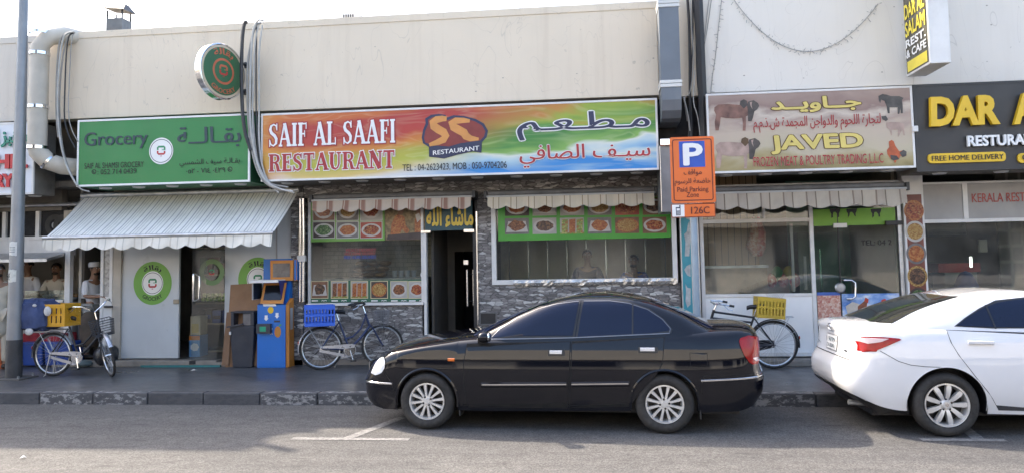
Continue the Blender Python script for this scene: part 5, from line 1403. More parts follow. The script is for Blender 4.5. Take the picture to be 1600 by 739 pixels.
# left window, lower strip
x0, x1, z0, z1 = RX(485, 664, 437.5, 471, YM)
t = thing('menu_board', 'dark green menu strip with six food photos along the foot of the left restaurant window', 'menu board', ((x0 + x1) / 2, YM, z0))
mb = MB(); mb.box(x0, x1, YM, YM + .008, z0, z1, DKG); mb.build('board', t)
fo = [2, 1, 4, 3, 1, 0]; bg_ = [2, 3, 3, 0, 3, 3]; shp = ['tray', 'strips', 'strips', 'bowl', 'plate', 'plate']
for k in range(6):
    xl = 487 + k * 31 - (3 if k == 5 else 0)
    a, b, c_, d = RX(xl, xl + 25, 439.5, 465, YM)
    food_photo(t, a, b, c_, d, YM, CHILI[fo[k]], PHBG[bg_[k]], shp[k], M('photo_cream_border', (.55, .48, .3), .4))
    mb = MB()
    mb.flat([(a, c_ - .055), (a + .11, c_ - .055), (a + .11, c_ - .035), (a, c_ - .035)], YM - .003, WHITE); mb.build('caption', t); mb = MB()
    mb.stroke([(a + .17, c_ - .05), (a + .19, c_ - .04), (a + .21, c_ - .05), (a + .24, c_ - .038), (a + .26, c_ - .05)], .01, YM - .003, WHITE)
    mb.build('caption', t)
# words on the left pane
PINK = M('window_red', (.42, .10, .10), .5); BLU = M('window_blue', (.05, .10, .4), .5)
t = thing('window_lettering', 'red and blue delivery lettering stuck on the left restaurant pane', 'lettering', (P(567, 400, YF).x, YF, P(567, 400, YF).z))
text('red_words', 'MEALS DELIVERY', *RX(541, 588, 388, 393, YF), YF, PINK, t, .02)
text('red_words', 'FREE HOME DELIVERY', *RX(539, 587, 394, 398, YF), YF, PINK, t, .02)
text('blue_words', 'FREE HOME DELIVERY', *RX(538, 588, 399, 404, YF), YF, BLU, t, .02)
c = P(661.5, 429, YF); mb = MB(); mb.disc(c.x, c.z, .05, .055, YF - .002, WHITE, 28); L(mb.build('round_sticker'), 'small round white sticker on the left restaurant pane by the doorway', 'sticker')
# gold calligraphy over the door
x0, x1, z0, z1 = RX(664, 742, 326, 360, YF - .06)
t = thing('door_sign', 'dark teal panel with gold Arabic calligraphy over the restaurant doorway', 'sign', ((x0 + x1) / 2, YF - .06, z0))
mb = MB(); mb.box(x0, x1, YF - .06, YF + .02, z0, z1 + .12, M('panel_teal', (.008, .055, .075), .4, 0, .2, 3)); mb.build('board', t)
text('calligraphy', 'ماشاء الله', *RX(667, 739, 324, 354, YF - .06), YF - .061, M('gold_script', (.62, .45, .05), .4), t, .035)
# poster pillars
x0, x1 = P(1063, 420, YF).x, P(1092, 420, YF).x
t = thing('poster_pillar', 'pillar with a teal poster of white fish shapes between the restaurant and meat shop', 'pillar', ((x0 + x1) / 2, YF, 0))
mb = MB(); mb.box(x0, x1, YF - .12, YF + .1, WALK, SOF - .001, STEEL); mb.build('pillar', t, bevel=.005)
xr = P(1079, 420, YF).x
mb = MB(); mb.flat([(x0 + .02, WALK + .1), (xr, WALK + .1), (xr, SOF - .15), (x0 + .02, SOF - .15)], YF - .122, TEAL)
FISHW = M('fish_pale', (.42, .45, .45), .5, 0, .3, 9)
for pts in ([(1077, 346), (1079, 372), (1077, 400), (1070, 400), (1071, 378), (1069, 366), (1073, 362), (1075, 350)], [(1079, 412), (1079, 432), (1074, 430), (1069, 421), (1073, 415)], [(1071, 443), (1074, 449), (1079, 450), (1079, 475), (1074, 480), (1071, 470), (1072, 456)], [(1071, 330), (1078, 330), (1078, 344), (1072, 342)]):
    mb.flat(px_poly(pts, YF - .12), YF - .125, FISHW)
mb.build('poster', t)
x0, x1 = P(1411, 390, YF).x, P(1443, 390, YF).x; zt_, zb_ = P(1425, 305, YF).z, P(1440, 520, YF).z
t = thing('poster_pillar', 'narrow red brown poster strip of five round food dishes beside the black fascia restaurant', 'pillar', ((x0 + x1) / 2, YF, 0))
mb = MB(); mb.box(x0, x1, YF - .1, YF + .1, FLOOR + .003, SOF - .003, ALU); mb.build('pillar', t)
mb = MB(); mb.flat([(x0 + .03, zb_), (x1 - .03, zb_), (x1 - .03, zt_), (x0 + .03, zt_)], YF - .102, M('poster_brown', (.16, .045, .03), .45, 0, .35, 9)); mb.build('poster', t)
for k, (py, fd) in enumerate(((330, 0), (362, 3), (396, 4), (431, 2), (465, 5))):
    cz = P(1425, py, YF).z; cx = (x0 + x1) / 2; mb = MB()
    mb.disc(cx, cz, .145, .16, YF - .104, [CHILI[4], PLATE, PHBG[1], CHILI[3], PHBG[0]][k], 30); mb.disc(cx, cz, .115, .125, YF - .106, CHILI[fd], 24); mb.build('food_photo', t)

# ================================================================== pipes, duct, cables, roof things
PIPEM = M('pale_duct_paint', (.58, .53, .45), .75, 0, .08, 4, .1, .35, (.3, .22, .14), .4)
t = thing('vent_pipe', 'thick cream vent pipe bending over the roof edge beside the lamp post', 'pipe', (P(60, 200, 11.35).x, 11.35, P(60, 260, 11.35).z))
py_ = 11.38
pt = lambda a, b, Y=py_: P(a, b, Y)
mb = MB()
top, bot = pt(61, 66), pt(59, 236)
xx = (top.x + bot.x) / 2; rP = 15.2 / 1200 * py_
path = [(xx + .62, 12.5, top.z + .05), (xx + .42, 11.9, top.z + .16), (xx + .25, 11.6, top.z + .17), (xx + .1, 11.45, top.z + .09), (xx, py_, top.z - .08)]
path += [(xx, py_, bot.z + .1), (xx + .02, py_, bot.z - .02), (xx + .12, py_ + .08, bot.z - .16), (xx + .28, py_ + .2, bot.z - .23), (xx + .6, py_ + .55, bot.z - .25), (xx + .9, 12.65, bot.z - .25)]
mb.tube(path, [rP * .98] * len(path), PIPEM, 22); mb.build('duct', t, smooth=True)
mb = MB()
for zz in (pt(60, 85).z, pt(60, 47).z - .05, pt(59, 168).z, pt(59, 236).z + .05):
    mb.lathe([(rP, -.03), (rP + .014, -.025), (rP + .014, .025), (rP, .03)], (xx, py_, zz), (0, 0, 1), CHROME, 26)
mb.lathe([(rP, -.02), (rP + .012, -.018), (rP + .012, .018), (rP, .02)], (xx + .13, py_ + .09, bot.z - .17), (.6, .4, -.6), CHROME, 26)
mb.build('clamp', t, smooth=True)
# square grey duct
DUCT = M('grey_duct', (.145, .165, .19), .5, .2, .1, 2, 0, .3, (.3, .3, .3), .3)
yd = 11.15
x0, x1 = P(1031, 70, yd).x, P(1062, 70, yd).x
zt_, zb_ = PT + .12, P(1048, 183, yd).z
t = thing('square_duct', 'square grey metal duct running down between the restaurant and meat shop walls', 'duct', ((x0 + x1) / 2, yd, zb_))
mb = MB(); vs = []
prof = [(yd, zt_), (yd, zb_ + .25), (yd + .04, zb_ + .1), (yd + .14, zb_ + .0), (yd + .28, zb_ - .03), (YF - .3, zb_ - .03)]
prof2 = [(yd + .34, zt_), (yd + .34, zb_ + .4), (yd + .36, zb_ + .34), (yd + .42, zb_ + .30), (yd + .5, zb_ + .29), (YF - .3, zb_ + .29)]
for (a, b), (c_, d) in zip(prof, prof2): vs += [(x0, a, b), (x1, a, b), (x1, c_, d), (x0, c_, d)]
fs = [(4 * i + k, 4 * i + (k + 1) % 4, 4 * i + 4 + (k + 1) % 4, 4 * i + 4 + k) for i in range(5) for k in range(4)] + [(0, 1, 2, 3)]
mb.add(vs, fs, DUCT); mb.build('duct', t)
mb = MB()
for zz in (P(1048, 131, yd).z, P(1048, 6, yd).z):
    mb.box(x0 - .012, x1 + .012, yd - .012, yd + .35, zz - .05, zz - .002, LAMPRIM); mb.box(x0 - .016, x1 + .016, yd - .016, yd + .354, zz + .004, zz + .05, LAMPRIM); mb.build('flange', t, bevel=.004); mb = MB()
mb = MB(); mb.box(x0 - .02, x1 - .1, yd + .2, yd + .36, P(1040, 222, yd).z - .02, P(1040, 214, yd).z, CHROME); mb.box(x0 - .03, x1 + .05, yd + .25, yd + .9, P(1040, 330, yd).z, P(1040, 224, yd).z, M('duct_lower', (.20, .2, .2), .5, .3, .2, 3)); mb.build('lower_box', t, bevel=.005)

def cable_run(label, runs, cat='cables'):
    t = thing('cable_bundle', label, cat, (runs[0][0][0].x, YU, runs[0][0][-1].z))
    for pts, r_, mt in runs:
        q = [Vector(p) for p in pts]
        # smooth the run
        for _ in range(2):
            n2 = [q[0]]
            for a, b in zip(q, q[1:]): n2 += [a.lerp(b, .25), a.lerp(b, .75)]
            q = n2 + [q[-1]]
        mb = MB(); mb.tube(q, r_, mt, 6); mb.build('cable', t, smooth=True)
CABG = [M('cable_grey', (.30, .29, .27), .6, 0, .15, 6), M('cable_dark', (.03, .03, .032), .5), M('cable_pale', (.46, .45, .42), .6, 0, .15, 6)]
Yc = 11.40
run = []
for (pts, r_, k) in (([(386, 36), (382, 34), (378, 60), (377, 130), (380, 200), (392, 236)], .028, 1), ([(412, 33), (402, 31), (394, 50), (391, 120), (390, 190), (397, 240), (412, 285), (440, 297), (458, 300)], .017, 2), ([(408, 36), (398, 40), (387, 90), (386, 150), (389, 210), (399, 262), (415, 290), (445, 298)], .017, 0),
                      ([(405, 38), (399, 60), (396, 110), (394, 200), (400, 250), (420, 292), (460, 302)], .012, 2), ([(401, 36), (400, 90), (400, 165), (402, 220), (408, 270), (425, 296)], .011, 1), ([(410, 40), (404, 80), (405, 160), (404, 230), (414, 280), (436, 302)], .014, 2), ([(396, 42), (392, 90), (394, 160), (398, 220), (404, 262), (418, 288), (450, 293)], .014, 0)):
    run.append(([P(a, b, Yc + .02 * i) for i, (a, b) in enumerate([(p[0], p[1]) for p in pts])] if False else [P(a, b, Yc - .03 + .008 * len(run)) for a, b in pts], r_, CABG[k]))
cable_run('thick bundle of grey and black cables hanging between the grocery and restaurant signs', run)
run = []
for (pts, r_, k) in (([(116, 50), (105, 52), (98, 60), (92, 100), (89, 160), (93, 220), (104, 262), (120, 290)], .014, 2), ([(112, 50), (100, 54), (92, 66), (88, 120), (88, 185), (91, 215)], .014, 0), ([(115, 52), (107, 55), (103, 90), (101, 150), (100, 188), (108, 215), (118, 232)], .011, 1), ([(117, 51), (112, 58), (109, 110), (106, 180), (112, 205), (122, 222)], .008, 0), ([(114, 52), (103, 60), (95, 110), (92, 170), (97, 235), (112, 276), (124, 296), (140, 300)], .012, 0)):
    run.append(([P(a, b, Yc + .01 * len(run)) for a, b in pts], r_, CABG[k]))
cable_run('loose grey cables hanging from the roof edge beside the cream vent pipe', run)
run = []
Yk = YU - .06
for (pts, r_, k) in (([(1074, -4), (1077, 40), (1078, 100), (1078, 150), (1080, 200), (1080, 215)], .022, 1), ([(1082, -4), (1083, 50), (1080, 110), (1078, 160), (1076, 214)], .012, 1), ([(1084, -4), (1089, 60), (1090, 120), (1093, 150), (1094, 215)], .022, 1), ([(1091, -4), (1097, 140), (1100, 215)], .07, 1), ([(1078, -4), (1081, 50), (1084, 95), (1079, 150), (1068, 150), (1074, 190)], .008, 0), ([(1086, 110), (1082, 160), (1090, 180), (1094, 212)], .008, 2), ([(1068, 152), (1075, 180), (1078, 205)], .012, 0)):
    run.append(([P(a, b, Yk - .01 * len(run)) for a, b in pts], r_, CABG[k]))
cable_run('black conduits and wires running down the narrow recess beside the square grey duct', run)
# string of fairy lights
t = thing('fairy_light_string', 'unlit string of fairy lights drooping across the white upper wall at right', 'string lights', P(1255, 82, YU - .02))
mb = MB(); pts = []
for i in range(49):
    f_ = i / 48; a = 1142 + (1372 - 1142) * f_; b = -3 + 84 * (1 - (2 * f_ - 1.04) ** 2 * .96)
    pts.append(P(a, min(b, 81), YU - .02))
mb.tube(pts, .005, CABG[0], 5)
for p in pts:
    for _ in range(2):
        q = p + Vector((RND.uniform(-.04, .04), 0, RND.uniform(-.05, .05))); d = Vector((RND.uniform(-.035, .035), -.01, RND.uniform(-.05, .02))); mb.tube([q, q + d], .004, CABG[0], 4)
mb.build('string', t)
t = thing('fairy_light_string', 'unlit string of fairy lights hanging straight down beside the black conduit', 'string lights', P(1110, 150, YU - .02))
mb = MB(); pts = [P(a, b, YU - .02) for a, b in ((1128, -4), (1124, 30), (1121, 60), (1117, 95), (1113, 120), (1110, 150))]
mb.tube(pts, .005, CABG[0], 5)
for a, b in zip(pts, pts[1:]):
    for k in range(5):
        p = a.lerp(b, k / 5); d = Vector((RND.uniform(-.06, .06), -.01, RND.uniform(-.03, .03))); mb.tube([p, p + d], .004, CABG[0], 4)
mb.build('string', t)
run = [([P(a, b, YU - .015) for a, b in pts], r_, CABG[k]) for pts, r_, k in (([(1112, -4), (1106, 40), (1101, 70)], .006, 0), ([(1108, -4), (1103, 40), (1100, 66)], .006, 0))]
cable_run('two thin wires slanting to the top of the black conduit at the white wall', run)
# chimney cowl
yc = 13.2
c0, c1 = P(165, 60, yc), P(191, 28, yc)
t = thing('roof_chimney', 'small metal roof chimney with a tilted flat cowl above the grocery', 'chimney', ((c0.x + c1.x) / 2, yc, WB + .3))
mb = MB(); mb.box(c0.x, c1.x, yc, yc + .3, WB + .302, c1.z, M('flue_grey', (.13, .14, .15), .5, .3, .2, 5)); mb.build('flue', t, bevel=.006)
mb = MB()
for xx in (c0.x + .015, c1.x - .015):
    for yy in (yc + .02, yc + .28): mb.box(xx - .012, xx + .012, yy - .012, yy + .012, c1.z, c1.z + .16, BLACK)
mb.build('leg', t)
cm = ((c0.x + c1.x) / 2); mb = MB()
zc = c1.z + .12
mb.add([(c0.x - .05, yc - .06, zc + .08), (c1.x + .06, yc - .06, zc + .02), (c1.x + .06, yc + .36, zc + .04), (c0.x - .05, yc + .36, zc + .1), (cm - .12, yc + .1, zc + .17), (cm + .16, yc + .1, zc + .17), (cm + .16, yc + .2, zc + .17), (cm - .12, yc + .2, zc + .17)], [(0, 1, 5, 4), (1, 2, 6, 5), (2, 3, 7, 6), (3, 0, 4, 7), (4, 5, 6, 7), (3, 2, 1, 0)], BLACK); mb.build('cowl', t)
ya = 14.0; a, b = P(531, 40, ya), P(558, 18, ya)
t = thing('air_conditioner', 'white air conditioner box just showing above the restaurant parapet', 'air conditioner', (a.x, ya, WB + .3))
mb = MB(); mb.prism([(a.x, WB + .302), (b.x + .15, WB + .302), (b.x + .15, b.z - .14), (b.x + .02, b.z), (a.x, b.z)], ya, ya + .8, ALU); mb.build('body', t)
mb = MB()
for k in range(5): mb.box(a.x + .07 + .045 * k, a.x + .09 + .045 * k, ya - .008, ya - .001, b.z - .16, b.z - .06, BLACK)
mb.build('louvre', t)
# the taller neighbour beyond the left edge, which shades the road, and the sunlit row across the street
t = thing('neighbour_building', 'taller pale building standing left of the bakery cafe, beyond the edge of the photo', 'building', (-18, 14, 0))
mb = MB(); mb.add([(x, y, z) for z in (0, 7.55) for x, y in ((-26, 11.7), (-10.68, 11.7), (-10.68, 12.4), (-19.8, 20), (-26, 20))], [(4, 3, 2, 1, 0), (5, 6, 7, 8, 9), (0, 1, 6, 5), (1, 2, 7, 6), (2, 3, 8, 7), (3, 4, 9, 8), (4, 0, 5, 9)], WALL_CREAM); mb.build('wall', t)
t = thing('opposite_building', 'long sunlit tan shop building across the street, behind the camera', 'building', (0, -11, 0))
mb = MB(); mb.box(-45, 45, -20, -10, -.02, 7.4, M('opposite_white_paint', (.80, .76, .68), .8, 0, .04, 1)); mb.box(-45, 45, -10.001, -8.8, 3.0, 3.25, BEIGE); mb.build('wall', t)
for k in range(14):
    mb = MB(); xx = -42 + k * 6.2; mb.box(xx, xx + 3.6, -9.999, -9.9, .4, 2.7, GREYP); mb.box(xx + .1, xx + 3.5, -9.899, -9.89, .8, 2.6, BLACK); mb.build('shop_window', t)
mb = MB(); mb.box(-90, 90, -10, -6.2, -.02, .15, PAVER); mb.build('far_pavement', kind='structure')

# ================================================================== street furniture
# lamp post
g = G(21, 591)
t = thing('lamp_post', 'tall tapering grey lamp post with a black painted foot, at far left', 'lamp post', (g.x, g.y, WALK))
top = P(38, 0, g.y)
def pole_r(z): return .112 - (z - WALK) / (top.z - WALK) * .045
POLEM = M('post_galvanised', (.24, .25, .265), .45, .55, .12, 3, .1, .5, (.2, .2, .2), .25)
zs = [P(28, 530, g.y).z, 1.5, 2.5, 4, top.z, 6.1]
mb = MB(); mb.tube([(g.x + .002 * 0, g.y, z) for z in zs], [pole_r(z) for z in zs], POLEM, 20); mb.build('pole', t, smooth=True)
mb = MB(); mb.tube([(g.x, g.y, WALK), (g.x, g.y, zs[0] - .0005)], [pole_r(WALK) + .003, pole_r(zs[0]) + .003], M('post_black_foot', (.035, .035, .037), .55, 0, .3, 5, .2, .4, (.1, .09, .08)), 20); mb.build('painted_foot', t, smooth=True)
mb = MB(); mb.box(g.x - .22, g.x + .26, g.y - .2, g.y + .2, WALK, WALK + .022, M('base_plate', (.09, .085, .08), .7, .2, .3, 6))
for i in (-1, 1):
    for j in (-1, 1): mb.lathe([(.0, .04), (.018, .04), (.018, 0)], (g.x + .18 * i + .02, g.y + .15 * j, WALK + .022), (0, 0, 1), STEEL, 8)
mb.build('base_plate', t, bevel=.004)
mb = MB(); mb.lathe([(.07, 0), (.075, .02), (.05, .05), (.0, .055)], (g.x, g.y, 6.1), (0, 0, 1), POLEM, 20); mb.build('cap', t, smooth=True)
def wrap(name, px0, px1, py0, py1, mt, ink):
    z0, z1 = P((px0 + px1) / 2, py1, g.y).z, P((px0 + px1) / 2, py0, g.y).z; mb = MB(); vs = []
    for i in range(9):
        a = -pi / 2 + radians(-40 + 10 * i)
        for z in (z0, z1): vs.append((g.x + (pole_r(z) + .003) * cos(a), g.y + (pole_r(z) + .003) * sin(a), z + RND.uniform(-.008, .008)))
    mb.add(vs, [(2 * i, 2 * i + 2, 2 * i + 3, 2 * i + 1) for i in range(8)], mt)
    for k in range(ink):
        zz = z0 + (z1 - z0) * (.25 + .16 * k)
        mb.add([(g.x - .04, g.y - pole_r(zz) - .004, zz), (g.x + .05, g.y - pole_r(zz) - .004, zz), (g.x + .05, g.y - pole_r(zz) - .004, zz + .008), (g.x - .04, g.y - pole_r(zz) - .004, zz + .008)], [(0, 1, 2, 3)], SLATE)
    return mb.build(name, t)
wrap('pasted_notice', 15, 36, 378, 399, M('notice_paper', (.6, .6, .57), .8, 0, .1, 20), 3)
wrap('number_label', 15, 33, 421, 440, M('notice_paper2', (.55, .55, .50), .8, 0, .15, 20), 0)
text('number', '96', g.x - .075, g.x - .02, P(20, 437, g.y).z, P(20, 426, g.y).z, g.y - pole_r(1.6) + .012, BLACKINK, t, .03)

# parking sign
yq = 10.0
ORANGE = M('sign_orange', (.72, .145, .022), .4, 0, .04, 3); SBLUE = M('sign_blue', (.012, .075, .42), .4)
SBRN = M('sign_brown', (.10, .015, .01), .5)
px_ = P(1087, 420, yq).x
t = thing('parking_sign', 'orange paid parking sign with a blue P square on a grey post at the kerb', 'sign', (px_, yq, WALK))
mb = MB(); mb.tube([(px_, yq + .03, WALK), (px_, yq + .03, P(1082, 216, yq).z - .03)], .042, M('sign_post_paint', (.26, .33, .40), .45, .2, .12, 4, .1, .3, (.2, .2, .2)), 14); mb.build('post', t, smooth=True)
x0, x1, z0, z1 = px_rect(((1048, 215), (1116.5, 214), (1117, 316.5), (1047, 319)), yq)
def rrect(x0, x1, z0, z1, r, n=5):
    out = []
    for cx, cz, a0 in ((x1 - r, z1 - r, 0), (x0 + r, z1 - r, pi / 2), (x0 + r, z0 + r, pi), (x1 - r, z0 + r, 3 * pi / 2)):
        out += [(cx + r * cos(a0 + pi / 2 * k / n), cz + r * sin(a0 + pi / 2 * k / n)) for k in range(n + 1)]
    return out
mb = MB(); mb.prism(rrect(x0, x1, z0, z1, .03), yq - .018, yq - .014, ORANGE)
w = .02
mb.stroke([(a, b) for a, b in rrect(x0 + .035, x1 - .035, z0 + .035, z1 - .035, .025)], .012, yq - .0205, SBRN, closed=True); mb.build('plate', t)
a, b, c_, d = RX(1061, 1101, 221.5, 262, yq); mb = MB(); mb.flat([(a, c_), (b, c_), (b, d), (a, d)], yq - .021, SBLUE); mb.build('blue_square', t)
text('lettering', 'P', *RX(1068.5, 1096, 226, 258, yq), yq - .021, WHITE, t, .03)
text('lettering', 'مواقف', *RX(1068, 1096, 265, 276, yq), yq - .018, SBRN, t, .012)
text('lettering', 'خاضعة للرسوم', *RX(1054, 1110, 279, 291, yq), yq - .018, SBRN, t, .012)
text('lettering', 'Paid Parking', *RX(1058, 1106.5, 292.5, 302.5, yq), yq - .018, SBRN, t, .008)
text('lettering', 'Zone', *RX(1072.5, 1091.5, 301, 308.5, yq), yq - .018, SBRN, t, .008)
x0, x1, z0, z1 = px_rect(((1048.5, 319.5), (1118, 317.5), (1117.5, 339), (1048.5, 341)), yq)
mb = MB(); mb.prism(rrect(x0, x1, z0, z1, .015), yq - .018, yq - .014, ORANGE); mb.stroke(rrect(x0 + .006, x1 - .006, z0 + .006, z1 - .006, .012), .008, yq - .0215, SBRN, closed=True)
xm_ = x0 + .3 * (x1 - x0); mb.flat([(x0 + .012, z0 + .012), (xm_, z0 + .012), (xm_, z1 - .012), (x0 + .012, z1 - .012)], yq - .0205, WHITE)
cx = (x0 + xm_) / 2 + .005; zc = (z0 + z1) / 2
mb.flat([(cx - .028, zc - .06), (cx + .028, zc - .06), (cx + .03, zc + .045), (cx - .03, zc + .045)], yq - .022, INK); mb.flat([(cx + .015, zc + .04), (cx + .03, zc + .04), (cx + .03, zc + .07), (cx + .015, zc + .07)], yq - .022, INK)
mb.flat([(cx - .02, zc), (cx + .02, zc), (cx + .02, zc + .03), (cx - .02, zc + .03)], yq - .0235, WHITE)
for i in range(3):
    for j in range(3): mb.flat([(cx - .02 + .015 * i, zc - .05 + .015 * j), (cx - .01 + .015 * i, zc - .05 + .015 * j), (cx - .01 + .015 * i, zc - .042 + .015 * j), (cx - .02 + .015 * i, zc - .042 + .015 * j)], yq - .0235, WHITE)
mb.build('zone_plate', t)
text('lettering', '126C', *RX(1079.5, 1108, 323.5, 334.5, yq), yq - .019, SBRN, t, .012)
mb = MB()
for zz in (z1 + .1, z1 + .75): mb.box(px_ - .06, px_ + .06, yq - .0135, yq + .075, zz, zz + .025, STEEL)
mb.build('clamp', t)

# payment kiosk
KB = M('kiosk_blue', (.012, .145, .50), .38, 0, .06, 2, 0, .12, (.2, .2, .2)); KO = M('kiosk_orange', (.55, .22, .04), .5, 0, .08, 4); KD = M('kiosk_dark', (.03, .035, .05), .4)
g = G(423, 574); yk = g.y
t = thing('payment_kiosk', 'bright blue payment kiosk with orange edges and a hooded black screen', 'kiosk', (g.x, yk, WALK))
q = lambda px, py: (P(px, py, yk).x, P(px, py, yk).z)
xb0, xb1 = q(402, 520)[0], q(446, 520)[0]
mb = MB(); zb1_ = q(424, 476)[1]
side = [(yk, WALK + .002), (yk, zb1_), (yk + .12, zb1_ + .03), (yk + .22, q(424, 445)[1]), (yk + .23, q(430, 404)[1]), (yk + .28, q(430, 404)[1]), (yk + .29, WALK + .002)]
n = len(side); mb.add([(xb0, a, b) for a, b in side] + [(xb1, a, b) for a, b in side], [list(range(n)), list(range(2 * n - 1, n - 1, -1))] + [(i, (i + 1) % n, (i + 1) % n + n, i + n) for i in range(n)], KB)
mb.box(xb0 + .03, xb1 - .03, yk - .004, yk - .0005, WALK + .03, WALK + .12, KB); mb.build('body', t, bevel=.008)
side = [(yk, WALK + .002), (yk, zb1_), (yk + .17, zb1_ + .1), (yk + .2, WALK + .002)]; n = 4
mb = MB(); mb.add([(xb1 + .001, a + .02, b) for a, b in side] + [(xb1 + .05, a + .04, b) for a, b in side], [list(range(n)), list(range(2 * n - 1, n - 1, -1))] + [(i, (i + 1) % n, (i + 1) % n + n, i + n) for i in range(n)], KO); mb.build('side_panel', t, bevel=.006)
zs0, zs1 = q(424, 472)[1], q(424, 446)[1]
mb = MB()
def slant(xa, xb, f0, f1, off, mt):
    p0 = Vector((0, yk + .02, zb1_)); p1 = Vector((0, yk + .16, zs1 + .02)); nn = Vector((0, -(p1.z - p0.z), (p1.y - p0.y))).normalized() * off
    a, b = p0.lerp(p1, f0) + nn, p0.lerp(p1, f1) + nn
    mb.add([(xa, a.y, a.z), (xb, a.y, a.z), (xb, b.y, b.z), (xa, b.y, b.z)], [(0, 1, 2, 3)], mt)
slant(q(408, 460)[0], q(444, 460)[0], 0, 1, .06, KO); mb.build('screen_frame', t)
mb = MB(); slant(q(412, 460)[0], q(440, 460)[0], .16, .88, .066, M('kiosk_screen', (.008, .009, .012), .08)); mb.build('screen', t)
mb = MB(); zh = q(424, 441)[1]
mb.box(q(396, 440)[0], q(440, 440)[0], yk - .14, yk + .16, zh, zh + .045, WHITE); mb.box(q(397, 440)[0], q(397, 440)[0] + .02, yk - .08, yk + .25, zs0 + .05, zh - .001, KD); mb.build('hood', t, bevel=.005)
mb = MB(); mb.add([(q(440, 440)[0] + .002, yk - .12, zh + .03), (q(440, 440)[0] + .002, yk + .3, zh + .03), (q(440, 440)[0] + .002, yk + .3, zs0 - .02), (q(440, 440)[0] + .002, yk + .02, zs0 - .02)], [(0, 1, 2, 3)], M('kiosk_deep_blue', (.01, .03, .2), .4)); mb.build('hood_cheek', t)
xa, za = q(416, 439); xb, zb_ = q(452, 406)
mb = MB(); mb.box(xa, xb, yk + .15, yk + .36, za, zb_, KO); mb.box(xb + .001, xb + .05, yk + .18, yk + .36, za, zb_ + .01, KB); mb.build('top_sign', t, bevel=.006)
mb = MB(); mb.box(xa + .05, xb - .05, yk + .143, yk + .149, za + .06, zb_ - .05, M('kiosk_poster', (.16, .14, .13), .3, 0, .4, 7)); mb.build('top_screen', t)
mb = MB(); a, b = q(403, 520), q(425, 505); mb.box(a[0], b[0], yk - .07, yk - .001, a[1], b[1], KD); mb.box(a[0] + .06, b[0] - .07, yk - .074, yk - .0705, a[1] + .03, b[1] - .04, M('kiosk_green', (.01, .3, .16), .4)); mb.build('card_reader', t, bevel=.006)
mb = MB()
a, b = q(412, 478), q(432, 471); mb.flat([(a[0], a[1]), (b[0], a[1]), (b[0] - .03, b[1]), (a[0] - .03, b[1])], yk - .003, WHITE)
c = q(423, 484); mb.disc(c[0], c[1], .05, .055, yk - .003, YEL, 24)
for px, py in ((416, 497), (433, 493)):
    c = q(px, py); mb.flat([(c[0] - .025, c[1] + .05), (c[0] + .025, c[1] + .05), (c[0] + .025, c[1]), (c[0] + .04, c[1]), (c[0], c[1] - .04), (c[0] - .04, c[1]), (c[0] - .025, c[1])], yk - .003, WHITE)
c = q(434, 518); mb.disc(c[0], c[1], .055, .09, yk - .003, KO, 20); mb.stroke([(c[0] + .02, c[1] + .09), (c[0] + .06, c[1] + .12)], .02, yk - .003, M('kiosk_leaf', (.06, .3, .05), .4))
for k in (1, 2): mb.stroke([(c[0] - .06 - .03 * k, c[1] + .06), (c[0] - .08 - .03 * k, c[1] + .01), (c[0] - .06 - .03 * k, c[1] - .04)], .01, yk - .003, WHITE)
c = q(433, 500); mb.flat([(c[0] - .05, c[1] - .03), (c[0] + .05, c[1] - .03), (c[0] + .05, c[1]), (c[0] - .05, c[1])], yk - .003, KD)
mb.build('sticker', t)
mb = MB(); mb.add([(xb1 + .054, yk + .06, 1.1), (xb1 + .054, yk + .17, 1.1), (xb1 + .054, yk + .17, .75), (xb1 + .054, yk + .06, .75)], [(0, 1, 2, 3)], M('kiosk_notice', (.5, .5, .5), .5)); mb.build('notice', t)

# litter bin
g = G(378, 574); yb_ = g.y
BIN = M('bin_charcoal', (.026, .03, .042), .5, 0, .2, 5, .1, .3, (.1, .1, .1))
t = thing('litter_bin', 'dark charcoal plastic litter bin with an open hooded top, left of the blue kiosk', 'bin', (g.x, yb_, WALK))
q = lambda px, py: (P(px, py, yb_).x, P(px, py, yb_).z)
def frus(mb, xa, xb, za, xc, xd, zc, y0, y1, ins, mt):
    mb.add([(xa, y0 + ins, za), (xb, y0 + ins, za), (xb, y1 - ins, za), (xa, y1 - ins, za), (xc, y0, zc), (xd, y0, zc), (xd, y1, zc), (xc, y1, zc)], [(3, 2, 1, 0), (4, 5, 6, 7), (0, 1, 5, 4), (1, 2, 6, 5), (2, 3, 7, 6), (3, 0, 4, 7)], mt)
mb = MB(); a, b, c, d = q(362, 573)[0], q(393, 573)[0], q(358.5, 510)[0], q(397, 510)[0]
frus(mb, a, b, WALK + .002, c, d, q(378, 509)[1], yb_, yb_ + .38, .03, BIN); mb.build('body', t, bevel=.015)
mb = MB(); z0_, z1_ = q(378, 509)[1] + .003, q(378, 486)[1]
xl, xr = q(360, 497)[0], q(396, 497)[0]
mb.box(xl, xl + .05, yb_ + .01, yb_ + .37, z0_, z1_ - .03, BIN); mb.box(xr - .05, xr, yb_ + .01, yb_ + .37, z0_, z1_ - .03, BIN); mb.box(xl + .0505, xr - .0505, yb_ + .3, yb_ + .37, z0_, z1_ - .03, BIN); mb.box(xl - .005, xr + .005, yb_ + .005, yb_ + .375, z1_ - .0295, z1_, BIN); mb.box(xl + .2, xr - .0505, yb_ + .02, yb_ + .04, z0_, z1_ - .03, PHBG[1]); mb.build('hood', t, bevel=.01)
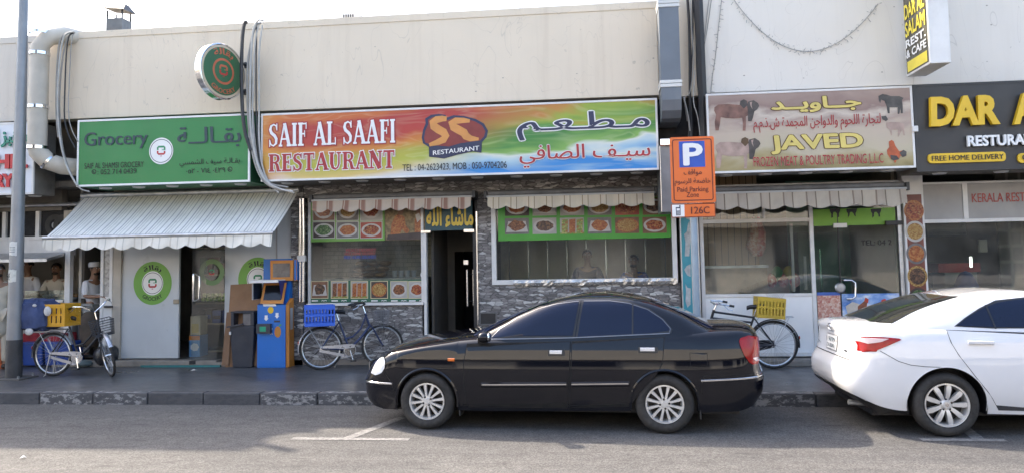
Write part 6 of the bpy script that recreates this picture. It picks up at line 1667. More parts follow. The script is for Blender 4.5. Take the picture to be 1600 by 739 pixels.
mb = MB(); mb.obox((q(368, 507)[0], yb_ - .02, q(368, 508)[1]), (.27, 0, .05), (0, .03, 0), (0, 0, .025), BIN); mb.obox((q(360, 520)[0], yb_ - .01, q(360, 520)[1]), (.03, 0, 0), (0, .02, 0), (0, 0, .05), LAMPRIM); mb.build('rim', t)
# cardboard sheets
CARD = M('cardboard', (.27, .155, .085), .8, 0, .12, 4, .1, .4, (.15, .09, .05)); CARD2 = M('cardboard_dark', (.2, .115, .065), .8, 0, .12, 4)
def card(label, pts, Y, lean, mt):
    pl = [P(a, b, Y) for a, b in pts]; z0 = min(p.z for p in pl)
    mb = MB(); n = len(pl); vs = []
    for off in (0, .012): vs += [(p.x, Y + lean * (p.z - z0) + off, p.z) for p in pl]
    mb.add(vs, [list(range(n))[::-1], [i + n for i in range(n)]] + [(i, (i + 1) % n, (i + 1) % n + n, i + n) for i in range(n)], mt)
    return L(mb.build('cardboard_sheet'), label, 'cardboard')
card('large flattened brown cardboard sheet leaning on the grocery panel behind the litter bin', [(353, 445), (402, 442), (404, 571), (352, 573)], 12.12, .12, CARD)
card('narrow darker cardboard strip leaning at the left of the larger sheet by the litter bin', [(351, 488), (359, 487), (357, 570), (346, 570)], 12.08, .08, CARD2)
# little broom foot between the bin and the kiosk
g = G(396, 572); mb = MB(); mb.tube([(g.x, g.y + .05, .16), (g.x + .03, g.y + .08, .32), (g.x + .05, g.y + .2, .75)], [.06, .025, .012], M('broom_straw', (.25, .2, .07), .8, 0, .3, 20), 8); L(mb.build('broom', smooth=True), 'straw hand broom standing between the litter bin and the blue kiosk', 'broom')

# ================================================================== crates
def crate(label, c, w, d, h, mt, rz=0, group=None, nbar=7, solid=.38):
    t = thing('crate', label, 'crate', c, group, rz)
    mb = MB(); th = .012
    mb.box(-w / 2, w / 2, -d / 2, d / 2, 0, th, mt); mb.build('base', t, world=False)
    for k, (ax, sg) in enumerate((('x', -1), ('x', 1), ('y', -1), ('y', 1))):
        mb = MB(); ln = w if ax == 'x' else d - 2 * th - .002
        def bx(a0, a1, z0, z1):
            if ax == 'x': mb.box(a0, a1, sg * d / 2, sg * (d / 2 - th), z0, z1, mt)
            else: mb.box(sg * w / 2, sg * (w / 2 - th), a0, a1, z0, z1, mt)
        bx(-ln / 2, ln / 2, th + .001, h * .16); bx(-ln / 2, ln / 2, h * .82, h); bx(-ln / 2 + .001, ln / 2 - .001, h * .48, h * .58)
        for i in range(nbar + 1):
            a = -ln / 2 + (ln - ln * solid / nbar) * i / nbar
            b = a + ln * solid / nbar
            bx(a, b, h * .16 + .0005, h * .48 - .0005); bx(a, b, h * .58 + .0005, h * .82 - .0005)
        mb.build('side', t, world=False)
    return t
YC_ = M('crate_yellow', (.60, .30, .012), .45, 0, .1, 5, 0, .2, (.3, .18, .05)); BC_ = M('crate_blue', (.03, .13, .62), .42, 0, .08, 5); YC2 = M('crate_yellow_worn', (.50, .34, .03), .5, 0, .15, 6, 0, .4, (.25, .18, .06))

# ================================================================== bicycles
def spin(p, piv, ang):
    """turn a point about the steering axis"""
    ax = Vector((-.30, 0, 1)).normalized(); v = Vector(p) - piv
    return piv + Matrix.Rotation(ang, 3, ax) @ v
SPOKE = M('spoke', (.45, .45, .45), .35, .8, .1, 8)
RIMM = M('wheel_rim', (.55, .55, .55), .3, .85, .1, 8)
def bicycle(label, rear, heading, r, Lw, style, colm, fend, steer=0.0, lean=0.0, hb_up=.0, group='bicycles outside the shops'):
    t = thing('bicycle', label, 'bicycle', rear, group, heading)
    t.rotation_euler = (lean, 0, heading)
    hubz = r
    head_t = Vector((Lw - .27, 0, r + .52)); head_b = Vector((Lw - .20, 0, r + .30)); piv = head_b
    bb = Vector((.44, 0, r - .05)); seat = Vector((.27, 0, r + .42))
    S_ = (lambda p: spin(p, piv, steer)) if steer else (lambda p: Vector(p))
    def wheel(cx, f, name='wheel'):
        mb = MB(); n = 56
        mb.tube([f((cx + (r - .018) * cos(2 * pi * i / n), 0, r + (r - .018) * sin(2 * pi * i / n))) for i in range(n)], .019, RUBBER, 8, closed=True)
        w = mb.build(name, t, world=False, smooth=True)
        mb = MB(); mb.tube([f((cx + (r - .045) * cos(2 * pi * i / n), 0, r + (r - .045) * sin(2 * pi * i / n))) for i in range(n)], .013, RIMM, 6, closed=True); mb.build('rim', w, world=False, smooth=True)
        mb = MB()
        for i in range(28):
            a = 2 * pi * i / 28; sd = .028 * (1 if i % 2 else -1); b = a + (.5 if (i // 2) % 2 else -.5)
            mb.tube([f((cx + .018 * cos(b), sd, r + .018 * sin(b))), f((cx + (r - .05) * cos(a), 0, r + (r - .05) * sin(a)))], .0018, SPOKE, 4, cap=False)
        mb.build('spokes', w, world=False)
        mb = MB(); mb.tube([f((cx, -.045, r)), f((cx, .045, r))], .02, CHROME, 10); mb.build('hub', w, world=False, smooth=True)
    wheel(0, lambda p: Vector(p)); wheel(Lw, S_)
    mb = MB(); fr = .016
    mb.tube([bb, seat], fr, colm, 8)
    mb.tube([head_t, head_b], .02, colm, 8)
    if style == 'roadster':
        mb.tube([seat + Vector((0, 0, -.02)), head_t + Vector((0, 0, -.03))], fr, colm, 8); mb.tube([seat.lerp(bb, .2), head_t.lerp(head_b, .55)], fr, colm, 8); mb.tube([bb, head_b], fr, colm, 8)
    else:
        m1 = Vector((Lw * .60, 0, r + .10)); mb.tube([head_b + Vector((0, 0, .02)), m1 + Vector((.06, 0, .06)), m1 + Vector((-.06, 0, -.06)), bb], .02, colm, 8)
        m2 = Vector((Lw * .56, 0, r + .20)); mb.tube([head_t + Vector((0, 0, -.06)), m2 + Vector((.08, 0, .08)), m2 + Vector((-.04, 0, -.04)), bb.lerp(seat, .38)], fr, colm, 8)
    for s in (-.05, .05):
        mb.tube([(0, s, r), bb + Vector((0, s * .6, 0))], .010, colm, 6); mb.tube([(0, s, r), seat + Vector((0, s * .5, -.03))], .009, colm, 6)
    mb.build('frame', t, world=False, smooth=True)
    mb = MB()
    for s in (-.05, .05): mb.tube([S_((Lw, s, r)), S_((Lw - .13, s, r + .24)), S_((Lw - .19, s * .6, r + .33)), S_((Lw - .2, 0, r + .34))], .011, colm, 6)
    mb.build('fork', t, world=False, smooth=True)
    st = Vector((Lw - .31, 0, r + .64 + hb_up)); mb = MB()
    mb.tube([S_(head_t), S_(st)], .013, CHROME, 8)
    if style == 'roadster': half = [(0, 0, 0), (.06, .12, .02), (.05, .22, .03), (-.10, .27, .02), (-.2, .27, .0)]
    elif style == 'swept': half = [(0, 0, 0), (.05, .07, .06), (.02, .17, .13), (-.10, .25, .14), (-.26, .29, .09)]
    else: half = [(0, 0, 0), (.03, .10, .03), (.0, .2, .05), (-.10, .26, .04), (-.2, .28, .01)]
    for s in (-1, 1): mb.tube([S_(st + Vector((a, b * s, c))) for a, b, c in half], .011, CHROME if style != 'town' else BLACK, 8)
    hb = mb.build('handlebar', t, world=False, smooth=True)
    for s in (-1, 1):
        mb = MB(); a, b = half[-2], half[-1]; pa, pb = Vector((a[0], a[1] * s, a[2])), Vector((b[0], b[1] * s, b[2]))
        mb.tube([S_(st + pa.lerp(pb, .35)), S_(st + pb + (pb - pa) * .05)], .017, BLACK, 8); mb.build('grip', hb, world=False, smooth=True)
        mb = MB(); mb.tube([S_(st + pa + Vector((.03, 0, -.02))), S_(st + pa.lerp(pb, .5) + Vector((.03, .02 * s, -.05))), S_(st + pb + Vector((.02, .02 * s, -.06)))], .006, CHROME, 6); mb.build('brake_lever', hb, world=False, smooth=True)
    sp = Vector((.225, 0, r + .56)); mb = MB()
    mb.tube([seat, sp + Vector((.01, 0, -.03))], .012, CHROME, 8); mb.build('seat_post', t, world=False, smooth=True)
    mb = MB(); vs = []; pr = [(-.13, .085, .0), (-.11, .10, .025), (-.04, .095, .03), (.03, .055, .022), (.10, .028, .02), (.15, .018, .005)]
    for x, w, z in pr:
        for k in range(7):
            a = pi * k / 6; vs.append((sp.x + x, sp.y + w * cos(a), sp.z + z + .028 * sin(a) - .02))
        vs.append((sp.x + x, sp.y, sp.z + z - .055))
    n = 8; mb.add(vs, [(n * i + k, n * i + (k + 1) % n, n * i + n + (k + 1) % n, n * i + n + k) for i in range(5) for k in range(n)] + [list(range(n)), [5 * n + k for k in range(n)][::-1]], BLACK); mb.build('saddle', t, world=False, smooth=True)
    mb = MB(); mb.tube([bb + Vector((0, -.06, 0)), bb + Vector((0, .06, 0))], .02, CHROME, 8); mb.lathe([(.02, 0), (.085, 0), (.085, .004), (.02, .004)], bb + Vector((0, -.05, 0)), (0, -1, 0), CHROME, 28); mb.lathe([(.06, 0), (.095, .002), (.06, .004)], bb + Vector((0, -.045, 0)), (0, -1, 0), STEEL, 28)
    ca = radians(-75)
    for s, a in ((-1, ca), (1, ca + pi)):
        e = bb + Vector((.165 * cos(a), s * .07, .165 * sin(a))); mb.tube([bb + Vector((0, s * .06, 0)), e], .009, CHROME, 6); mb.obox(e + Vector((0, s * .05, 0)), (.09, 0, 0), (0, .07, 0), (0, 0, .022), BLACK)
    mb.build('crank', t, world=False)
    mb = MB()
    if style == 'roadster':
        mb.prism([(-.02, r + .05), (.1, r + .06), (bb.x, bb.z + .1), (bb.x + .1, bb.z + .05), (bb.x + .09, bb.z - .08), (bb.x, bb.z - .1), (-.02, r - .05)], -.052, -.045, colm)
    else:
        mb.prism([(-.03, r + .035), (bb.x - .05, bb.z + .10), (bb.x + .09, bb.z + .09), (bb.x + .06, bb.z + .04), (bb.x - .1, bb.z + .03), (.0, r + .005)], -.056, -.05, fend); mb.prism([(-.03, r - .01), (.0, r - .02), (bb.x - .1, bb.z - .05), (bb.x, bb.z - .10), (bb.x - .05, bb.z - .11), (-.03, r - .05)], -.056, -.05, fend)
    mb.build('chain_guard', t, world=False)
    def fender(cx, a0, a1, f, nm='mudguard'):
        mb = MB(); vs = []; n = 22; R_ = r + .022
        for i in range(n + 1):
            a = a0 + (a1 - a0) * i / n
            for k in range(5):
                b = pi * (k / 4 - .5); vs.append(f((cx + (R_ - .012 * (1 - cos(b))) * cos(a), .033 * sin(b), r + (R_ - .012 * (1 - cos(b))) * sin(a))))
        mb.add(vs, [(5 * i + k, 5 * i + k + 1, 5 * i + k + 6, 5 * i + k + 5) for i in range(n) for k in range(4)], fend); mb.build(nm, t, world=False, smooth=True)
        mb = MB()
        for aa in (a0 + (a1 - a0) * .25, a0 + (a1 - a0) * .85):
            for s in (-.036, .036): mb.tube([f((cx, s, r)), f((cx + R_ * cos(aa), s, r + R_ * sin(aa)))], .003, SPOKE, 4)
        mb.build('mudguard_stay', t, world=False)
    fender(0, radians(188), radians(25), lambda p: Vector(p))
    if style != 'town': fender(Lw, radians(150), radians(30), S_)
    # rack and kickstand
    zr = r * 2 + .05; mb = MB()
    for s in (-.06, .06): mb.tube([(.20, s, zr), (-.28, s, zr)], .007, STEEL, 6); mb.tube([(-.22, s, zr), (0, s * .9, r)], .006, STEEL, 6)
    for x in (.2, .08, -.04, -.16, -.28): mb.tube([(x, -.06, zr), (x, .06, zr)], .006, STEEL, 6)
    mb.tube([(.2, 0, zr), (.26, 0, r + .33)], .006, STEEL, 6); mb.build('rack', t, world=False, smooth=True)
    mb = MB()
    if style == 'swept':
        for s in (-.09, .09): mb.tube([(0, s * .7, r), (-.05, s, .03), (-.08, s, .003)], .008, STEEL, 6)
    else: mb.tube([(.3, .06, r - .08), (.22, .19, .004)], .009, STEEL, 6)
    mb.build('kickstand', t, world=False, smooth=True)
    if style != 'roadster':
        mb = MB(); c0 = Vector((Lw - .02, 0, r + .32)); w, d, h = .30, .24, .23
        GM = M('wire_basket', (.055, .055, .06), .5, .4) if style == 'swept' else M('wire_basket_pale', (.22, .22, .23), .45, .4)
        for k in range(7):
            f_ = .85 + .15 * k / 6; z = h * k / 6
            mb.tube([S_(c0 + Vector((a * d / 2 * f_, b * w / 2 * f_, z))) for a, b in ((-1, -1), (1, -1), (1, 1), (-1, 1))], .0035 if k < 6 else .006, GM, 4, closed=True)
        for k in range(9):
            u = -1 + 2 * k / 8
            for a, b in (((-1, u), (-1, u)), ((1, u), (1, u)), ((u, -1), (u, -1)), ((u, 1), (u, 1))): mb.tube([S_(c0 + Vector((a[0] * d / 2 * .85, a[1] * w / 2 * .85, 0))), S_(c0 + Vector((a[0] * d / 2, a[1] * w / 2, h)))], .003, GM, 4)
            mb.tube([S_(c0 + Vector((u * d / 2 * .85, -w / 2 * .85, 0))), S_(c0 + Vector((u * d / 2 * .85, w / 2 * .85, 0)))], .003, GM, 4)
        mb.build('basket', t, world=False)
    mb = MB(); mb.lathe([(0, 0), (.025, 0), (.025, .01), (0, .012)], (-r - .01, 0, r + .10), (-1, 0, 0), RED, 12); mb.build('reflector', t, world=False)
    return t
NAVY = M('bike_navy', (.03, .045, .11), .3, .2, .1, 6); DKB = M('bike_dark', (.02, .02, .024), .35, .2, .2, 6); SILV = M('bike_silver', (.5, .5, .52), .3, .7, .12, 6)
ga, gb = G(82, 587), G(182, 594)
hd = radians(-1.5)
bicycle('old dark bicycle with swept chrome handlebars and its front wheel turned, by the lamp post', (ga.x, ga.y, WALK), hd, .335, 1.0, 'swept', DKB, SILV, steer=radians(-42))
c = P(90, 508, ga.y + .05)
crate('yellow plastic crate half under a dark blue quilt on the rack of the leftmost bicycle', (c.x + .02, ga.y + .02, c.z), .52, .36, .34, YC_, hd, 'crates carried on bicycle racks', 6, .62)
# quilt folded over the left half of that crate
mb = MB(); qa = c + Vector((-.12, 0, 0)); n1, n2 = 22, 16; vs = []
QUILT = M('quilt_navy', (.045, .065, .15), .85, 0, .25, 8, .3)
for i in range(n1 + 1):
    u = 2 * pi * i / n1
    for j in range(n2 + 1):
        v = pi * j / n2; cx_, sx_ = cos(u), sin(u)
        x = .25 * sin(v) ** .5 * abs(cx_) ** .35 * (1 if cx_ > 0 else -1); y = .25 * sin(v) ** .5 * abs(sx_) ** .4 * (1 if sx_ > 0 else -1); z = .24 * (1 if cos(v) > 0 else -1) * abs(cos(v)) ** .5
        k = 1 + .05 * sin(7 * u + 3 * v) + .04 * sin(11 * v + 2 * u)
        vs.append((qa.x - .16 + x * k - z * .22, ga.y - .01 + y * k, qa.z + .175 + z * k))
mb.add(vs, [((n2 + 1) * i + j, (n2 + 1) * i + j + 1, (n2 + 1) * (i + 1) + j + 1, (n2 + 1) * (i + 1) + j) for i in range(n1) for j in range(n2)], QUILT)
qo = mb.build('quilt', smooth=True, label='dark blue quilt with pale spots draped over the yellow crate of the leftmost bicycle', cat='quilt')
mb = MB()
for (px, py, rx_, rz_) in ((72, 486, .06, .075), (43, 518, .07, .055), (52, 477, .035, .025)):
    p = P(px, py, ga.y - .27); mb.ball((p.x, p.y + .03, p.z), rx_, .025, rz_, M('quilt_spot', (.5, .48, .46), .85, 0, .15, 12))
mb.build('pale_spot', qo, smooth=True)
ga, gb = G(502, 577.5), G(598, 572)
hd = math.atan2(gb.y - ga.y, gb.x - ga.x)
bicycle('blue step-through bicycle with a wire front basket leaning by the stone wall', (ga.x, ga.y, WALK), hd, .335, math.hypot(gb.x - ga.x, gb.y - ga.y), 'town', NAVY, SILV, lean=radians(-2))
c = P(499, 508, ga.y)
crate('bright blue plastic crate on the rear rack of the step-through bicycle', (c.x, ga.y, c.z), .46, .34, .32, BC_, hd, 'crates carried on bicycle racks', 9, .42)
ga = G(1210, 575.5)
bicycle('black roadster bicycle with double top tubes parked against the white meat shop panel', (ga.x, ga.y, WALK), radians(181), .355, 1.12, 'roadster', DKB, DKB, lean=radians(-3), hb_up=-.04)
c = P(1201, 498, ga.y)
cr = crate('worn yellow plastic crate tilted on the rear rack of the black roadster bicycle', (c.x, ga.y, c.z + .02), .40, .32, .30, YC2, radians(1), 'crates carried on bicycle racks', 8, .5)
cr.rotation_euler = (0, radians(5), radians(1))
mb = MB()
for i in range(6):
    for k in (-1, 1): mb.tube([(c.x + .02 + .03 * i, ga.y - .08, c.z + .3), (c.x + .02 + .03 * (i + 2 * k) , ga.y - .06, c.z + .38)], .004, CABG[2], 4)
L(mb.build('netting'), 'pale net sticking up out of the worn yellow crate', 'net')

# other goods at the bakery front
def blue_tub(label, px0, px1, py0, py1, Y, mt):
    a, b, c_, d = RX(px0, px1, py0, py1, Y); mb = MB(); frus(mb, a + .02, b - .02, c_, a, b, d, Y, Y + .45, .02, mt); t = thing('tub', label, 'tub', ((a + b) / 2, Y, c_), 'tubs before the bakery counter'); mb.build('body', t, bevel=.02)
    mb = MB(); mb.box(a - .015, b + .015, Y - .015, Y + .465, d + .001, d + .03, mt); mb.build('rim', t, bevel=.008)
TUBB = M('tub_blue', (.018, .06, .27), .45, 0, .15, 4)
blue_tub('deep blue plastic tub behind the rear wheel of the leftmost bicycle', 68, 108, 537, 571, 12.15, TUBB)
blue_tub('deep blue plastic tub just right of the lamp post foot', 33, 66, 537, 571, 12.15, TUBB)
a, b, c_, d = RX(0, 14, 533, 574, 12.1)
crate('orange crate on the pavement left of the lamp post', (a - .1, 12.2, WALK), .55, .36, d - WALK, M('crate_orange', (.5, .12, .03), .5, 0, .15, 6), 0, None, 6, .6)
a, b, c_, d = RX(35, 105, 522, 535, 12.3); mb = MB(); mb.box(a, b, 12.3, 12.55, c_, d + .02, M('red_fold', (.32, .03, .04), .8, 0, .3, 9)); L(mb.build('red_cloth', bevel=.02), 'folded red cloth on top of the blue tubs behind the leftmost bicycle', 'cloth')
def sack(label, px0, px1, py0, py1, Y, mt, nm='sack'):
    a, b, c_, d = RX(px0, px1, py0, py1, Y); c_ = max(c_, WALK); vs = []; mb = MB(); n1, n2 = 20, 12
    for i in range(n1):
        for j in range(n2 + 1):
            u = 2 * pi * i / n1; v = pi * j / n2; w = (b - a) / 2 * (1 + .10 * sin(3 * u + 2 * v) + .06 * sin(7 * u)); zz = (cos(v) + 1) / 2
            rr_ = sin(v) ** .5; vs.append(((a + b) / 2 + w * rr_ * cos(u), Y + .2 + .2 * rr_ * sin(u), c_ + (d - c_) * zz))
    mb.add(vs, [((n2 + 1) * i + j, (n2 + 1) * ((i + 1) % n1) + j, (n2 + 1) * ((i + 1) % n1) + j + 1, (n2 + 1) * i + j + 1) for i in range(n1) for j in range(n2)], mt)
    return L(mb.build(nm, smooth=True), label, 'sack')
sack('bulging brown sack below the man in white beside the leftmost bicycle', 117, 145, 486, 545, 12.35, M('sack_brown', (.10, .075, .055), .9, 0, .3, 7, .3))
sack('black plastic rubbish bag on the pavement by the bakery door', 139, 171, 541, 574, 12.1, M('bag_black', (.02, .02, .023), .3, 0, .3, 9, .5), 'rubbish_bag')
g = G(133, 573); mb = MB(); mb.ball((g.x, g.y, WALK + .06), .13, .1, .06, M('cloth_grey_green', (.09, .12, .12), .9, 0, .3, 12, .3)); L(mb.build('rag', smooth=True), 'small grey green rag on the pavement beside the black rubbish bag', 'rag')

# ================================================================== cars
def lin(tab, x):
    if x <= tab[0][0]: return tab[0][1]
    for (a, b), (c, d) in zip(tab, tab[1:]):
        if x <= c: return b + (d - b) * (x - a) / (c - a) if c > a else d
    return tab[-1][1]
def smoo(tab, x):
    """monotone-looking cubic through the table"""
    if x <= tab[0][0]: return tab[0][1]
    if x >= tab[-1][0]: return tab[-1][1]
    for i in range(len(tab) - 1):
        if tab[i][0] <= x <= tab[i + 1][0]:
            x0, y0 = tab[i]; x1, y1 = tab[i + 1]; h = x1 - x0 or 1e-6; s = (y1 - y0) / h
            sl = lambda k: (tab[k + 1][1] - tab[k][1]) / ((tab[k + 1][0] - tab[k][0]) or 1e-6)
            def tan(k):
                if k == 0: return sl(0)
                if k == len(tab) - 1: return sl(k - 1)
                a, b = sl(k - 1), sl(k)
                return 0 if a * b <= 0 else 2 * a * b / (a + b)
            m0, m1 = tan(i), tan(i + 1); t = (x - x0) / h
            return (2 * t ** 3 - 3 * t * t + 1) * y0 + (t ** 3 - 2 * t * t + t) * h * m0 + (-2 * t ** 3 + 3 * t * t) * y1 + (t ** 3 - t * t) * h * m1
    return tab[-1][1]
TINT = M('car_tint_sky_blue', (.004, .008, .026), .05, 0, .1, 2, spec=.4)  # dark tint with the blue of reflected sky put into its base
CLEARL = M('lamp_lens', (.74, .76, .78), .07, .1, .08, 10, coat=1)
REDL2 = M('tail_lens_red', (.30, .003, .003), .15, 0, .2, 12, spec=.25, coat=.25)
PINKL = M('tail_lens_pale', (.60, .46, .46), .12, 0, .15, 10, coat=.4)
AMB = M('indicator_amber', (.75, .16, .01), .15, 0, .1, 8, coat=1)
TRIM = M('car_black_trim', (.012, .012, .013), .4, 0, .2, 6)
SEAM = M('panel_gap', (.004, .004, .004), .8, 0, 0, 3)
ALLOY = M('alloy_wheel', (.66, .65, .63), .36, .45, .1, 6, 0, .3, (.12, .10, .08))
class Car:
    def __init__(s, label, loc, rz, sp):
        s.sp = sp; s.t = thing('parked_car', label, 'car', loc, 'cars parked along the kerb', rz)
        s.x0, s.x1 = sp['ends']; s.L = s.x1 - s.x0; s.xc = (s.x0 + s.x1) / 2
    # ---- lower body
    def shear(s, X, z):
        sp = s.sp; a = (lin(sp['front'], z) if False else smoo(sp['front'], z)) - s.x0; b = smoo(sp['rear'], z) - s.x1
        wf = max(0, 1 - (X - s.x0) / sp['sf']) ** 2; wr = max(0, 1 - (s.x1 - X) / sp['sr']) ** 2
        return a * wf + b * wr
    def W(s, X):
        q = min(1, abs(X - s.xc) / (s.L / 2)); n = s.sp['plan_n']
        return s.sp['w'] * (1 - q ** n) ** (1 / n) if q < 1 else 0.0
    def yf(s, z): return smoo(s.sp['side'], z)
    def zt(s, X): return smoo(s.sp['deck'], X)
    def zb(s, X):
        z = smoo(s.sp['sill'], X)
        for xc in (0, s.sp['wb']):
            d = s.sp['arch']**2 - (X - xc) ** 2
            if d > 0: z = max(z, s.sp['r'] + d ** .5)
        return z
    def X_of(s, x, z):
        X = x
        for _ in range(8): X = x - s.shear(min(max(X, s.x0), s.x1), z)
        return min(max(X, s.x0), s.x1)
    def side(s, x, z):
        return s.W(s.X_of(x, z)) * s.yf(z)
    def body(s, mt):
        sp = s.sp; Xs = set()
        n = 26
        for i in range(n + 1):
            a = i / n; Xs.add(round(s.x0 + .5 * a ** 2.4, 5)); Xs.add(round(s.x1 - .5 * a ** 2.4, 5))
        x = s.x0 + .5
        while x < s.x1 - .5: Xs.add(round(x, 5)); x += .07
        for xc in (0, sp['wb']):
            Xs = {q for q in Xs if not (xc - sp['arch'] - .02 < q < xc + sp['arch'] + .02)}
            for i in range(33):
                Xs.add(round(xc + sp['arch'] * cos(pi * i / 32), 5))
            Xs.add(round(xc - sp['arch'] - .004, 5)); Xs.add(round(xc + sp['arch'] + .004, 5))
        Xs = sorted(Xs); K = 16; D = 7; vs = []
        for X in Xs:
            zb, zt = s.zb(X), s.zt(X); w = s.W(X)
            for k in range(K + 1):
                f_ = k / K; z = zb + (zt - zb) * f_
                rd = 1 - .035 * max(0, (f_ - .86) / .14) ** 2
                vs.append((X + s.shear(X, z), w * s.yf(z) * rd, z))
            ye = w * s.yf(zt) * .965; cr = sp['crown']
            for k in range(1, D + 1):
                f_ = 1 - k / D; vs.append((X + s.shear(X, zt), ye * f_, zt + cr * (1 - f_ ** 2.6) * min(1, w / sp['w'])))
        R1 = K + 1 + D; mb = MB()
        fs = [(R1 * i + k, R1 * i + k + 1, R1 * (i + 1) + k + 1, R1 * (i + 1) + k) for i in range(len(Xs) - 1) for k in range(R1 - 1)]
        mb.add(vs, fs, mt); mb.add([(x, -y, z) for x, y, z in vs], [f[::-1] for f in fs], mt)
        # floor pan
        xa, xb = s.x0 + .25, s.x1 - .3
        o = mb.build('body', s.t, world=False, smooth=True, angle=50)
        mb = MB(); wi = sp['w'] - .26
        mb.box(xa, xb, -wi, wi, .17, .5, TRIM)
        for xc in (0, sp['wb']):
            n = 20
            for sg in (-1, 1):
                vv = []
                for i in range(n + 1):
                    a = pi * i / n * 1.16 - .25; vv += [(xc + (sp['arch'] + .004) * cos(a), sg * (sp['w'] - .03), sp['r'] + (sp['arch'] + .004) * sin(a)), (xc + (sp['arch'] + .004) * cos(a), sg * (sp['w'] - .3), sp['r'] + (sp['arch'] + .004) * sin(a))]
                mb.add(vv, [(2 * i, 2 * i + 1, 2 * i + 3, 2 * i + 2) for i in range(n)], TRIM)
                mb.add([vv[2 * i + 1] for i in range(n + 1)], [list(range(n + 1))], TRIM)
        mb.build('underbody', s.t, world=False)
        for xc in (0, sp['wb']):
            for sg in (-1, 1):
                mb = MB(); pts = []
                for i in range(29):
                    a = pi * (i / 28) * 1.10 - .16; x = xc + (sp['arch'] + .006) * cos(a); z = sp['r'] + (sp['arch'] + .006) * sin(a)
                    pts.append((x, sg * (s.side(x, z) - .004), z))
                mb.tube(pts, sp.get('lip', .012), mt, 6); mb.build('wheel_arch_trim', o, world=False, smooth=True)
        return o
    # ---- greenhouse
    def Wg(s, z): return smoo(s.sp['gw'], z)
    def gx(s, z): return smoo(s.sp['xw'], z), smoo(s.sp['xb'], z)
    def gse(s, q):
        n = s.sp['gn']; q = min(1, abs(2 * q - 1)); return (1 - q ** n) ** (1 / n)
    def gside(s, x, z):
        a, b = s.gx(z); return s.Wg(z) * s.gse((x - a) / (b - a))
    def gend(s, y, z, rear):
        a, b = s.gx(z); n = s.sp['gn']; q = min(.9999, abs(y) / s.Wg(z)); k = (1 - q ** n) ** (1 / n)
        return (a + b) / 2 + (1 if rear else -1) * (b - a) / 2 * k
    def greenhouse(s, mt):
        z0, z1 = s.sp['gw'][0][0], s.sp['gw'][-1][0]; zs = [z0 + (z1 - z0) * sin(pi / 2 * i / 26) for i in range(27)]
        qs = [.5 - .5 * cos(pi * (i / 52)) for i in range(53)]
        qs = [min(1, max(0, q)) for q in qs]; vs = []
        for z in zs:
            a, b = s.gx(z)
            for q in qs: vs.append((a + (b - a) * q, s.Wg(z) * s.gse(q), z))
        n = len(qs); fs = [(n * i + k, n * i + k + 1, n * (i + 1) + k + 1, n * (i + 1) + k) for i in range(26) for k in range(n - 1)]
        mb = MB(); mb.add(vs, fs, mt); mb.add([(x, -y, z) for x, y, z in vs], [f[::-1] for f in fs], mt)
        # last ring closes across
        r = [26 * n + k for k in range(n)]
        a, b = s.gx(zs[-1])
        mb.add([vs[i] for i in r] + [(vs[i][0], -vs[i][1], vs[i][2]) for i in r[::-1]], [list(range(2 * n))], mt)
        return mb.build('roof', s.t, world=False, smooth=True, angle=60)
    # ---- things lying on the surface
    def patch(s, name, poly, mt, fn, off=.004, sgs=(-1, 1), nx=14, parent=None, th=True, rows=12):
        """fill an (x, z) outline over the surface y = fn(x, z); one object a side"""
        zs = sorted({round(p[1], 4) for p in poly} | {round(min(p[1] for p in poly) + (max(p[1] for p in poly) - min(p[1] for p in poly)) * i / rows, 4) for i in range(rows + 1)})
        zs[0] += 1e-4; zs[-1] -= 1e-4; rws = []
        for z in zs:
            xs = []
            for (a, b), (c, d) in zip(poly, poly[1:] + poly[:1]):
                if (b - z) * (d - z) < 0: xs.append(a + (c - a) * (z - b) / (d - b))
            if len(xs) >= 2: rws.append((z, min(xs), max(xs)))
        out = []
        for sg in sgs:
            mb = MB(); vs = []
            for z, a, b in rws:
                for i in range(nx + 1):
                    x = a + (b - a) * i / nx; vs.append((x, sg * (fn(x, z) + off), z))
            n = nx + 1; fs = [(n * r + i, n * r + i + 1, n * (r + 1) + i + 1, n * (r + 1) + i) for r in range(len(rws) - 1) for i in range(nx)]
            if sg > 0: fs = [f[::-1] for f in fs]
            mb.add(vs, fs, mt); out.append(mb.build(name, parent or s.t, world=False, smooth=True))
        return out
    def endpatch(s, name, poly, mt, rear, off=.004, ny=14, rows=10):
        zs = sorted({round(p[1], 4) for p in poly} | {round(min(p[1] for p in poly) + (max(p[1] for p in poly) - min(p[1] for p in poly)) * i / rows, 4) for i in range(rows + 1)})
        zs[0] += 1e-4; zs[-1] -= 1e-4; vs = []; n = ny + 1; cnt = 0
        for z in zs:
            ys = []
            for (a, b), (c, d) in zip(poly, poly[1:] + poly[:1]):
                if (b - z) * (d - z) < 0: ys.append(a + (c - a) * (z - b) / (d - b))
            if len(ys) < 2: continue
            cnt += 1; a, b = min(ys), max(ys)
            for i in range(n):
                y = a + (b - a) * i / ny; vs.append((s.gend(y, z, rear) + (off if rear else -off), y, z + off))
        mb = MB(); mb.add(vs, [(n * r + i, n * r + i + 1, n * (r + 1) + i + 1, n * (r + 1) + i) for r in range(cnt - 1) for i in range(ny)], mt)
        return mb.build(name, s.t, world=False, smooth=True)
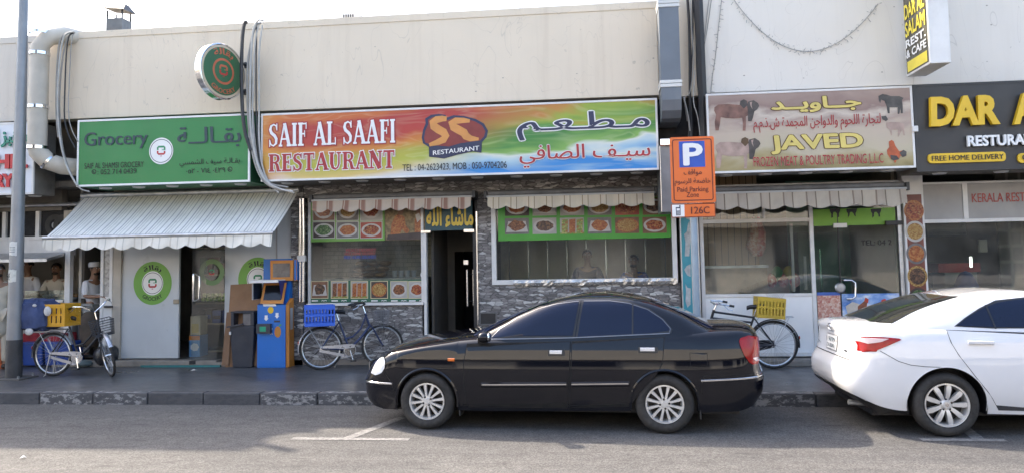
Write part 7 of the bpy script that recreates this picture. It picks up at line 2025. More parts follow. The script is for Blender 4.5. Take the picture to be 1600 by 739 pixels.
    def line(s, mb, pts, w, mt, fn, sg, off=.003):
        """thin ribbon following the side"""
        q = []
        for a, b in zip(pts, pts[1:]):
            for k in range(8): q.append((a[0] + (b[0] - a[0]) * k / 8, a[1] + (b[1] - a[1]) * k / 8))
        q.append(pts[-1]); vs = []
        for i in range(len(q)):
            a, b = q[max(0, i - 1)], q[min(len(q) - 1, i + 1)]; dx, dz = b[0] - a[0], b[1] - a[1]; l = math.hypot(dx, dz) or 1; nx, nz = -dz / l * w / 2, dx / l * w / 2
            for k in (-1, 1):
                x, z = q[i][0] + nx * k, q[i][1] + nz * k; vs.append((x, sg * (fn(x, z) + off), z))
        fs = [(2 * i, 2 * i + 2, 2 * i + 3, 2 * i + 1) for i in range(len(q) - 1)]
        if sg > 0: fs = [f[::-1] for f in fs]
        mb.add(vs, fs, mt)
    def strip(s, mb, pts, h, mt, fn, sg, thick=.014):
        """a raised bar of height h"""
        q = []
        for a, b in zip(pts, pts[1:]):
            for k in range(8): q.append((a[0] + (b[0] - a[0]) * k / 8, a[1] + (b[1] - a[1]) * k / 8))
        q.append(pts[-1]); vs = []
        for x, z in q:
            for dz, dy in ((-h / 2, .0), (-h / 2 * .6, thick), (h / 2 * .6, thick), (h / 2, .0)): vs.append((x, sg * (fn(x, z) + dy + .001), z + dz))
        n = len(q); mb.add(vs, [(4 * i + k, 4 * i + 4 + k, 4 * i + 5 + k, 4 * i + 1 + k) for i in range(n - 1) for k in range(3)] + [(0, 1, 2, 3), (4 * n - 1, 4 * n - 2, 4 * n - 3, 4 * n - 4)], mt)
    def wheels(s, spokes):
        sp = s.sp; r = sp['r']; proto = None
        for xc in (0, sp['wb']):
            for sg in (-1, 1):
                if proto is None:
                    w = thing('wheel', None, None, (xc, 0, r)); w.parent = s.t
                    tw = .195; yo = -.0
                    mb = MB(); rr = sp['rim']
                    mb.lathe([(rr, tw), (rr + .004, .012), (rr + .03, -.006), (r - .045, -.008), (r - .018, .004), (r - .002, .03), (r, .06), (r, tw - .06), (r - .03, tw)], (0, 0, 0), (0, 1, 0), RUBBER, 56); 
                    mb.build('tyre', w, world=False, smooth=True)
                    mb = MB()
                    mb.lathe([(rr + .002, .002), (rr + .0, .010), (rr - .014, .008), (rr - .018, .02), (rr - .03, .10), (rr - .035, tw)], (0, 0, 0), (0, 1, 0), ALLOY, 56)
                    mb.lathe([(0, .11), (rr - .03, .105)], (0, 0, 0), (0, 1, 0), TRIM, 40)
                    spokes(mb, rr); mb.build('rim', w, world=False, smooth=True, angle=35); proto = w
                    w.location = (xc, sg * (sp['w'] - sp['inset']), r)
                else:
                    w = copy_tree(proto, s.t); w.location = (xc, sg * (sp['w'] - sp['inset']), r); w.rotation_euler = (0, RND.uniform(0, 1), pi if sg > 0 else 0)
def spokes_thin(mb, rr):
    n = 12
    for i in range(n):
        a = 2 * pi * i / n + .13; u = Vector((cos(a), 0, sin(a))); v = Vector((-sin(a), 0, cos(a)))
        pts = []
        for f_, w, y in ((.16, .014, .018), (.5, .011, .014), (.98, .017, .02)):
            for k in (-1, 1):
                p = u * rr * f_ + v * w * k; pts += [(p.x, y, p.z), (p.x, y + .05, p.z)]
        mb.add(pts, [(0, 2, 6, 4), (4, 6, 10, 8), (0, 4, 5, 1), (4, 8, 9, 5), (2, 3, 7, 6), (6, 7, 11, 10)], ALLOY)
    mb.lathe([(0, .006), (.03, .007), (.034, .014), (.055, .016), (.06, .05)], (0, 0, 0), (0, 1, 0), ALLOY, 24)
    for i in range(4):
        a = pi / 2 * i + .5; mb.lathe([(0, .010), (.011, .012), (.013, .02)], (.047 * cos(a), 0, .047 * sin(a)), (0, 1, 0), TRIM, 10)
def spokes_wide(mb, rr):
    n = 9
    for i in range(n):
        a = 2 * pi * i / n + .2; u = Vector((cos(a), 0, sin(a))); v = Vector((-sin(a), 0, cos(a))); pts = []
        for f_, w, y in ((.2, .015, .03), (.45, .019, .012), (.75, .024, .012), (.98, .018, .022)):
            for k in (-1, 1):
                p = u * rr * f_ + v * w * k; pts += [(p.x, y, p.z), (p.x, y + .05, p.z)]
        fs = []
        for q in range(3): fs += [(4 * q, 4 * q + 2, 4 * q + 6, 4 * q + 4), (4 * q, 4 * q + 4, 4 * q + 5, 4 * q + 1), (4 * q + 2, 4 * q + 3, 4 * q + 7, 4 * q + 6)]
        mb.add(pts, fs, ALLOY)
    mb.lathe([(0, .006), (.035, .008), (.04, .02), (.06, .035)], (0, 0, 0), (0, 1, 0), ALLOY, 24)
    mb.lathe([(0, .004), (.02, .005)], (0, 0, 0), (0, 1, 0), CHROME, 14)
    for i in range(5):
        a = 2 * pi / 5 * i; mb.lathe([(0, .022), (.011, .024), (.013, .04)], (.055 * cos(a), 0, .055 * sin(a)), (0, 1, 0), TRIM, 10)
def mirror(car, mt, x, z, y):
    for sg in (-1, 1):
        mb = MB(); mb.ball((x + .03, sg * (y + .10), z + .055), .075, .095, .062, mt, 18, 12); m_ = mb.build('mirror', car.t, world=False, smooth=True)
        mb = MB(); mb.obox((x, sg * (y + .02), z - .0), (.09, 0, 0), (0, .10, 0), (0, 0, .04), mt); mb.build('mirror_arm', m_, world=False)
        mb = MB(); mb.ball((x + .088, sg * (y + .10), z + .055), .024, .078, .05, CHROME, 16, 10); mb.build('mirror_glass', m_, world=False, smooth=True)

# ---- the black saloon
BLK = mat_car('black_car_paint', (.0035, .0042, .008), .05, coat=.42, dust_haze=.008)
A_, B_ = G(667, 671, 0), G(1043, 678, 0)
rz = math.atan2(B_.y - A_.y, B_.x - A_.x); dv = Vector((cos(rz), sin(rz), 0)); nv = Vector((-sin(rz), cos(rz), 0))
w0 = .853
spec = dict(ends=(-.83, 3.62), wb=2.545, r=.305, rim=.196, arch=.345, w=w0, plan_n=6, crown=.075, sf=.55, sr=.45, inset=.02, lip=.016,
    front=[(.18, -.66), (.22, -.74), (.32, -.81), (.48, -.83), (.55, -.80), (.62, -.765), (.70, -.70), (.76, -.62)],
    rear=[(.2, 3.38), (.27, 3.50), (.42, 3.595), (.56, 3.61), (.60, 3.575), (.72, 3.565), (.85, 3.575), (.95, 3.575), (1.0, 3.55)],
    side=[(.17, .93), (.28, .965), (.45, .99), (.58, 1.0), (.72, .992), (.86, .965), (.95, .935), (1.05, .905)],
    deck=[(-.83, .70), (-.70, .735), (-.55, .785), (-.3, .845), (.0, .895), (.3, .93), (.6, .95), (1.6, .965), (2.5, .998), (2.9, 1.018), (3.3, 1.028), (3.5, 1.018), (3.62, .985)],
    sill=[(-.83, .24), (-.5, .20), (.38, .21), (.6, .205), (2.1, .225), (2.9, .22), (3.3, .23), (3.62, .29)],
    gw=[(.92, .80), (1.0, .775), (1.1, .735), (1.2, .69), (1.29, .64), (1.34, .605), (1.375, .56), (1.4, .50), (1.42, .40), (1.432, .27), (1.437, .04)], gn=5.5,
    xw=[(.92, .30), (.98, .42), (1.1, .67), (1.235, .97), (1.32, 1.2), (1.37, 1.38), (1.405, 1.56), (1.425, 1.72), (1.437, 1.86)],
    xb=[(.92, 3.42), (1.0, 3.27), (1.06, 3.12), (1.12, 2.99), (1.2, 2.84), (1.28, 2.66), (1.35, 2.45), (1.39, 2.27), (1.42, 2.08), (1.432, 1.98), (1.437, 1.90)])
org = A_ + nv * (w0 - .02 + .0)
blk = Car('black saloon with dark tinted windows and twelve-spoke wheels parked at the kerb', (org.x, org.y, 0), rz, spec)
body = blk.body(BLK); blk.greenhouse(BLK); blk.wheels(spokes_thin)
fs_, gs_ = blk.side, blk.gside
winF = [(.70, .974), (.80, 1.075), (.98, 1.185), (1.22, 1.285), (1.42, 1.335), (1.665, 1.362), (1.60, .992)]
winR = [(1.715, 1.362), (2.0, 1.362), (2.2, 1.335), (2.4, 1.27), (2.55, 1.17), (2.63, 1.075), (2.62, 1.035), (1.655, .996)]
def grow(poly, k):
    cx, cz = sum(p[0] for p in poly) / len(poly), sum(p[1] for p in poly) / len(poly); out = []
    for x, z in poly:
        d = Vector((x - cx, z - cz)); d2 = d.normalized() * k; out.append((x + d2.x, z + d2.y))
    return out
BRIGHT = M('handle_glint', (.78, .78, .78), .25, .3, .05, 8)  # pale base paints the bright reflection of the chrome handles
DSTEEL = M('dull_chrome', (.22, .22, .23), .35, .8, .1, 6)
doors = []
dF = [(.46, .92), (.425, .72), (.43, .45), (.47, .25), (1.53, .255), (1.56, .60), (1.575, .945)]
dR = [(1.60, .945), (1.585, .60), (1.56, .26), (2.19, .285), (2.30, .44), (2.47, .62), (2.53, .72), (2.56, .985)]
for poly in (dF, dR):
    blk.patch('panel_gap', grow(poly, .008), SEAM, fs_, .0016, nx=26)
    doors.append(blk.patch('door', poly, BLK, fs_, .0036, nx=26))
for poly, nm in ((winF, 'side_window'), (winR, 'side_window')):
    blk.patch('window_surround', grow(poly, .022), TRIM, gs_, .003, nx=20); blk.patch(nm, poly, TINT, gs_, .007, nx=20)
for sg in (-1, 1):
    mb = MB(); blk.line(mb, [(2.245, 1.325), (2.235, 1.02)], .016, TRIM, gs_, sg, .010); mb.build('quarter_divider', blk.t, world=False)
    mb = MB(); blk.line(mb, winF[:6], .006, DSTEEL, gs_, sg, .009); blk.line(mb, winR[:7], .006, DSTEEL, gs_, sg, .009); blk.line(mb, [(.6, .966), (1.6, .985), (2.62, 1.028)], .010, DSTEEL, gs_, sg, .009); mb.build('window_chrome', blk.t, world=False)
    for k, (xa, xb, z) in enumerate(((1.36, 1.49, .835), (2.31, 2.46, .865))):
        mb = MB(); blk.patch('handle_recess', [(xa - .02, z - .035), (xb + .03, z - .035), (xb + .03, z + .025), (xa - .02, z + .025)], TRIM, fs_, .0052, (sg,), 6, doors[k][0 if sg < 0 else 1])
        blk.strip(mb, [(xa, z), (xb, z)], .042, BRIGHT, fs_, sg, .028); mb.build('handle', doors[k][0 if sg < 0 else 1], world=False, smooth=True)
    mb = MB(); blk.strip(mb, [(.61, .49), (1.53, .502)], .055, BLK, fs_, sg, .012); blk.strip(mb, [(1.585, .503), (2.19, .515)], .055, BLK, fs_, sg, .012); m_ = mb.build('side_moulding', blk.t, world=False, smooth=True)
    mb = MB(); blk.line(mb, [(.62, .493), (1.53, .505)], .013, CHROME, fs_, sg, .0145); blk.line(mb, [(1.585, .506), (2.18, .518)], .013, CHROME, fs_, sg, .0145); mb.build('chrome_strip', m_, world=False)
    mb = MB(); pts = [(-.40, .485), (-.55, .485), (-.68, .485), (-.75, .485), (-.79, .485), (-.815, .485)]
    blk.strip(mb, pts[::-1], .022, CHROME, fs_, sg, .006); mb.build('bumper_strip', blk.t, world=False, smooth=True); mb = MB()
    pts = [(2.92, .548), (3.2, .558), (3.4, .565), (3.5, .568), (3.56, .57), (3.59, .571)]
    blk.strip(mb, pts, .022, CHROME, fs_, sg, .006); mb.build('bumper_strip', blk.t, world=False, smooth=True)
    mb = MB(); blk.strip(mb, [(.245, .755), (.32, .755)], .034, AMB, fs_, sg, .010); mb.build('indicator', blk.t, world=False, smooth=True)
    mb = MB(); blk.line(mb, [(-.50, .62), (-.42, .52), (-.37, .40)], .006, SEAM, fs_, sg, .002); blk.line(mb, [(2.95, .60), (3.2, .595), (3.5, .60)], .007, SEAM, fs_, sg, .002); blk.line(mb, [(2.93, .41), (2.92, .5), (2.95, .60)], .006, SEAM, fs_, sg, .002); blk.line(mb, [(.40, .27), (2.2, .29)], .008, SEAM, fs_, sg, .006); mb.build('panel_line', blk.t, world=False)
    if sg < 0:
        fp = [(2.82, .70), (2.985, .70), (2.99, .825), (2.82, .83)]
        blk.patch('fuel_flap_gap', grow(fp, .006), SEAM, fs_, .0016, (sg,), 8); blk.patch('fuel_flap', fp, BLK, fs_, .0032, (sg,), 8)
blk.patch('headlight', [(-.68, .585), (-.61, .57), (-.53, .595), (-.49, .655), (-.485, .725), (-.51, .772), (-.56, .765), (-.625, .70)], CLEARL, fs_, .007, nx=22)
blk.patch('tail_light', [(3.325, .955), (3.335, .89), (3.37, .80), (3.42, .725), (3.46, .70), (3.555, .70), (3.565, .80), (3.56, .90), (3.545, .985), (3.43, .995), (3.35, .98)], REDL2, fs_, .008, nx=24)
blk.patch('tail_light_lens', [(3.46, .765), (3.50, .728), (3.54, .724), (3.545, .76), (3.50, .77)], PINKL, fs_, .0105, nx=16)
mirror(blk, BLK, .63, .95, .80)
blk.endpatch('windscreen', [(-.66, .985), (-.50, 1.345), (.50, 1.345), (.66, .985)], TINT, False)
blk.endpatch('rear_window', [(-.62, 1.06), (-.46, 1.35), (.46, 1.35), (.62, 1.06)], TINT, True)
mb = MB(); 
for y0_, y1_ in ((-.55, .0), (.0, .55)): mb.tube([(.33, y0_, .985), (.42, y1_ - .05, 1.0)], .008, TRIM, 6)
mb.build('wiper', blk.t, world=False)
mb = MB(); mb.box(-.845, -.83, -.25, .25, .40, .51, WHITE); mb.build('number_plate', blk.t, world=False)
mb = MB(); mb.box(-.8, -.795, -.42, .42, .60, .68, CHROME); mb.build('grille', blk.t, world=False)
for sg in (-1, 1):
    for xf in (.352, 2.90):
        mb = MB(); mb.box(xf, xf + .015, sg * .80, sg * .62, .15, .33, RUBBER); mb.build('mud_flap', blk.t, world=False)

# ---- the white saloon, seen from its tail
WHT = mat_car('white_car_paint', (.70, .705, .72), .06, dust_haze=.05)
w1_ = .89
A2 = G(1475, 683, 0)
wb = 2.70
spec = dict(ends=(-.95, 3.64), wb=wb, r=.314, rim=.212, arch=.372, w=w1_, plan_n=7, crown=.06, sf=.6, sr=.5, inset=.03, lip=.007,
    front=[(.2, -.80), (.3, -.92), (.45, -.95), (.6, -.93), (.75, -.80), (.82, -.68)],
    rear=[(.2, 3.34), (.30, 3.47), (.40, 3.59), (.50, 3.63), (.62, 3.62), (.69, 3.575), (.74, 3.54), (.85, 3.52), (.95, 3.515), (1.03, 3.535), (1.09, 3.51)],
    side=[(.17, .92), (.28, .95), (.42, .985), (.58, 1.0), (.72, .998), (.86, .975), (.98, .945), (1.06, .915), (1.1, .90)],
    deck=[(-.95, .70), (-.75, .78), (-.4, .87), (.0, .93), (.4, .97), (1.5, 1.0), (2.4, 1.04), (2.9, 1.055), (3.2, 1.055), (3.45, 1.052), (3.57, 1.042), (3.64, 1.015)],
    sill=[(-.95, .25), (-.5, .19), (.42, .22), (.6, .205), (2.2, .225), (3.1, .25), (3.25, .27), (3.47, .33), (3.64, .42)],
    gw=[(.98, .815), (1.06, .79), (1.15, .745), (1.25, .69), (1.33, .64), (1.38, .60), (1.41, .55), (1.435, .46), (1.452, .30), (1.458, .04)], gn=5.5,
    xw=[(.98, .30), (1.05, .46), (1.2, .78), (1.32, 1.1), (1.39, 1.36), (1.43, 1.58), (1.45, 1.76), (1.458, 1.9)],
    xb=[(.98, 3.49), (1.06, 3.34), (1.10, 3.25), (1.16, 3.11), (1.22, 2.97), (1.29, 2.77), (1.35, 2.56), (1.39, 2.40), (1.43, 2.18), (1.45, 2.03), (1.458, 1.94)])
zl = lambda z: z if z < 1.05 else 1.05 + (z - 1.05) * .92
for key in ('gw', 'xw', 'xb'): spec[key] = [(zl(a), b) for a, b in spec[key]]
wht = Car('white saloon with its tail toward the black car, red and clear rear lamps', (A2.x + wb + .05, A2.y + w1_ - .03, 0), pi, spec)
wb_ = wht.body(WHT); wht.greenhouse(WHT); wht.wheels(spokes_wide)
fs_, gs_ = wht.side, wht.gside
def xm_(v): return wb - v
winR = [(xm_(.16), 1.088), (xm_(.29), 1.175), (xm_(.45), 1.262), (xm_(.62), 1.325), (xm_(.95), 1.375), (xm_(1.13), 1.38), (xm_(1.13), 1.062), (xm_(.5), 1.076)]
winF = [(xm_(1.21), 1.38), (xm_(1.5), 1.37), (xm_(1.8), 1.29), (xm_(2.1), 1.14), (xm_(2.22), 1.06), (xm_(2.2), 1.045), (xm_(1.21), 1.06)]
dR = [(xm_(.05), 1.045), (xm_(.07), .93), (xm_(.13), .80), (xm_(.28), .58), (xm_(.40), .42), (xm_(.48), .27), (xm_(1.22), .25), (xm_(1.2), 1.0)]
dF = [(xm_(1.235), 1.0), (xm_(1.245), .25), (xm_(2.22), .25), (xm_(2.33), .6), (xm_(2.30), .95)]
winR = [(a, zl(b)) for a, b in winR]; winF = [(a, zl(b)) for a, b in winF]
doors = []
WSEAM = M('white_panel_gap', (.045, .045, .05), .8)
for poly in (dR, dF):
    wht.patch('panel_gap', grow(poly, .007), WSEAM, fs_, .0016, nx=26); doors.append(wht.patch('door', poly, WHT, fs_, .0036, nx=26))
for poly in (winR, winF):
    wht.patch('window_surround', grow(poly, .024), TRIM, gs_, .003, nx=20); wht.patch('side_window', poly, TINT, gs_, .007, nx=20)
for sg in (-1, 1):
    mb = MB(); wht.line(mb, [(xm_(.50), 1.285), (xm_(.52), 1.055)], .018, TRIM, gs_, sg, .010); mb.build('quarter_divider', wht.t, world=False)
    for k, (xa, xb, z) in enumerate(((xm_(.46), xm_(.22), .925), (xm_(1.55), xm_(1.31), .90))):
        mb = MB(); wht.strip(mb, [(xa, z - .003), (xa + .02, z), (xb - .02, z + .004), (xb, z)], .040, WHT, fs_, sg, .034); mb.build('handle', doors[k][0 if sg < 0 else 1], world=False, smooth=True)
    mb = MB()
    wht.line(mb, [(xm_(-.60), .845), (xm_(-.44), .745), (xm_(-.33), .71), (xm_(-.2), .695), (xm_(-.04), .688)], .006, WSEAM, fs_, sg, .002)
    mb.build('panel_line', wht.t, world=False)
TL = [(xm_(-.37), .965), (xm_(-.56), .982), (xm_(-.72), .982), (xm_(-.785), .975), (xm_(-.79), .945), (xm_(-.775), .88), (xm_(-.75), .825), (xm_(-.67), .832), (xm_(-.55), .885)]
wht.patch('tail_light', TL, REDL2, fs_, .008, nx=26)
wht.patch('tail_light_lens', [(xm_(-.50), .968), (xm_(-.70), .970), (xm_(-.775), .962), (xm_(-.775), .935), (xm_(-.70), .912), (xm_(-.58), .934)], PINKL, fs_, .0125, nx=20)
mirror(wht, WHT, .45, 1.0, .82)
wht.endpatch('windscreen', [(-.68, 1.02), (-.53, zl(1.385)), (.53, zl(1.385)), (.68, 1.02)], TINT, False)
wht.endpatch('rear_window', [(-.66, 1.10), (-.50, zl(1.385)), (.50, zl(1.385)), (.66, 1.10)], M('smoked_rear_glass', (.018, .02, .019), .05, 0, .2, 3, spec=.5), True)
# rear face: plate, badge, lower valance
def rx(z): return smoo(spec['rear'], z)
def rear_poly(mb, pts, off, mt):
    mb.add([(rx(z) + off - .06 * (abs(y) / w1_) ** 3, y, z) for y, z in pts], [list(range(len(pts)))], mt)
mb = MB()
vs = []
for i in range(19):
    y = -.5 + i / 18
    for z in (.80, .84, .88, .93): vs.append((rx(z) - .004 + .004, y, z))
def rq(y, z, off=.006):
    X = 3.64
    q = min(.995, abs(y) / (w1_ * wht.yf(z))); n = 7; k = (1 - q ** n) ** (1 / n); X = wht.xc + wht.L / 2 * k
    return (X + wht.shear(X, z) + off, y, z)
def rear_patch(name, y0, y1, z0, z1, mt, off=.006, ny=8, nz=4, parent=None):
    mb = MB(); vs = [rq(y0 + (y1 - y0) * i / ny, z0 + (z1 - z0) * j / nz, off) for j in range(nz + 1) for i in range(ny + 1)]
    mb.add(vs, [((ny + 1) * j + i, (ny + 1) * j + i + 1, (ny + 1) * (j + 1) + i + 1, (ny + 1) * (j + 1) + i) for j in range(nz) for i in range(ny)], mt)
    return mb.build(name, parent or wht.t, world=False, smooth=True)
rear_patch('lid_gap', -.60, .60, .725, .735, WSEAM)
rear_patch('lid_gap', -.62, -.612, .735, .83, WSEAM); rear_patch('lid_gap', .612, .62, .735, .83, WSEAM)
pl = rear_patch('number_plate', -.17, .17, .775, .925, WHITE, .009)
rear_patch('plate_frame', -.185, .185, .76, .94, M('plate_frame', (.25, .25, .26), .4), .007)
for sg in (-1, 1):
    a_, b_ = sorted((sg * .70, sg * .815)); rear_patch('tail_light_inner', a_, b_, .835, .928, REDL2, .008, 10)
    a_, b_ = sorted((sg * .62, sg * .815)); rear_patch('tail_light_inner', a_, b_, .93, .972, PINKL, .008, 10)
def map_rear(p): return (rq(p[0], p[2], .012 - (p[1])))
text('lettering', '1 9779', -.15, .15, .855, .905, 0, SLATE, pl, .02, mapf=map_rear)
text('lettering', 'DUBAI', -.12, .12, .795, .835, 0, SLATE, pl, .02, mapf=map_rear)
mb = MB()
def ell(ry, rz_, cy=0, cz=1.015, n=28): return [Vector(rq(cy + ry * cos(2 * pi * i / n), cz + rz_ * sin(2 * pi * i / n), .012)) for i in range(n)]
mb.tube(ell(.062, .04), .005, CHROME, 6, closed=True); mb.tube(ell(.022, .038), .004, CHROME, 6, closed=True); mb.tube(ell(.042, .014, 0, 1.035), .004, CHROME, 6, closed=True)
mb.build('badge', wht.t, world=False, smooth=True)
rear_patch('lettering_mark', -.52, -.44, .80, .815, CHROME, .009); rear_patch('lettering_mark', .44, .52, .80, .815, CHROME, .009)
# dark lower valance following the bumper edge
Xs = [3.1 + .54 * (1 - (1 - i / 40) ** 3) for i in range(41)]
Xs = [(X, -1) for X in Xs] + [(X, 1) for X in Xs[::-1][1:]]
mb = MB(); vs = []
for X, sg in Xs:
    zb = wht.zb(X) - .01; lo = zb - .02 - .15 * min(1, max(0, (X - 3.25) / .3))
    for k in range(5):
        z = lo + (zb + .012 - lo) * k / 4; y = wht.W(X) * wht.yf(max(z, .2)); sc = .985 + .02 * k / 4
        vs.append((wht.xc + (X + wht.shear(X, max(z, .2)) - wht.xc) * sc, sg * y * sc, z))
mb.add(vs, [(5 * i + k, 5 * i + 5 + k, 5 * i + 6 + k, 5 * i + 1 + k) for i in range(len(Xs) - 1) for k in range(4)], TRIM); mb.build('lower_valance', wht.t, world=False, smooth=True)
mb = MB(); mb.tube([(3.2, .45, .25), (3.52, .46, .27)], .028, STEEL, 12); mb.build('exhaust', wht.t, world=False, smooth=True)

# ================================================================== people
def skin_mesh(verts, edges, radii, levels=2):
    me = bpy.data.meshes.new('skin'); me.from_pydata([Vector(v) for v in verts], edges, [])
    o = bpy.data.objects.new('skin', me); COL.objects.link(o)
    sk = o.modifiers.new('Skin', 'SKIN'); sk.use_smooth_shade = True; sk.branch_smoothing = .6
    lay = me.skin_vertices[0].data
    for d, r in zip(lay, radii): d.radius = r if isinstance(r, tuple) else (r, r); d.use_root = False
    lay[0].use_root = True
    sb = o.modifiers.new('Sub', 'SUBSURF'); sb.levels = levels; sb.render_levels = levels
    dg = bpy.context.evaluated_depsgraph_get()
    m2 = bpy.data.meshes.new_from_object(o.evaluated_get(dg)); bpy.data.objects.remove(o)
    vs = [tuple(v.co) for v in m2.vertices]; fs = [list(p.vertices) for p in m2.polygons]; bpy.data.meshes.remove(m2)
    return vs, fs
def person(label, base, height, face, shirt, trousers, arms=None, cap=None, beard=True, kurta=False, seated=False, lean=0.0, skin=SKIN, stride=.0):
    """a figure facing -Y before turning; arms = [(elbow, wrist) left, right] in a 1.72 m body"""
    t = thing('person', label, 'person', base, None, face)
    k = height / 1.72
    J = {}
    ly = -lean
    J['pel'] = (0, 0, .93); J['spi'] = (0, ly * .35, 1.12); J['che'] = (0, ly * .8, 1.30); J['nk0'] = (0, ly, 1.43); J['nk1'] = (0, ly - .01, 1.50); J['jaw'] = (0, ly - .03, 1.555); J['hed'] = (0, ly - .02, 1.615); J['crn'] = (0, ly - .01, 1.675)
    arms = arms or [((.235, .02, 1.12), (.23, -.06, .88)), ((-.235, .02, 1.12), (-.23, -.06, .88))]
    legs = [((.10, 0, .90), (.11, -.02 - stride, .50), (.11, .03 - stride * 1.2, .09), (.12, -.12 - stride * 1.2, .04)), ((-.10, 0, .90), (-.11, -.02 + stride, .50), (-.11, .03 + stride, .09), (-.12, -.12 + stride, .04))]
    if seated: legs = [((.10, 0, .90), (.11, -.42, .92), (.11, -.42, .50), (.12, -.56, .45)), ((-.10, 0, .90), (-.11, -.42, .92), (-.11, -.42, .50), (-.12, -.56, .45))]
    v, r, e = [], [], []
    def add(p, rad, to=None):
        v.append(tuple(c * k for c in p)); r.append(tuple(c * k for c in rad) if isinstance(rad, tuple) else rad * k)
        if to is not None: e.append((to, len(v) - 1))
        return len(v) - 1
    a = add(J['pel'], (.135, .105)); b = add(J['spi'], (.125, .095), a); c = add(J['che'], (.145, .105), b); d = add(J['nk0'], .062, c); d2 = add(J['nk1'], .055, d); d3 = add(J['jaw'], (.062, .078), d2); d4 = add(J['hed'], (.075, .092), d3); add(J['crn'], (.055, .068), d4)
    hands = []
    for (el, wr), sg in zip(arms, (1, -1)):
        s1 = add((sg * .175, ly * .9, 1.375), .058, c); s2 = add(el, .042, s1); s3 = add(wr, .028, s2)
        dr = (Vector(wr) - Vector(el)).normalized(); add(tuple(Vector(wr) + dr * .07), (.034, .018), s3); hands.append((Vector(wr) + dr * .07, dr, sg))
    for hp, kn, an, to in legs:
        h1 = add(hp, .085, a); h2 = add(kn, .055, h1); h3 = add(an, .037, h2); add(to, (.035, .028), h3)
    vs, fs = skin_mesh(v, e, r)
    mb = MB(); mb.add(vs, fs, skin)
    # fingers, rooted in the palm
    for p, dr, sg in hands:
        sd = dr.cross(Vector((0, 0, 1))).normalized() if abs(dr.z) < .9 else Vector((1, 0, 0)); dn = dr.cross(sd)
        if dn.z > 0: dn = -dn
        for i, ln in enumerate((.07, .08, .075, .06)):
            o_ = p + sd * (-.024 + .016 * i) - dr * .01; m1 = o_ + dr * ln * .55 + dn * .01; m2 = m1 + dr * ln * .4 + dn * .03
            mb.tube([o_ * k, m1 * k, m2 * k], [.009 * k, .008 * k, .006 * k], skin, 6)
        o_ = p - dr * .045 - sd * .02 * sg; mb.tube([o_ * k, (o_ - sd * .03 * sg + dr * .03) * k, (o_ - sd * .032 * sg + dr * .06 + dn * .01) * k], [.011 * k, .010 * k, .007 * k], skin, 6)
    # nose and ears belong to the body
    hx = Vector(J['hed']) * k
    mb.ball((hx.x, hx.y - .098 * k, hx.z - .015 * k), .014 * k, .022 * k, .026 * k, skin, 10, 8)
    for sg in (-1, 1): mb.ball((hx.x + sg * .078 * k, hx.y + .005 * k, hx.z - .01 * k), .012 * k, .02 * k, .032 * k, skin, 10, 8)
    mb.build('body', t, world=False, smooth=True, angle=180)
    mb = MB()
    for sg in (-1, 1):
        mb.ball((hx.x + sg * .03 * k, hx.y - .083 * k, hx.z + .012 * k), .013 * k, .008 * k, .008 * k, WHITE, 8, 6); mb.ball((hx.x + sg * .03 * k, hx.y - .089 * k, hx.z + .012 * k), .006 * k, .005 * k, .007 * k, BLACK, 8, 6)
        mb.ball((hx.x + sg * .03 * k, hx.y - .086 * k, hx.z + .032 * k), .018 * k, .008 * k, .005 * k, HAIR, 8, 6)
    mb.build('eyes', t, world=False, smooth=True)
    mb = MB(); mb.ball((hx.x, hx.y - .088 * k, hx.z - .055 * k), .022 * k, .008 * k, .008 * k, M('lips', (.2, .07, .05), .5), 10, 6); mb.build('mouth', t, world=False, smooth=True)
    mb = MB(); vs = []; n1, n2 = 18, 8
    for j in range(n2 + 1):
        for i in range(n1):
            u = 2 * pi * i / n1; lo = 1.75 if sin(u) > -.35 else 1.02
            v_ = lo * j / n2
            vs.append((hx.x + .088 * k * sin(v_) * cos(u), hx.y + .008 * k + .106 * k * sin(v_) * sin(u), hx.z + .012 * k + .094 * k * cos(v_)))
    mb.add(vs, [(n1 * j + i, n1 * j + (i + 1) % n1, n1 * (j + 1) + (i + 1) % n1, n1 * (j + 1) + i) for j in range(n2) for i in range(n1)], HAIR)
    if beard:
        mb.ball((hx.x, hx.y - .045 * k, hx.z - .092 * k), .058 * k, .046 * k, .030 * k, M('beard_brown', (.03, .02, .014), .8, 0, .3, 30, .3), 14, 10)
    mb.build('hair', t, world=False, smooth=True)
    if cap:
        mb = MB(); mb.lathe([(.098 * k, 0), (.100 * k, .05 * k), (.085 * k, .085 * k), (.0, .098 * k)], (hx.x, hx.y + .012 * k, hx.z + .03 * k), (0, 0, 1), cap, 24); mb.build('cap', t, world=False, smooth=True)
    # shirt and trousers over the same skeleton
    v, r, e = [], [], []
    low = (.155, .125) if not kurta else (.17, .14)
    a = add((0, 0, .90), low); b = add(J['spi'], (.148, .118), a); c = add(J['che'], (.168, .128), b); add(tuple(Vector(J['nk0']) + Vector((0, 0, -.005))), .075, c)
    for (el, wr), sg in zip(arms, (1, -1)):
        s1 = add((sg * .18, ly * .9, 1.375), .076, c); s2 = add(el, .06, s1)
        if kurta: add(tuple(Vector(el).lerp(Vector(wr), .85)), .05, s2)
    if kurta and not seated: add((0, -.01, .48), (.19, .15), add((0, 0, .7), (.18, .145), a))
    vs, fs = skin_mesh(v, e, r); mb = MB(); mb.add(vs, fs, shirt); mb.build('shirt', t, world=False, smooth=True, angle=180)
    v, r, e = [], [], []
    a = add((0, 0, .94), (.145, .115))
    for hp, kn, an, to in legs:
        h1 = add(hp, .098, a); h2 = add(kn, .072, h1); add(tuple(Vector(an) + Vector((0, 0, .02))), .058, h2)
    vs, fs = skin_mesh(v, e, r); mb = MB(); mb.add(vs, fs, trousers); mb.build('trousers', t, world=False, smooth=True, angle=180)
    mb = MB()
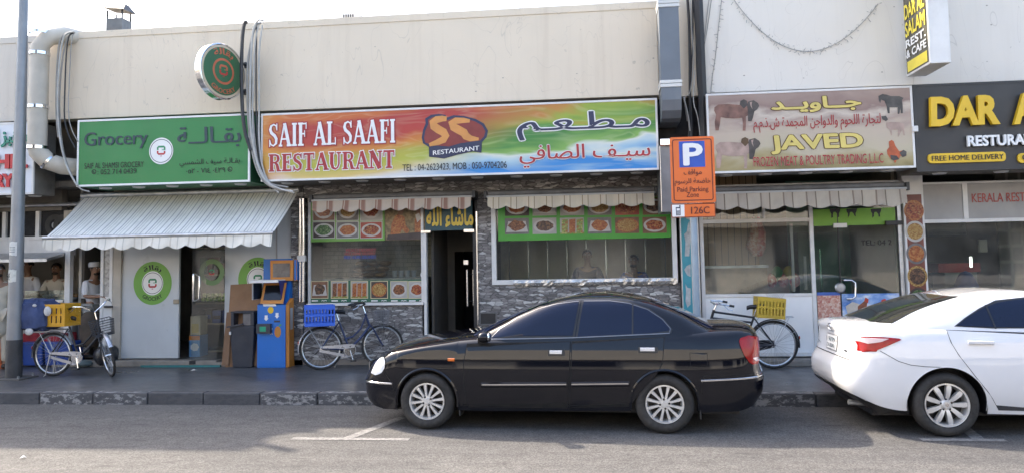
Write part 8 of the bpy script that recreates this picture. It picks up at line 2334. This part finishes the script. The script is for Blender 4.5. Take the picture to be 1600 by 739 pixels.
    for hp, kn, an, to in legs:
        p = (Vector(an) + Vector(to)) / 2 * k; mb.ball((p.x, p.y, p.z - .012 * k), .05 * k, .125 * k, .042 * k, M('sandal_dark', (.03, .025, .02), .6), 14, 8)
    mb.build('shoes', t, world=False, smooth=True)
    return t
CLW = M('cloth_white', (.62, .63, .66), .8, 0, .06, 5); CLC = M('cloth_cream', (.52, .47, .38), .8, 0, .08, 5); CLG = M('cloth_grey', (.30, .30, .29), .8, 0, .1, 5); CLN = M('cloth_navy', (.02, .03, .07), .8, 0, .2, 5); CLB = M('cloth_blue', (.015, .06, .35), .8, 0, .1, 5); CAPM = M('cap_knit', (.55, .54, .52), .9, 0, .1, 30, .3)
def head_z(px, py, Y): return P(px, py, Y).z
# the man in the cap, in profile, tending the flap counter
Yp = 12.62; fl = FLOOR; h = (head_z(150, 411, Yp) - fl) / .995
person('man in a white shirt and pale cap standing in profile beside the bakery doorway', (P(146, 460, Yp).x, Yp, fl), h, radians(78), CLW, CLG, [((.235, -.06, 1.12), (.16, -.30, 1.10)), ((-.235, -.06, 1.12), (-.16, -.32, 1.12))], CAPM, True)
Yp = 12.95
person('bearded man in a pale shirt standing behind the bakery counter by the white post', (P(85, 450, Yp).x, Yp + .1, FLOOR), (head_z(88, 413, Yp) - FLOOR) / .98, radians(8), CLC, CLG, [((.26, -.10, 1.12), (.2, -.36, 1.0)), ((-.26, -.1, 1.12), (-.15, -.36, 1.02))], None, True, False, lean=.06)
person('man in a white shirt leaning forward behind the bakery counter next to the lamp post', (P(45, 450, Yp).x, Yp + .15, FLOOR), (head_z(47, 408, Yp) - FLOOR) / .98, radians(-12), CLW, CLG, [((.26, -.14, 1.12), (.12, -.40, 1.04)), ((-.26, -.14, 1.12), (-.12, -.40, 1.02))], None, False, False, lean=.14)
g = Vector((P(-3, 480, 11.9).x, 11.9, WALK))
person('person in a long cream kurta standing at the left edge by the lamp post', tuple(g), 1.76, radians(35), CLC, CLC, [((.25, -.03, 1.13), (.19, -.22, 1.0)), ((-.25, -.03, 1.13), (-.14, -.26, 1.02))], None, True, True)
Yp = YF + 1.05
z = head_z(918, 391, Yp)
chz = z - 1.0
person('man in a dark jacket sitting at the left behind the right restaurant window', (P(918, 420, Yp).x, Yp, z - 1.70), 1.72, 0, CLN, CLN, [((.25, -.12, 1.12), (.1, -.34, 1.1)), ((-.25, -.12, 1.12), (-.1, -.34, 1.1))], None, False, False, True)
z = head_z(990, 399, Yp)
person('man in a bright blue shirt sitting at the right behind the right restaurant window', (P(991, 425, Yp).x, Yp, z - 1.70), 1.72, radians(-15), CLB, CLN, [((.25, -.12, 1.12), (.06, -.22, 1.35)), ((-.25, -.12, 1.12), (-.1, -.34, 1.1))], None, True, False, True)
for px, lb in ((918, 'dark chair under the man in the dark jacket behind the right restaurant window'), (991, 'dark chair under the man in the blue shirt behind the right restaurant window')):
    xx = P(px, 420, Yp).x; zz = head_z(918, 391, Yp) - 1.70 + .80
    t = thing('chair', lb, 'chair', (xx, Yp, FLOOR), 'chairs in the restaurant')
    mb = MB(); mb.box(xx - .22, xx + .22, Yp - .22, Yp + .2, zz - .05, zz, WOOD); mb.build('seat', t, bevel=.01)
    mb = MB(); mb.box(xx - .21, xx + .21, Yp + .2, Yp + .24, zz + .05, zz + .48, WOOD); mb.build('backrest', t, bevel=.01)
    for i in (-.2, .17):
        for j in (-.2, .17): mb = MB(); mb.box(xx + i, xx + i + .035, Yp + j, Yp + j + .035, FLOOR + .002, zz - .051, WOOD); mb.build('leg', t)
